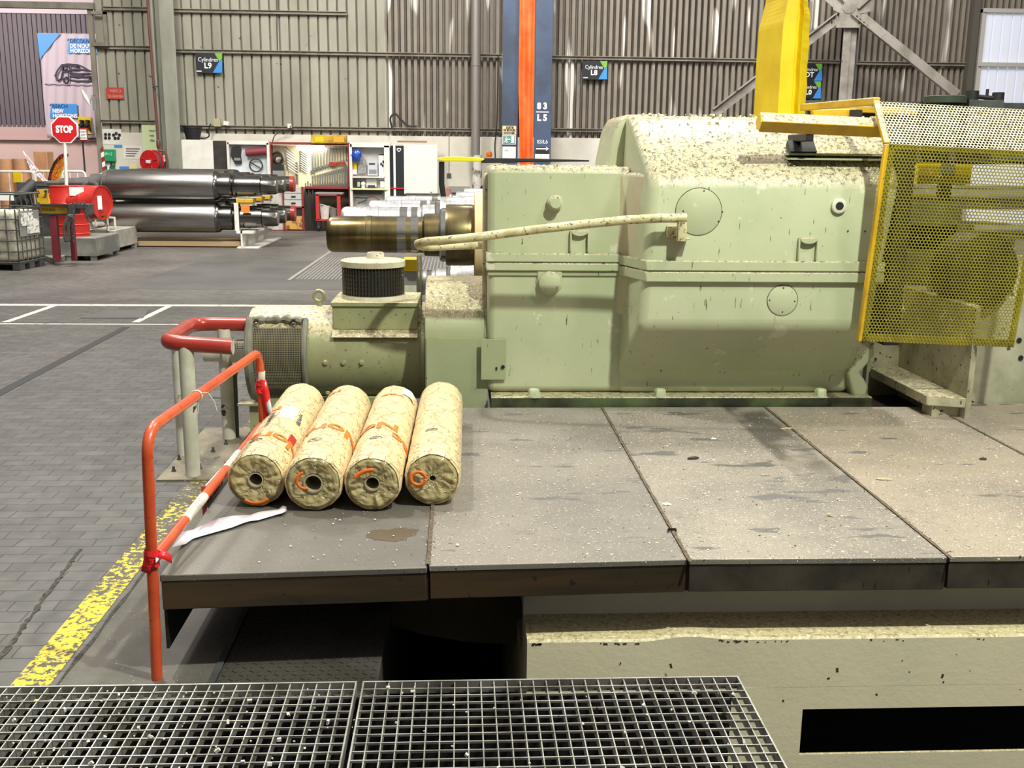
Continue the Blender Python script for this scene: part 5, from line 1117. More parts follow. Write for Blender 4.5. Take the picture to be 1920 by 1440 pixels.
m = MB(); slab(539, 232, 546, 240, WY-0.35, 0.1, m); one(m, 'socket_box', white, 'small white socket box on the rail above the tool cupboard', 'socket box', smooth=False)
m = MB(); m.obox(at(424, 231, WY-.35), 0.16, 0.01, 0.12, (0, .2, 0)); one(m, 'paper_tag', white, 'white paper tag on the lowest cladding rail', 'tag', smooth=False)
m = MB(); q = at(362, 262, 32.3); m.lathe(q, (0, 0, 1), [(0, 0.20), (0.34, 0.27), (0.34, 0.28), (0.38, 0.28), (0.38, .25)], 24); one(m, 'black_bucket', rubber, 'black bucket standing on top of the white cupboard door', 'bucket')

# ================================================================== ANNEX BEHIND THE OPENING
AY = 44.0
xa0, xa1 = -34.0, xat(215, 200, AY)
m = MB(); m.box((xa0, AY, 0), (xa1, AY+0.2, at(90, 235, AY).z)); struct(m, 'wall_annex', mat('pink_lit_wall', col(214, 186, 178), .8, 0, col(202, 176, 168), .5), 'wall of the next bay with its pinkish light painted in', smooth=False)  # pinkish light of the bay put into the wall colour
corrugated(xa0, xa1, at(90, 238, AY).z, at(90, 26, AY).z, AY-0.03, 0.19, 0.15, 0.05, 'wall_annex', mat('dark_mauve_sheet', col(96, 88, 94), .6), 'dark ribbed sheet wall of the next bay')
m = MB(); m.box((xa0, AY-0.1, at(90, 26, AY).z), (xa1, AY, at(90, 14, AY).z)); m.box((xa0, AY-0.1, at(90, 14, AY).z), (xa1, AY+.1, 14)); struct(m, 'trim_14', mat('mauve_white_trim', col(196, 184, 190), .7), 'pale fascia over the dark sheet wall', smooth=False)
m = MB(); z1, z2 = at(90, 256, AY).z, at(90, 263, AY).z; m.box((xa0, AY-0.2, z2), (xa1, AY, z2+.06)); m.box((xa0, AY-.12, z2+.06), (xa1, AY, z1+.35)); struct(m, 'trim_15', mat('pink_grey_trim', col(190, 160, 156), .7), 'ledge along the pink-lit wall', smooth=False)
m = MB(); z_ = at(90, 12, 33).z; m.box((-20, 32.6, z_-0.1), (xw0+0.1, 32.8, z_+0.08)); m.box((-20, 32.5, z_+.5), (xw0+.1, 32.7, z_+.7)); struct(m, 'trim_16', girt_m, 'grey lintel rails over the opening to the next bay', smooth=False)
yj = 32.7; u_ = 168
m = MB(); a = xat(176, 180, yj); m.box((a-0.02, yj, 0), (a+0.12, yj+0.12, z_)); struct(m, 'door_1', girt_m, 'grey steel frame of the opening', smooth=False)
m = MB()
za, zb2 = at(196, 22, yj).z, at(196, 80, yj).z; xa_ = xat(195, 50, yj); m.box((a+.1, yj-.05, za-.08), (xa_+.1, yj+.05, za)); m.box((xa_, yj-.05, zb2), (xa_+.1, yj+.05, za)); m.box((a+.1, yj-.05, zb2-.1), (xa_+.1, yj+.05, zb2)); one(m, 'door_track_box', girt_m, 'small angle iron frame at the top of the opening', 'bracket', smooth=False)
t = thing('hazard_post', 'red and white striped edge strip beside the green boxes', 'hazard strip', at(192, 330, 32.6))
for k in range(7):
    v0 = 275+k*9; m = MB(); m.prism([at(188+k*1.0, v0+3, 32.6), at(193+k*1.0, v0, 32.6), at(194+k*1.0, v0+9, 32.6), at(189+k*1.0, v0+12, 32.6)], (0, .05, 0)); m.build('red_stripe' if k % 2 == 0 else 'white_stripe', red_dk if k % 2 == 0 else text_w, t, smooth=False)
# banner
by = AY-0.35
bn = thing('wall_banner', 'pale pink banner with a blue corner and a car sketch hanging in the next bay', 'banner', at(120, 258, by))
xl, xr = xat(80, 160, by), xat(190, 160, by); zt2, zb3 = at(90, 62, by).z, at(90, 258, by).z
m = MB(); m.loft([[Vector((xl+(xr-xl)*i/30, by+0.03*math.sin(i*1.3+j*.3), zt2+(zb3-zt2)*j/24)) for i in range(31)] for j in range(25)], closed=False, cap=False); m.build('cloth', mat('banner_cloth', col(190, 176, 184), .6), bn, solid=0.01)
def bp_(u, v): return at(u, v, by-0.07)
def bpoly(pts, material, name): m = MB(); m.prism([bp_(*p) for p in pts], (0, .01, 0)); return m.build(name, material, bn, smooth=False)
bpoly([(69.5, 62.5), (113, 62.5), (74.5, 111)], sign_blue, 'blue_corner')
for (pts, lines, x_, y_) in (([(129, 72), (190, 72), (190, 101), (126.5, 100)], ('DÉCOUVRIR', 'DE NOUVEAUX', 'HORIZONS'), 131, 80), ([(96, 194), (144, 195), (146, 221), (93, 221)], ('REACH', 'NEW', 'HORIZONS'), 98, 202)):
    bpoly(pts, sign_blue, 'blue_panel'); bpoly([(pts[0][0]-4, pts[0][1]+4), (pts[0][0], pts[0][1]), (pts[0][0], pts[0][1]+4)], text_k, 'folded_corner')
    for k, l in enumerate(lines): wtext(l, x_+k*0.6, y_+9.2*k, 6.6, by-0.09, text_n if k == 0 else text_w, bn, sx=0.92, bold=0.008 if k else 0)
def sk(pts, w=0.03):
    m = MB(); m.tube([at(103+u*72, 120+v*37, by-.08) for u, v in pts], w, 4); return m
S = [[(.0, .62), (.06, .35), (.18, .04), (.35, .0), (.6, .04), (.72, .14), (.86, .3)], [(.18, .04), (.2, .4), (.16, .75)], [(.35, .33), (.62, .27), (.86, .3), (1.0, .42), (1.0, .7)], [(.33, .4), (.6, .5), (.9, .47), (1, .55)], [(.2, .4), (.36, .33), (.35, .8)], [(.35, .62), (.65, .66), (.95, .62)], [(.33, .78), (.6, .86), (.95, .85)], [(.02, .62), (.05, .85), (.12, .82), (.16, .75)], [(.24, .95), (.22, .75), (.3, .66), (.36, .8), (.33, .97), (.26, .97)], [(.88, .9), (.9, .72), (.97, .75), (.96, .92)], [(.38, .1), (.58, .1), (.66, .24), (.4, .28), (.38, .1)], [(.22, .1), (.32, .08), (.32, .28), (.22, .34), (.22, .1)]]
m = MB()
for pts in S: m.tube([at(103+u*72, 120+v*37, by-.08) for u, v in pts], 0.035, 4)
for k in range(5): m.tube([at(103+u*72, 120+v*37, by-.08) for u, v in ((.42+.05*k, .52), (.5+.06*k, .6))], 0.05, 4)
m.build('car_sketch', mat('sketch_ink', col(52, 44, 66), .6), bn)
m = MB(); m.tube([bp_(83, 157), bp_(180, 160)], 0.02, 4); m.build('ground_line', mat('mauve_line', col(150, 134, 150), .6), bn)
t = thing('mirror_arm', 'long white mirror on a bracket at the edge of the opening', 'mirror', at(160, 180, 32)); m = MB(); a, b = at(153, 168, 31.5), at(168, 197, 31.5); m.tube([a, a+(b-a)*.5, b], [0.03, 0.07, 0.02], 10); m.build('mirror', paint_white, t); m = MB(); m.tube([b, at(172, 180, 31.6), at(178, 178, 32)], 0.02, 6); slab(173, 183, 180, 207, 31.6, .1, m); m.build('bracket', glassless, t)
# signs in the annex
t = board('pedestrian_sign', 'yellow sign with two walking figures behind the stop sign', 'sign', 147, 219, 171, 251, 43.55, yellow_post)
for dx in (0, 11):
    m = MB(); P_ = lambda u, v: at(u+dx, v, 43.50); m.cyl(P_(153, 225), P_(153, 228.5), 0.09, 10); m.tube([P_(153, 229), P_(154, 236)], [0.08, 0.1], 6); m.tube([P_(154, 236), P_(150, 240), P_(149, 245)], 0.05, 6); m.tube([P_(154, 236), P_(157, 240), P_(158, 246)], 0.05, 6); m.tube([P_(153, 230), P_(149, 234), P_(148, 236)], 0.04, 6); m.build('walking_figure', text_k, t)
t = thing('warning_post', 'black post with a small red framed notice beside the stop sign', 'sign post', at(157, 322, 30)); m = MB(); m.cyl(at(155, 265, 30), (at(155, 265, 30).x, 30, 0), 0.025, 8); m.build('post', black, t); bit(t, 148, 240, 164, 265, 29.95, red_dk, 'frame', .03); bit(t, 150, 243, 162, 262, 29.92, text_w, 'notice', .02)
for k, s_ in enumerate(('CHARIOT', 'ZONE', 'PIETONS')): wtext(s_, 156, 248+k*6, 3.0, 29.9, text_k, t, align='CENTER', sx=.7)
sy = 25.3
t = thing('stop_sign', 'red octagonal STOP sign on a white post', 'stop sign', (at(113, 500, sy).x, sy, 0))
c = at(121, 243, sy); R8 = 0.32
def octo(R_, y): return [Vector((c.x+R_*math.cos(PI/8+PI/4*i), y, c.z+R_*math.sin(PI/8+PI/4*i))) for i in range(8)]
m = MB(); m.prism(octo(R8*1.03, sy), (0, .02, 0)); m.build('white_border', text_w, t, smooth=False); m = MB(); m.prism(octo(R8*0.94, sy-.01), (0, .01, 0)); m.build('red_face', red_s, t, smooth=False)
wtext('STOP', 121, 248.5, 12.0, sy-0.02, text_w, t, align='CENTER', sx=0.74, bold=0.012)
m = MB(); m.cyl((c.x-0.03, sy+.04, c.z-.3), (at(118, 345, sy).x, sy+.04, 0.0), 0.04, 10); m.build('post', white, t)
t = thing('feather_flag', 'yellow feather flag with red writing leaning behind the drums', 'flag', at(93, 355, 28)); m = MB()
fp = [(93, 356), (92, 340), (96, 322), (104, 306), (114, 294), (127, 290.5), (127, 293), (121, 302), (117, 318), (112, 335), (106, 352)]
m.prism([at(u, v, 28) for u, v in fp], (0, .02, 0)); m.build('flag_cloth', yellow, t, smooth=False); m = MB(); m.tube([at(u, v, 27.97) for u, v in ((93, 430), (92, 360), (91.5, 340), (95.5, 322), (103, 305), (113, 293), (120, 290), (127.5, 291))], 0.035, 8); m.build('pole', black, t)
text('PRESENCE', at(100, 338, 27.9), 0.17, red_s, t, rot=(PI/2, -math.radians(62), 0), sx=.9); text('PIETONS', at(106, 343, 27.9), 0.16, red_s, t, rot=(PI/2, -math.radians(64), 0), sx=.9)
# crowd barriers
def crowd(u0, u1, y, label):
    t = thing('crowd_barrier', label, 'barrier', at((u0+u1)/2, 400, y), 'white crowd barriers in the next bay'); t.location.z = 0
    x0, x1 = xat(u0, 330, y), xat(u1, 330, y); zt_ = at(u0, 321, y).z; zb_ = 0.15; r_ = 0.035
    m = MB(); m.tube([Vector((x0, y, 0.0))]+arc((x0, y, zt_), (x0, y, 0), (x1, y, zt_), .12)+arc((x1, y, zt_), (x0, y, zt_), (x1, y, 0), .12)+[Vector((x1, y, 0))], r_, 8); m.build('frame_tube', white, t)
    m = MB(); m.cyl((x0, y, 0.25), (x1, y, .25), .02, 6); m.build('lower_rail', white, t)
    n = max(3, int((x1-x0)/.28))
    for i in range(1, n): m = MB(); m.cyl((x0+(x1-x0)*i/n, y, .25), (x0+(x1-x0)*i/n, y, zt_), .016, 6); m.build('bar', white, t)
crowd(-30, 64, 29.5, 'white crowd barrier at the left edge behind the plastic tank'); crowd(66, 114, 29.3, 'white crowd barrier behind the yellow feather flag'); crowd(117, 160, 29.1, 'white crowd barrier left of the polished roll ends')
m = MB(); slab(25, 323, 40, 342, 29.4, .02, m); one(m, 'yellow_plate', yellow_post, 'yellow plate hung on the left crowd barrier', 'plate', smooth=False)
# cardboard
kb = mat('cardboard', col(196, 148, 108), .8, 0, col(176, 128, 92), 2)
for (u, lb) in ((12, 'round brown fibre drum at the left edge'), (42, 'round brown fibre drum second from the left edge')):
    q = at(u, 320, 31.5); m = MB(); m.cyl((q.x, 31.5, 0.0), (q.x, 31.5, at(u, 298, 31.5).z), 0.24, 24); one(m, 'fibre_drum', kb, lb, 'fibre drum', 'fibre drums behind the barrier')
m = MB(); q0 = at(62, 284, 32); q1 = at(93, 350, 32); m.box((q0.x, 32, 0), (q1.x, 32.5, q0.z)); one(m, 'cardboard_box', kb, 'tall cardboard box partly covered in clear film', 'cardboard box', bevel=0.02)
m = MB(); r = random.Random(5); film = mat('clear_film', col(214, 196, 200), .15)
for k in range(7):
    a = at(43+k*2, 283+k*5, 31.3); b = at(75+k*4, 322+k*5, 31.3); n_ = 8; A_ = [a+(b-a)*(i/n_)+Vector((0, 0, .03*r.random())) for i in range(n_+1)]; B_ = [p+Vector((.02, -.03, -.07-.04*r.random())) for p in A_]; m.ribbon(A_, B_)
one(m, 'film_wrap', film, 'loose clear plastic film hanging off the cardboard box', 'plastic film', smooth=False)

# ================================================================== WALL SIDE ITEMS BETWEEN OPENING AND COLUMN
y5 = WY-0.12
t = board('round_label_poster', 'white poster with rows of small round symbols left of the hose reel', 'poster', 191, 242, 228, 271, y5, white)
for (u, v) in ((198, 252), (205, 252), (213, 253), (218, 250), (224, 253), (198, 258.5), (205, 258.5), (216, 259), (222, 259)):
    m = MB(); m.lathe(at(u, v, y5-.02), (0, -1, 0), [(0, .045), (.01, .045)], 10); m.build('round_symbol', text_k, t)
board('blue_label', 'small blue label under the poster with round symbols', 'label', 214, 272, 229, 277, y5, sign_blue)
t = board('handwritten_poster', 'white poster with lines of writing left of the hose reel', 'poster', 231, 273, 267, 298, y5, paint_white)
for k in range(4): bit(t, 236, 278+k*4.4, 262-k*3, 279.4+k*4.4, y5-.02, mat('faint_writing', col(128, 116, 124), .7), 'writing_line')
t = board('green_poster', 'pale green poster with rounded writing behind the red pipe', 'poster', 267, 231, 299, 296, y5, mat('pale_green_card', col(206, 222, 172), .7))
for k, s_ in enumerate(('main', 'vos', 'des')): wtext(s_, 279-k*-1, 247+k*9, 5, y5-.02, text_k, t, sx=.9)
t = board('first_aid_box', 'bright green wall box above the eye wash sign', 'first aid box', 194, 280, 214, 302, y5-.2, first_green, .2); wtext('19.1.2', 196, 291, 5, y5-.23, text_w, t, sx=.8)
t = board('eye_wash_sign', 'dark green eye wash sign with a white symbol and cross', 'sign', 198, 305, 216, 321, y5, mat('deep_green', col(20, 116, 76), .5))
m = MB(); m.lathe(at(203, 309, y5-.02), (0, -1, 0), [(0, .07), (.01, .07)], 16); m.tube([at(203, 311, y5-.02), at(203, 320, y5-.02)], .035, 6); m.build('white_symbol', text_w, t); bit(t, 211, 306, 212.4, 310.4, y5-.02, text_w, 'cross'); bit(t, 209.4, 307.5, 214, 308.9, y5-.02, text_w, 'cross')
board('blue_notice', 'small blue notice behind the top steel roll', 'notice', 224, 312, 242, 320, y5, sign_blue); board('yellow_notice', 'pale yellow notice left of the hose reel', 'notice', 243, 308, 256, 320, y5, mat('pale_yellow_card', col(226, 214, 150), .7))
t = board('red_notice', 'faded red notice plate on the ribbed wall', 'sign', 199, 164, 232, 186, WY-.1, mat('faded_red', col(178, 62, 54), .6)); wtext('MERCI', 206, 173, 5, WY-.12, mat('faded_pink', col(226, 160, 140), .6), t); wtext('DE FERMER', 202, 183, 5, WY-.12, MATS['faded_pink'], t, sx=.8)
# hose reel and fire pipe
t = thing('hose_reel', 'red fire hose reel with black hose on the wall', 'hose reel', at(285, 303, 31.8)); c = at(279, 303, 31.6); rad = Vector((-0.45, -1, 0)).normalized()
m = MB(); m.lathe(c, -rad, [(-.02, .10), (0, .11), (0, .33), (0.03, .335), (.05, .33)], 36); m.build('front_disc', red_s, t); m = MB(); m.lathe(c-rad*.05, -rad, [(0, .27), (0, .29), (.16, .29), (.16, .27)], 30); m.build('coiled_hose', mat('hose_rubber', col(72, 70, 70), .6), t)
m = MB(); m.lathe(c-rad*.22, -rad, [(0, .33), (.04, .335)], 36); m.build('rear_disc', red_s, t)
for k in range(5): a_ = 2*PI*k/5+.4; u0_ = Vector((0, 0, 1)); w0 = rad.cross(u0_).normalized(); p0 = c+rad*.012+(u0_*math.sin(a_)+w0*math.cos(a_))*.14; p1 = c+rad*.012+(u0_*math.sin(a_)+w0*math.cos(a_))*.30; m = MB(); m.tube([p0, p1], .012, 6); m.build('spoke_rib', redd, t)
m = MB(); m.obox(c+rad*.03, .16, .01, .09, (0, 0, -.4)); m.build('hub_label', white, t)
m = MB(); yp_ = 31.75; m.tube([at(u, v, yp_) for u, v in ((275, -30), (280, 60), (288, 160), (294, 230), (297, 275))]+[at(299, 282, yp_), at(309, 284, yp_), at(312, 290, yp_), at(313, 318, yp_), at(314, 340, yp_)], .035, 10); m.lathe(at(296.5, 262, yp_), (0, 0, -1), [(0, .04), (.05, .06), (.2, .06), (.25, .04)], 12); one(m, 'fire_pipe', mat('maroon_pipe', col(98, 52, 48), .5), 'dark maroon fire pipe running down to the hose reel', 'pipe')
m = MB(); m.torus(at(290, 163, yp_-.05), (1, .3, .2), .08, .02, 16, 6); m.cyl(at(286, 163, yp_-.05), at(297, 162, yp_-.05), .02, 6); one(m, 'pipe_valve', dark, 'small dark valve on the maroon fire pipe', 'valve')
board('white_tag', 'red and white label behind the fire pipe', 'label', 306, 291, 317, 303, 32, white)

# ================================================================== STEEL ROLLS ON THE RACK
ry = 26.0
def rollz(v): return at(300, v, ry).z
PR = [(0, .07), (0.02, .085), (.32, .085), (.34, .14), (.38, .15), (1.02, .15), (1.06, .19), (1.08, .26), (1.3, .28), (1.36, .32), (1.44, .355), (1.5, .362)]
PR2 = [(4.02, .362), (4.08, .355), (4.14, .30), (4.40, .30), (4.44, .26), (4.48, .29), (4.52, .25), (5.12, .245), (5.14, .205), (5.45, .20), (5.5, .18)]
def steel_roll(label, x, y, z, cap_red=False):
    t = thing('steel_roll', label, 'steel roll', (x, y, z), 'steel rolls stacked on the white rack')
    m = MB(); m.lathe((x, y, z), (1, 0, 0), PR, 40); m.build('left_journal', bronze if False else chrome, t)
    m = MB(); m.lathe((x+1.5, y, z), (1, 0, 0), [(0, .362), (.02, .367), (2.5, .367), (2.52, .362)], 56); m.build('barrel', satin, t)
    m = MB(); m.lathe((x, y, z), (1, 0, 0), PR2, 40); m.build('right_journal', dark_steel, t)
    if cap_red: m = MB(); m.lathe((x+5.46, y, z), (1, 0, 0), [(0, .21), (.10, .205), (.11, .19)], 32); m.build('end_cap', red_dk, t)
    return t
x0r = at(207, 347, ry).x-1.5
zt1, zb1 = rollz(347), rollz(407)
names = (('upper front', False), ('upper middle', False), ('upper rear', True)), (('lower front', False), ('lower middle', False), ('lower rear', True))
for k in range(3):
    for j, z in enumerate((zt1, zb1)):
        steel_roll('%s steel roll on the white rack%s' % (names[j][k][0], ', with a red end cap' if names[j][k][1] else ''), x0r, ry+1.15*k, z, names[j][k][1])
rk = thing('roll_rack', 'white steel rack with yellow blocks carrying the steel rolls', 'rack', (x0r+4.7, ry, 0))
for xx in (x0r+4.66, x0r+0.92):
    for k in range(3):
        y_ = ry+1.15*k
        m = MB(); m.box((xx-.03, y_-.20, zb1+.30), (xx+.25, y_+.20, zt1-.36)); m.box((xx-.16, y_-.30, zb1-.30), (xx-.06, y_-.26, zt1-.40)); m.build('post', white, rk, smooth=False)
        m = MB(); m.box((xx-.12, y_-.24, zt1-.40), (xx+.28, y_+.24, zt1-.30)); m.build('yellow_block', yellow, rk, bevel=.01)
    m = MB(); m.box((xx-.02, ry-.35, 0.02), (xx+.02, ry+2.9, zb1-.30)); m.box((xx-.12, ry-.35, 0.0), (xx+.4, ry+2.9, 0.03)); m.box((xx-.12, ry-.35, zb1-.36), (xx+.30, ry+2.9, zb1-.30)); m.build('base_beam', white, rk, smooth=False)
m = MB(); tanb = mat('tan_beam', col(176, 150, 112), .5)
for k in range(3): m.box((x0r+.9, ry-.1+k*.5, .02), (x0r+4.6, ry+.1+k*.5, .14))
m.build('floor_beam', tanb, rk, bevel=.01)
bit(rk, 452, 384, 468, 399, ry-.31, mat('orange_tag', col(226, 128, 40), .5), 'orange_tag')

# ================================================================== TOOL CUPBOARD
ty = 32.3
cu_ = thing('tool_cupboard', 'open red framed tool cupboard with a cream back panel and a lit tube', 'tool cupboard', at(581, 434, ty)); cu_.location.z = 0
redf = mat('cupboard_red', col(132, 44, 40), .5)
m = MB(); slab(511, 273, 655, 353, ty+.35, .05, m); m.build('back_panel', mat('cream_pegboard', col(226, 218, 176), .7, 0, col(200, 192, 160), 1.5), cu_, smooth=False)
def fr(u0, v0, u1, v1, name='frame', y=ty-.0, th=.35): m = MB(); slab(u0, v0, u1, v1, y, th, m); return m.build(name, redf, cu_, smooth=False)
fr(503, 267, 657, 271.5, 'top_rail'); fr(505, 271, 509, 351, 'side_rail'); fr(653, 271, 657, 400, 'side_rail'); fr(571, 350, 655, 354, 'shelf')
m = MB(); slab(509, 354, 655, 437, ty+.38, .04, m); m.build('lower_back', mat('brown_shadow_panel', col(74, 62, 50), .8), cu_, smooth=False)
m = MB(); a, b = at(556, 276, ty+.1), at(608, 276, ty+.1); m.cyl(a, b, .05, 10); lampm = mat('lit_tube', (1, .98, .9, 1), .5, emit=9.0); one(m, 'tube_light', lampm, 'glowing tube light under the top of the red tool cupboard', 'tube light')
l = area('tube_light_glow', (at(581, 279, ty-.05).x, ty-.05, at(581, 280, ty).z), (at(581, 330, ty+.3).x, ty+.35, at(581, 330, ty).z), .9, 8, (1, .95, .8), .1)
spm = mat('spanner_steel', col(150, 148, 142), .35, .7)
def spanner(name, label, x, y, z, L_, w, group, rot=0.0, cat='spanner'):
    t = thing(name, label, cat, (x, y, z), group); m = MB(); o_ = Vector((x, y, z))
    def P_(a, b): c_, s_ = math.cos(rot), math.sin(rot); return o_+Vector((a*c_+b*s_, 0, -b*c_+a*s_))
    h = w
    pts = [(-w*.35, w), (-w*.3, L_-w), (-w*.9, L_-w*.4), (-w*.8, L_+w*.5), (-w*.35, L_+w*.9), (-w*.35, L_+w*.2), (w*.35, L_+w*.2), (w*.35, L_+w*.9), (w*.8, L_+w*.5), (w*.9, L_-w*.4), (w*.3, L_-w), (w*.35, w), (w*.7, w*.4), (w*.6, -w*.3), (0, -w*.6), (-w*.6, -w*.3), (-w*.7, w*.4)]
    m.prism([P_(a, b) for a, b in pts], (0, .025, 0)); m.build('body', spm, t, smooth=False); return t
sy_ = ty+.30
base = None
for i in range(13):
    u = 585+i*5.3; q = at(u, 279, sy_); L_ = (0.70 if i == 0 else .66-.028*i) ; w = .085-.0045*i
    if base is None: base = spanner('spanner', 'large steel spanner hanging in the upper row of the red tool cupboard', q.x, sy_, q.z, .5, .06, 'spanners in the upper row'); base.location = q; base.scale = (w/.06, 1, L_/.5)
    else: c_ = copy_tree(base); c_.location = q; c_.scale = (w/.06, 1, L_/.5)
base2 = None
for i in range(15):
    u = 586+i*4.6; v = 331-i*1.15; q = at(u, v, sy_); L_ = .26+.022*i; w = .045+.002*i
    if base2 is None: base2 = spanner('spanner', 'small steel spanner hanging in the lower row of the red tool cupboard', q.x, sy_, q.z, .5, .06, 'spanners in the lower row'); base2.scale = (w/.06, 1, L_/.5)
    else: c_ = copy_tree(base2); c_.location = q; c_.scale = (w/.06, 1, L_/.5)
def hexkey(q, s, label, group):
    t = thing('hex_key', label, 'hex key', q, group); m = MB(); m.tube([q, q+Vector((.02*s, 0, .10*s)), q+Vector((.05*s, 0, .10*s)), q+Vector((.35*s, 0, -.10*s))], .018, 6); m.build('body', spm, t); return t
hk = None
for i in range(9):
    q = at(562, 287+i*4.2, sy_)
    if hk is None: hk = hexkey(q, .62, 'thin bent key in the middle column of the red tool cupboard', 'bent keys in the middle column')
    else: c_ = copy_tree(hk); c_.location = q
    c_ = None
hk2 = None
for i in range(8):
    q = at(532+i*.8, 282+i*5.5, sy_-.1)
    if hk2 is None: hk2 = hexkey(q, .95, 'thick bent key at the left side of the red tool cupboard', 'bent keys at the left side'); hk2.children[0].scale = (1, 1, 1)
    else: c_ = copy_tree(hk2); c_.location = q
m = MB(); slab(554, 303, 558, 346, sy_-.05, .03, m); one(m, 'steel_rule', mat('dull_bar', col(96, 88, 78), .5), 'long dull bar hanging beside the bent keys', 'bar', smooth=False)
m = MB(); slab(617, 304, 648, 308, sy_-.08, .06, m); slab(617, 308, 630, 311, sy_-.08, .06, m); one(m, 'red_clamp', red_dk, 'red handled tool between the two spanner rows', 'tool', smooth=False)
m = MB(); slab(509, 308, 530, 320, sy_-.3, .25, m); one(m, 'black_tool_case', black, 'black case on the grey box inside the tool cupboard', 'case', bevel=.01)
m = MB(); slab(511, 320, 530, 336, sy_-.3, .25, m); one(m, 'grey_tool_box', glassless, 'grey box at the left inside the tool cupboard', 'box', bevel=.01)
m = MB(); q = at(520, 296, sy_-.05); m.torus(q, (0.2, 1, 0), .16, .035, 20, 8); m.torus(q+Vector((.05, -.05, -.05)), (0, 1, .2), .12, .03, 20, 8); one(m, 'cable_coil', rubber, 'dark coil of cable at the left of the tool cupboard', 'cable coil')
r = random.Random(8); base = None
for i in range(18):
    q = at(573+i*4.5, 349.5, ty+.1); m = MB(); m.cyl(q, q+Vector((0, 0, r.uniform(.08, .16))), .022, 8)
    one(m, 'socket', spm, 'small socket standing on the red shelf of the tool cupboard', 'socket', 'sockets on the red shelf')
t = thing('yellow_chest', 'scuffed yellow chest lying on top of the tool cupboard', 'chest', at(617, 269, ty)); m = MB(); slab(583, 253, 649, 269, ty-.1, .4, m); m.build('case', mat('scuffed_yellow', col(206, 166, 40), .5, 0, col(140, 110, 40), 3), t, bevel=.01); bit(t, 590, 256, 607, 266, ty-.115, yellow_post, 'lid_panel'); bit(t, 625, 256, 645, 267, ty-.115, MATS['cardboard'] if 'CX' in MATS else mat('orange_panel', col(214, 156, 40), .5), 'lid_panel')
# left doors
t = board('cupboard_door', 'plain white cupboard door left of the open tray cupboard', 'cupboard door', 339, 262, 400, 325, ty-.2, paint_white, .04)
m = MB(); slab(400, 264, 425, 325, ty-.1, .03, m); one(m, 'brown_screen', mat('dark_brown_panel', col(58, 48, 44), .6, 0, col(38, 34, 32), 3), 'dark brown screen between the white door and the open tray cupboard', 'screen', smooth=False)
t = thing('tray_cupboard', 'open white cupboard with a pale blue grey inside left of the tool cupboard', 'cupboard', at(465, 330, ty))
m = MB(); slab(429, 270, 503, 334, ty-.02, .03, m); m.build('inside_panel', mat('pale_blue_grey', col(206, 210, 214), .6), t, smooth=False)
for a_ in ((426, 267, 430, 334), (501, 268, 505, 340), (426, 264, 503, 271), (426, 328, 503, 331)): bit(t, *a_, ty-.2, paint_white, 'frame', .18)
t = thing('handheld_scanner', 'black handheld device hanging in the tray cupboard', 'device', at(443, 305, ty-.1)); m = MB(); m.prism([at(u, v, ty-.12) for u, v in ((433, 277), (438, 274.5), (449, 274.5), (452, 279), (451, 292), (453, 307), (440, 307), (437, 300), (432, 292))], (0, .08, 0)); m.build('body', rubber, t, bevel=.01); bit(t, 439, 296, 451, 301, ty-.14, glassless, 'grey_grip')
m = MB(); m.cyl(at(461, 286, ty-.15), at(500, 283, ty-.15), .11, 16); one(m, 'maroon_roll', mat('maroon_sleeve', col(128, 52, 60), .6), 'maroon rolled sleeve lying in the tray cupboard', 'roll')
m = MB(); m.torus(at(480, 310, ty-.12), (0, 1, 0), .19, .022, 24, 6); m.tube([at(468, 303, ty-.12), at(492, 318, ty-.12)], .02, 6); one(m, 'cable_loop', mat('dark_green_cable', col(44, 52, 50), .5), 'looped dark cable in the tray cupboard', 'cable')
# drawers and carts below
t = thing('drawer_unit', 'grey drawer unit with red trim behind the ends of the steel rolls', 'drawer unit', (at(550, 434, ty-.3).x, ty-.3, 0)); m = MB(); slab(508, 351, 570, 434, ty-.25, .6, m); m.build('carcass', mat('white_grey_side', col(196, 192, 186), .6, 0, col(160, 154, 146), 3), t, smooth=False)
for v0, v1 in ((351, 362), (363, 374), (375, 387)):
    o = bit(t, 533, v0, 566, v1, ty-.30, mat('drawer_grey', col(186, 184, 178), .5), 'drawer', .05); m = MB(); slab(546, (v0+v1)/2-1.2, 554, (v0+v1)/2+1, ty-.33, .03, m); m.build('handle', black, o, smooth=False)
for a_ in ((530, 350, 533, 434), (566, 350, 570, 434), (530, 387, 570, 390), (508, 431, 570, 435)): bit(t, *a_, ty-.32, redf, 'red_trim', .06)
bit(t, 533, 390, 566, 404, ty-.27, black, 'open_bay', .02)
m = MB(); slab(536, 406, 566, 430, ty-.36, .06, m); one(m, 'wooden_box', mat('ochre_board', col(196, 150, 74), .7, 0, col(120, 84, 40), 5, .5, .62), 'ochre stained box at the bottom of the drawer unit', 'box', smooth=False)
rb = None
for i in range(9):
    u = 572+i*2.3; a, b = at(u, 356+i % 3*4, ty-.15+.03*i), at(u+i*.8, 431, ty-.15+.03*i); m = MB(); m.tube([a, (a.x+(b.x-a.x), b.y-.15, 0.02)], .022, 6); one(m, 'steel_bar', mat('dark_bar', col(70, 66, 62), .5, .5), 'long steel bar leaning beside the drawer unit', 'bar', 'bars leaning beside the drawer unit')
t = thing('red_cart', 'red steel cart frame with castors under the tool cupboard', 'cart', (at(614, 430, ty-.4).x, ty-.4, 0))
for u in (592, 632): bit(t, u, 364, u+6.5, 412, ty-.5, redd if False else mat('cart_red', col(176, 46, 42), .5), 'leg', .08)
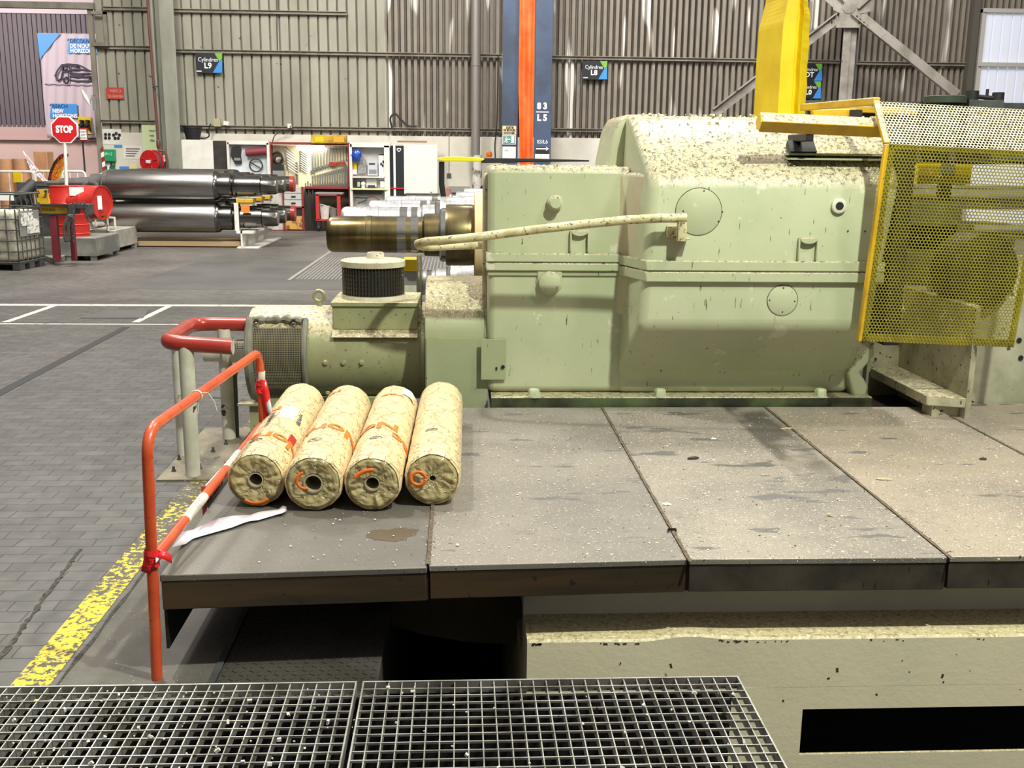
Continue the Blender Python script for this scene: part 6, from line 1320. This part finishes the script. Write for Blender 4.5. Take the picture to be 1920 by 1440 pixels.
bit(t, 591, 361, 642, 364.5, ty-.5, glassless, 'top_plate', .5); bit(t, 592, 365, 638, 367, ty-.5, MATS['cart_red'], 'upper_rail', .06); bit(t, 592, 411, 638, 414, ty-.5, MATS['cart_red'], 'lower_shelf', .5)
for u in (598, 634): m = MB(); q = at(u, 425, ty-.45); m.lathe((q.x-.03, q.y, .10), (1, 0, 0), [(0, .10), (.06, .10)], 18); m.box((q.x-.05, q.y-.02, .1), (q.x+.05, q.y+.02, at(u, 413, ty-.45).z)); m.build('castor', rubber, t)
for u, lb, k in ((609, 'galvanised bucket on the lower shelf of the red cart', 1.0), (626, 'dull bucket at the right on the red cart', .8)):
    q = at(u, 410.5, ty-.3); m = MB(); m.lathe(q, (0, 0, 1), [(0, .12*k), (.38*k, .175*k), (.39*k, .18*k), (.38*k, .165*k)], 20); m.torus(q+Vector((0, 0, .39*k)), (0.3, .2, 1), .17*k, .012, 16, 5); one(m, 'metal_bucket', white if k == 1 else glassless, lb, 'bucket', 'buckets on the red cart')
# right hand cupboard with helmet and notices
t = thing('notice_cupboard', 'open white cupboard with a blue helmet and papers', 'cupboard', (at(692, 420, ty).x, ty, 0)); m = MB(); slab(659, 272, 724, 432, ty+.1, .04, m); m.build('back_panel', mat('grey_white_panel', col(208, 206, 200), .6, 0, col(186, 184, 178), 3), t, smooth=False)
for a_ in ((656, 270, 661, 432), (721, 273, 731, 432), (656, 267, 731, 276), (661, 331, 722, 333.5)): bit(t, *a_, ty-.2, paint_white, 'frame', .3)
bit(t, 658, 353, 726, 356, ty-.25, mat('pale_yellow_shelf', col(222, 214, 160), .6), 'shelf', .35); bit(t, 661, 356, 716, 364, ty-.02, dark, 'lower_recess', .1)
m = MB(); bm = m.bm; bmesh.ops.create_uvsphere(bm, u_segments=24, v_segments=14, radius=1); q = at(668, 292, ty-.15)
for v in bm.verts: v.co = Vector((v.co.x*.155*(1+.08*v.co.z), v.co.y*.10, v.co.z*.20)); v.co.rotate(Euler((0, .25, 0))); v.co += q
m.torus(q+Vector((-.02, -.02, -.04)), (0.5, .1, 1), .16, .012, 20, 6); one(m, 'blue_helmet', mat('helmet_blue', col(34, 70, 156), .25, coat=.5), 'blue safety helmet hanging in the white cupboard', 'helmet')
Y6 = ty-.02
for (nm, lb, cat, u0, v0, u1, v1, mt) in (('yellow_note', 'yellow note under the blue helmet', 'note', 659, 305, 669, 318, yellow_post), ('white_note', 'small white note below the yellow note', 'note', 659, 318, 669, 327, text_w), ('grey_folder', 'grey mottled plate right of the yellow note', 'plate', 671, 299, 687, 325, mat('mottled_grey', col(150, 148, 146), .6, 0, col(110, 110, 110), 12)), ('price_list', 'long white notice at the right inside the white cupboard', 'notice', 710, 289, 723, 338, text_w), ('glove_card', 'pale card with small drawings beside the long white notice', 'card', 689, 303, 708, 329, mat('pale_lilac', col(190, 190, 198), .5)), ('white_sheet', 'white sheet behind the shelf items', 'paper', 687, 335, 706, 350, text_w), ('white_card', 'white card leaning at the right end of the shelf', 'card', 713, 340, 725, 352, text_w), ('black_box', 'black box with small print on the yellow shelf', 'box', 662, 339, 681, 353, sign_black)):
    tt = board(nm, lb, cat, u0, v0, u1, v1, Y6-(.1 if nm in ('black_box', 'white_card') else 0), mt, .03)
    if nm == 'price_list':
        bit(tt, 710, 289, 723, 291, Y6-.01, text_k, 'black_strip'); 
        for (a_, b_) in ((713, 305), (717, 301), (716, 308)): bit(tt, a_, b_, a_+3, b_+5, Y6-.01, text_k, 'dark_print')
    if nm == 'glove_card': bit(tt, 692, 306, 703, 308.5, Y6-.01, text_k, 'dark_band'); bit(tt, 692, 318, 706, 326, Y6-.01, glassless, 'drawing')
    if nm == 'black_box': bit(tt, 670, 341, 675, 350, Y6-.12, mat('pale_print', col(170, 176, 150), .6), 'print')
m = MB(); bmesh.ops.create_uvsphere(m.bm, u_segments=12, v_segments=8, radius=.07, matrix=Matrix.Translation(at(681, 345, ty-.2))); m.cyl(at(681, 353, ty-.2), at(681, 345, ty-.2), .05, 10); one(m, 'spray_bottle', text_w, 'small white bottle beside the black box on the shelf', 'bottle')
m = MB(); slab(689, 347, 703, 353, ty-.22, .1, m); one(m, 'dark_tray', dark, 'dark tray on the yellow shelf', 'tray', bevel=.01)
t = thing('grease_gun', 'grease gun with a hose lying under the yellow shelf', 'grease gun', at(680, 370, ty-.1)); m = MB(); m.cyl(at(665, 369, ty-.1), at(690, 370, ty-.1), .045, 10); m.cyl(at(670, 382, ty-.1), at(688, 374, ty-.1), .02, 8); m.build('barrel', dark, t); m = MB(); m.tube([at(690, 370, ty-.1), at(700, 368, ty-.1), at(710, 374, ty-.1), at(718, 380, ty-.1)], .015, 6); m.build('hose', redf, t)
# black and white panels
t = thing('black_board', 'black board with a white heart and a white upright strip', 'board', at(742, 380, ty)); bit(t, 731, 273, 759, 400, ty, sign_black, 'board', .04); bit(t, 738, 270, 742, 400, ty-.04, paint_white, 'white_upright', .05); bit(t, 731, 352, 758, 354.5, ty-.05, red_s, 'red_bar', .03)
m = MB(); H_ = [at(748+3.6*(math.sin(a)**3), 281-(3.0*math.cos(a)-1.2*math.cos(2*a)-.5*math.cos(3*a)), ty-.01) for a in [2*PI*i/28 for i in range(29)]]; m.tube(H_, .012, 5); m.build('heart', text_w, t)
board('white_cabinet', 'large white cabinet door with dark specks right of the black board', 'cabinet door', 757.5, 271, 820, 364, ty-.1, mat('specked_white', col(226, 223, 214), .5, 0, col(216, 212, 204), 3, specks=[(col(90, 86, 78), 5, .69)]), .3)
t = board('heater_box', 'low white box with a dark edge below the white cabinet', 'box', 762, 366, 822, 436, ty-.5, mat('pale_grey_green', col(204, 208, 196), .5), .3); bit(t, 760, 363, 824, 366, ty-.52, dark, 'dark_edge', .3)
m = MB(); slab(745, 264, 800, 267, ty, .3, m); one(m, 'wooden_batten', mat('brown_batten', col(140, 112, 84), .7), 'brown batten lying along the top of the cupboards', 'batten', smooth=False)
t = board('steel_enclosure', 'grey steel enclosure with a black label beside the duct base', 'enclosure', 838, 350, 881, 434, 31.8, glassless, .4); bit(t, 845, 361, 866, 370, 31.78, black, 'black_label'); wtext('xxxxxxx', 848, 367, 3, 31.76, text_w, t, sx=.9) if False else bit(t, 848, 364.5, 863, 366.5, 31.76, text_w, 'label_print')

# ================================================================== LARGE ROLLS BEHIND THE MOTOR
def big_roll(label, x, y, z, s=1.0, oily=True, wrap=True):
    t = thing('mill_roll', label, 'mill roll', (x, y, z), 'large journal rolls behind the motor'); J = bronze if oily else bright_steel
    def L(prof, nm, mt, n=48): m = MB(); m.lathe((x, y, z), (1, 0, 0), [(a*s, b*s) for a, b in prof], n); return m.build(nm, mt, t)
    L([(0, .14), (.02, .16), (.05, .170), (.37, .172), (.375, .178), (.42, .178), (.425, .172), (.66, .172)], 'journal', J); L([(.66, .1725), (.745, .1725)], 'polished_band', chrome); L([(.745, .17), (.79, .17)], 'journal', J); L([(.79, .1725), (.86, .1725)], 'polished_band', chrome)
    L([(.86, .17), (.90, .172), (.92, .20), (1.06, .205)], 'step', J); L([(1.06, .24), (1.075, .255), (1.12, .255), (1.13, .24)], 'collar', chrome); L([(1.12, .285), (1.14, .29), (1.36, .29), (1.39, .285)], 'neck', J)
    if not wrap: L([(1.39, .30), (3.4, .30)], 'body', bright_steel)
    if wrap: L([(1.39, .40), (1.395, .405), (3.6, .405), (3.605, .40)], 'wrapped_body', kraft)
    return t
yb0 = 10.3; zb0 = at(750, 440, yb0).z
big_roll('nearest oily steel roll journal directly behind the motor filter', at(615, 440, yb0).x, yb0, zb0, 1.03)
big_roll('second bright roll journal behind the oily one', at(641, 400, 12.0).x, 12.0, zb0+.02, 1.0, False, False)
big_roll('third bright roll journal behind the oily one', at(692, 392, 13.6).x, 13.6, zb0+.03, 1.0, False, False)
big_roll('farthest bright roll journal behind the oily one', at(724, 385, 15.2).x, 15.2, zb0+.03, 1.0, False, False)
big_roll('lower bright roll seen under the oily journal', at(786, 515, 11.4).x-.55, 11.4, .86, .8, False, False)
for yy_, lb in ((12.0, 'grey stand under the second bright roll journal'), (13.6, 'grey stand under the third bright roll journal'), (15.2, 'grey stand under the farthest bright roll journal'), (11.4, 'low grey stand under the lower bright roll')):
    m = MB(); m.box((2.0, yy_-.3, 0), (2.3, yy_+.3, 1.08 if yy_ > 11.5 else .56)); one(m, 'roll_cradle', dark, lb, 'stand')
rs = thing('roll_stand', 'stand with a yellow block under the oily roll journal', 'stand', (at(785, 560, 10.8).x, 10.8, 0))
bit(rs, 756, 487, 781, 509, 10.6, yellow_post, 'yellow_block', .3); bit(rs, 757, 510, 781, 535, 10.6, glassless, 'grey_block', .3); bit(rs, 759, 535, 781, 640, 10.6, postgreen, 'green_block', .3); bit(rs, 782, 482, 785, 640, 10.7, chrome, 'upright', .2); bit(rs, 787, 482, 791, 640, 10.7, chrome, 'upright', .2)
m = MB(); slab(884, 524, 912, 640, 10.6, .3, m); m.build('pallet_edge', tanb, rs, smooth=False)
# forklift behind the rolls
fk = thing('forklift_truck', 'forklift with a yellow overhead guard and black post behind the roll journals', 'forklift', (at(900, 600, 17).x, 17, 0)); fyy = 17.0
m = MB(); m.prism([at(u, v, fyy) for u, v in ((820, 297), (832, 294), (860, 293.5), (890, 295), (908, 297), (908, 300), (901, 303), (860, 302.5), (830, 302), (820, 300))], (0, 1.0, 0)); m.build('overhead_guard_edge', mat('fluorescent_yellow', col(238, 232, 30), .4), fk, bevel=.01)
m = MB(); m.prism([at(u, v, fyy+.0) for u, v in ((903, 303), (910, 296), (1000, 297), (1105, 300), (1105, 303), (1000, 304), (906, 306))], (0, 1.0, 0)); m.build('overhead_guard', rubber, fk, bevel=.01)
m = MB(); m.tube([at(828, 303, fyy+.1), at(828, 345, fyy+.1), at(831, 365, fyy+.1), at(833, 385, fyy+.1)], .045, 8); m.build('post', rubber, fk); m = MB(); m.tube([at(895, 372, fyy+.9), at(908, 350, fyy+.9)], .05, 8); m.build('post', rubber, fk)
m = MB(); q = at(917, 294.5, fyy+.3); m.lathe(q, (0, 0, 1), [(0, .05), (.06, .055), (.09, .035)], 14); m.build('beacon', mat('amber_beacon', col(190, 90, 20), .2), fk)
m = MB(); q = at(837, 362, fyy+.4); m.lathe(q, (-.5, -1, .1), [(0, .1), (.04, .09)], 20); m.build('seat_back', mat('pinkish_seat', col(214, 150, 136), .5), fk)
m = MB(); a = at(835, 376, fyy+.2); b = at(1080, 376, fyy); m.box((a.x, fyy+.1, .3), (b.x, fyy+1.1, a.z)); m.build('body', paint_white, fk, bevel=.03)
for xx in (a.x+.35, b.x-.4): m = MB(); m.lathe((xx, fyy+.05, .3), (0, 1, 0), [(0, .3), (.25, .3)], 26); m.build('wheel', rubber, fk)

# ================================================================== LEFT: PLASTIC TANK, DRUMS, BEAM STAND
ia, ib = gz(36, 500), gz(84, 484); ib.z = ia.z = 0
iv = Vector((ib.x-ia.x, ib.y-ia.y, 0)).normalized(); iw = Vector((-iv.y, iv.x, 0))
if iw.x > 0: iw = -iw
th_ = math.radians(-6); fvec = Vector((-1, 0.06, 0)).normalized(); svec = Vector((-.06, -1, 0)).normalized()*-1
ibt = thing('plastic_tank', 'dirty white caged plastic tank on a pallet at the left edge', 'tank container', (ia.x, ia.y, 0))
rv = Vector((at(81, 440, 21.2).x-at(36, 440, 20.3).x, .95, 0)).normalized()       # right hand face
lv = Vector((-rv.y, rv.x, 0)).normalized(); lv = lv if lv.x < 0 else -lv           # front face going left
c0 = Vector((at(36, 490, 20.3).x, 20.3, 0)); W1, W2 = 1.15, 1.0; zb_, zt_ = .14, at(36, 393, 20.3).z
def ip(a, b, z): return c0+lv*a+rv*b+Vector((0, 0, z))
m = MB(); P4_ = [ip(.04, .04, 0), ip(W1-.04, .04, 0), ip(W1-.04, W2-.04, 0), ip(.04, W2-.04, 0)]
m.prism([p+Vector((0, 0, zb_+.02)) for p in P4_], (0, 0, zt_-zb_-.05)); m.build('bottle', mat('dirty_white_plastic', col(196, 192, 176), .5, 0, col(150, 140, 118), 3, .45, .7, specks=[(col(70, 62, 50), 6, .66)]), ibt, bevel=.10, segs=4)
cage = mat('cage_wire', col(104, 104, 100), .45, .6); m = MB()
zz = [zb_+.02+(zt_-zb_)*k/5 for k in range(6)]
for z in zz: m.tube([ip(0, 0, z), ip(W1, 0, z), ip(W1, W2, z), ip(0, W2, z), ip(0, 0, z)], .014, 6)
for k in range(7):
    m.tube([ip(W1*k/6, 0, zb_), ip(W1*k/6, 0, zt_)], .013, 6); m.tube([ip(0, W2*k/6, zb_), ip(0, W2*k/6, zt_)], .013, 6)
m.tube([ip(0, 0, zt_+.28), ip(W1, 0, zt_+.28), ip(W1, W2, zt_+.28), ip(0, W2, zt_+.28), ip(0, 0, zt_+.28)], .016, 6)
for k in range(5):
    m.tube([ip(.1+W1*.8*k/4, 0, zt_), ip(.1+W1*.8*k/4-.04, 0, zt_+.28)], .012, 6); m.tube([ip(0, .1+W2*.8*k/4, zt_), ip(0, .1+W2*.8*k/4-.08, zt_+.28)], .012, 6)
m.build('cage', cage, ibt)
m = MB(); m.prism([ip(-.02, .10, zt_-.52), ip(-.02, .86, zt_-.52), ip(-.02, .86, zt_-.04), ip(-.02, .10, zt_-.04)], lv*.01); m.build('grey_plate', glassless, ibt, smooth=False)
m = MB(); m.prism([ip(-.035, .14, zt_-.32), ip(-.035, .60, zt_-.32), ip(-.035, .60, zt_-.08), ip(-.035, .14, zt_-.08)], lv*.01); m.prism([ip(-.04, .34, zt_-.48), ip(-.04, .80, zt_-.48), ip(-.04, .80, zt_-.2), ip(-.04, .34, zt_-.2)], lv*.01); m.build('paper_label', mat('scribbled_label', col(222, 220, 212), .7, 0, col(130, 126, 118), 14, .5, .6), ibt, smooth=False)
for k in range(3):
    for j in range(3): m = MB(); a_, b_ = (0, .42, .84)[k], (0, .38, .78)[j]; m.prism([ip(a_*1.2, b_, 0), ip(a_*1.2+.14, b_, 0), ip(a_*1.2+.14, b_+.2, 0), ip(a_*1.2, b_+.2, 0)], (0, 0, .12)); m.build('pallet_block', dark, ibt, smooth=False)
m = MB(); m.prism([ip(0, 0, .12), ip(W1+.1, 0, .12), ip(W1+.1, W2, .12), ip(0, W2, .12)], (0, 0, .03)); m.build('pallet_deck', dark, ibt, smooth=False)
# small things behind tank: hydraulic puller
t = thing('roller_clamp', 'dark clamp with rubber arms and a yellow side plate behind the tank', 'clamp', at(60, 385, 22.6)); t.location.z = .0
bit(t, 66, 340, 84, 384, 22.8, dark, 'side_plate', .15); bit(t, 68, 355, 90, 382, 22.6, mat('chipped_yellow', col(222, 178, 40), .5, 0, col(60, 54, 40), 6, .5, .58), 'yellow_plate', .1)
m = MB(); m.cyl(at(35, 370, 22.5), at(62, 345, 22.9), .13, 14); m.cyl(at(25, 384, 22.5), at(48, 372, 22.5), .12, 14); m.cyl(at(70, 349, 22.5), at(92, 349, 22.5), .03, 8); m.build('rubber_arm', rubber, t); bit(t, 32, 342, 60, 384, 23.0, dark, 'rear_plate', .1); m = MB(); q = at(66, 385, 22.8); m.box((q.x-.5, 22.75, 0), (q.x+.4, 23.2, q.z)); m.build('stand', dark, t, smooth=False)
board('white_sheet', 'white sheet lying behind the top of the plastic tank', 'sheet', -10, 362, 27, 376, 22, text_w)
# drums
def drum(label, c, ax, r_, L_, lab=None):
    t = thing('steel_drum', label, 'drum', c, 'red steel drums'); m = MB(); m.lathe(c, ax, [(0, r_*.96), (0, r_*1.02), (.02, r_*1.02), (.03, r_), (L_*.34, r_), (L_*.35, r_*1.03), (L_*.37, r_), (L_*.64, r_), (L_*.65, r_*1.03), (L_*.67, r_), (L_-.03, r_), (L_-.02, r_*1.02), (L_, r_*1.02), (L_, r_*.96), (L_-.02, r_*.95)], 40); m.build('body', redd, t); return t
q = at(126, 418, 24.2); t = drum('wide red drum with a white label behind the chained beam', Vector((q.x, 24.2, .42)), (0, 0, 1), .42, at(126, 348, 24.2).z-.42); 
m = MB(); bit(t, 130, 351, 157, 367, 24.2-.435, text_w, 'label')
q = at(136, 440, 22.9); t = drum('red drum standing on the near grey spill pallet', Vector((q.x, 22.9, .33)), (0, 0, 1), .36, .62)
q = at(192, 380, 23.9); t = drum('orange red drum lying on its side with its lid facing right', Vector((q.x-.95, 24.25, q.z)), (1, -.32, 0), .37, .98); q2 = at(186, 375, 23.55); m = MB(); m.obox(at(187, 380, 23.86), .012, .14, .30, (0, 0, -.31)); m.build('label', text_w, t); m = MB(); q = at(192, 405, 23.8); m.cyl(q, q+Vector((.1, -.1, 0)), .04, 10); m.build('tap', mat('brass_tap', col(150, 120, 60), .3, .8), t)
def spill(u0, u1, vt, vb, y, d, label, mt):
    t = thing('spill_pallet', label, 'spill pallet', (at(u0, vb, y).x, y, 0), 'grey spill pallets under the drums'); zt_ = at((u0+u1)/2, vt, y).z; x0, x1 = at(u0, vb, y).x, at(u1, vb, y).x
    m = MB(); m.box((x0, y, .10), (x1, y+d, zt_)); m.build('tray', mt, t, bevel=.01)
    for k in range(3): m = MB(); xx = x0+.05+(x1-x0-.2)*k/2; m.box((xx, y+.02, 0), (xx+.1, y+.14, .10)); m.build('foot', mt, t, smooth=False)
    m = MB(); m.box((x1-.12, y+d-.14, 0), (x1-.02, y+d-.02, .1)); m.build('foot', mt, t, smooth=False); return t
gsp = mat('stained_grey_steel', col(112, 114, 110), .5, .2, col(150, 148, 138), 2.2, .4, .7)
spill(72, 182, 446, 474, 22.3, 1.5, 'dark grey spill pallet under the standing red drum', gsp); spill(165, 218, 432, 458, 24.2, 1.6, 'pale grey spill pallet beside the lower steel roll', mat('pale_zinc', col(158, 156, 146), .5, .2, col(190, 186, 172), 3))
m = MB(); q0, q1 = at(165, 420, 24.4), at(206, 400, 24.4); m.tube([(q0.x, 24.4, .55), (q0.x, 24.4, q1.z-.1), (q1.x, 24.2, q1.z-.12), (q1.x, 24.2, .5)], .03, 8); m.tube([(q0.x, 24.9, .55), (q0.x, 24.9, q1.z-.1), (q1.x, 24.7, q1.z-.12), (q1.x, 24.7, .5)], .03, 8); one(m, 'drum_cradle', postgreen, 'pale tube cradle under the lying drum', 'cradle')
# beam stand
t = thing('beam_stand', 'yellow and black lifting beam resting on a dark red stand', 'lifting beam', (at(112, 480, 21.6).x, 21.6, 0)); by_ = 21.4
bit(t, 62, 384, 128, 386.5, by_-.12, black, 'beam_flange', .24); bit(t, 62, 401, 128, 404, by_-.12, black, 'beam_flange', .24); bit(t, 62, 386, 128, 401, by_, mat('beam_yellow', col(206, 158, 40), .5, 0, col(96, 76, 30), 2.5, .45, .7), 'beam_web', .04)
wtext('RC70 TAQUIL', 70, 395, 4.5, by_-.02, text_k, t, sx=.85)
m = MB(); m.prism([at(u, v, by_-.15) for u, v in ((128, 382), (166, 383), (168, 402), (160, 409), (157, 391), (141, 391), (141, 402), (128, 404))], (0, .3, 0)); m.build('end_bracket', dark, t, bevel=.01)
for (u0, u1, v) in ((94, 106, 478), (129, 137, 473)): q = at((u0+u1)/2, v, by_-.1 if u0 < 100 else by_+.2); xx0, xx1 = at(u0+1, 440, q.y).x, at(u1+1, 440, q.y).x; m = MB(); m.box((xx0, q.y, .08), (xx1, q.y+.13, at(100, 404, q.y).z)); m.build('leg', mat('oxblood_paint', col(112, 34, 44), .5), t, bevel=.008)
m = MB(); m.prism([Vector((*gz(u, v, 0)[:2], 0.0)) for u, v in ((80, 488), (102, 496), (158, 478), (140, 468))], (0, 0, .12)); m.build('base', gsp, t, bevel=.01)
def link(m, c, ax, s): 
    a = Vector(ax).normalized(); u = Vector((0, 0, 1)); P = [c+u*(s*math.cos(k*PI/5)*.95)+a*(s*.55*math.sin(k*PI/5)) for k in range(11)]; m.tube(P, s*.22, 6)
ch = thing('lifting_chain', 'dark lifting chain with a hook hanging from the beam end', 'chain', at(137, 385, by_-.3)); m = MB()
for k in range(16): link(m, at(137+math.sin(k*.5)*1.5, 384+k*4.6, by_-.25), ((1, 0, 0), (0, 1, 0))[k % 2], .035)
for k in range(7): link(m, at(160+k*.6, 384+k*4.4, by_-.25), ((1, 0, 0), (0, 1, 0))[k % 2], .035)
for k in range(6): link(m, at(139+k*4, 382, by_-.28), ((1, 0, 0), (0, 1, 0))[k % 2], .03)
m.build('chain_links', dark, ch); m = MB(); m.tube([at(u, v, by_-.3) for u, v in ((131, 404), (126, 412), (121, 424), (121, 440), (124, 452), (128, 452), (130, 444), (128, 428), (129, 415))], [.05, .045, .04, .04, .04, .035, .03, .03, .03], 8); m.build('hook', dark, ch)
m = MB(); m.prism([at(u, v, by_-.28) for u, v in ((127, 402), (137, 402), (137, 414), (132, 418), (122, 413))], (0, .08, 0)); m.build('hook_plate', dark, ch, bevel=.008)
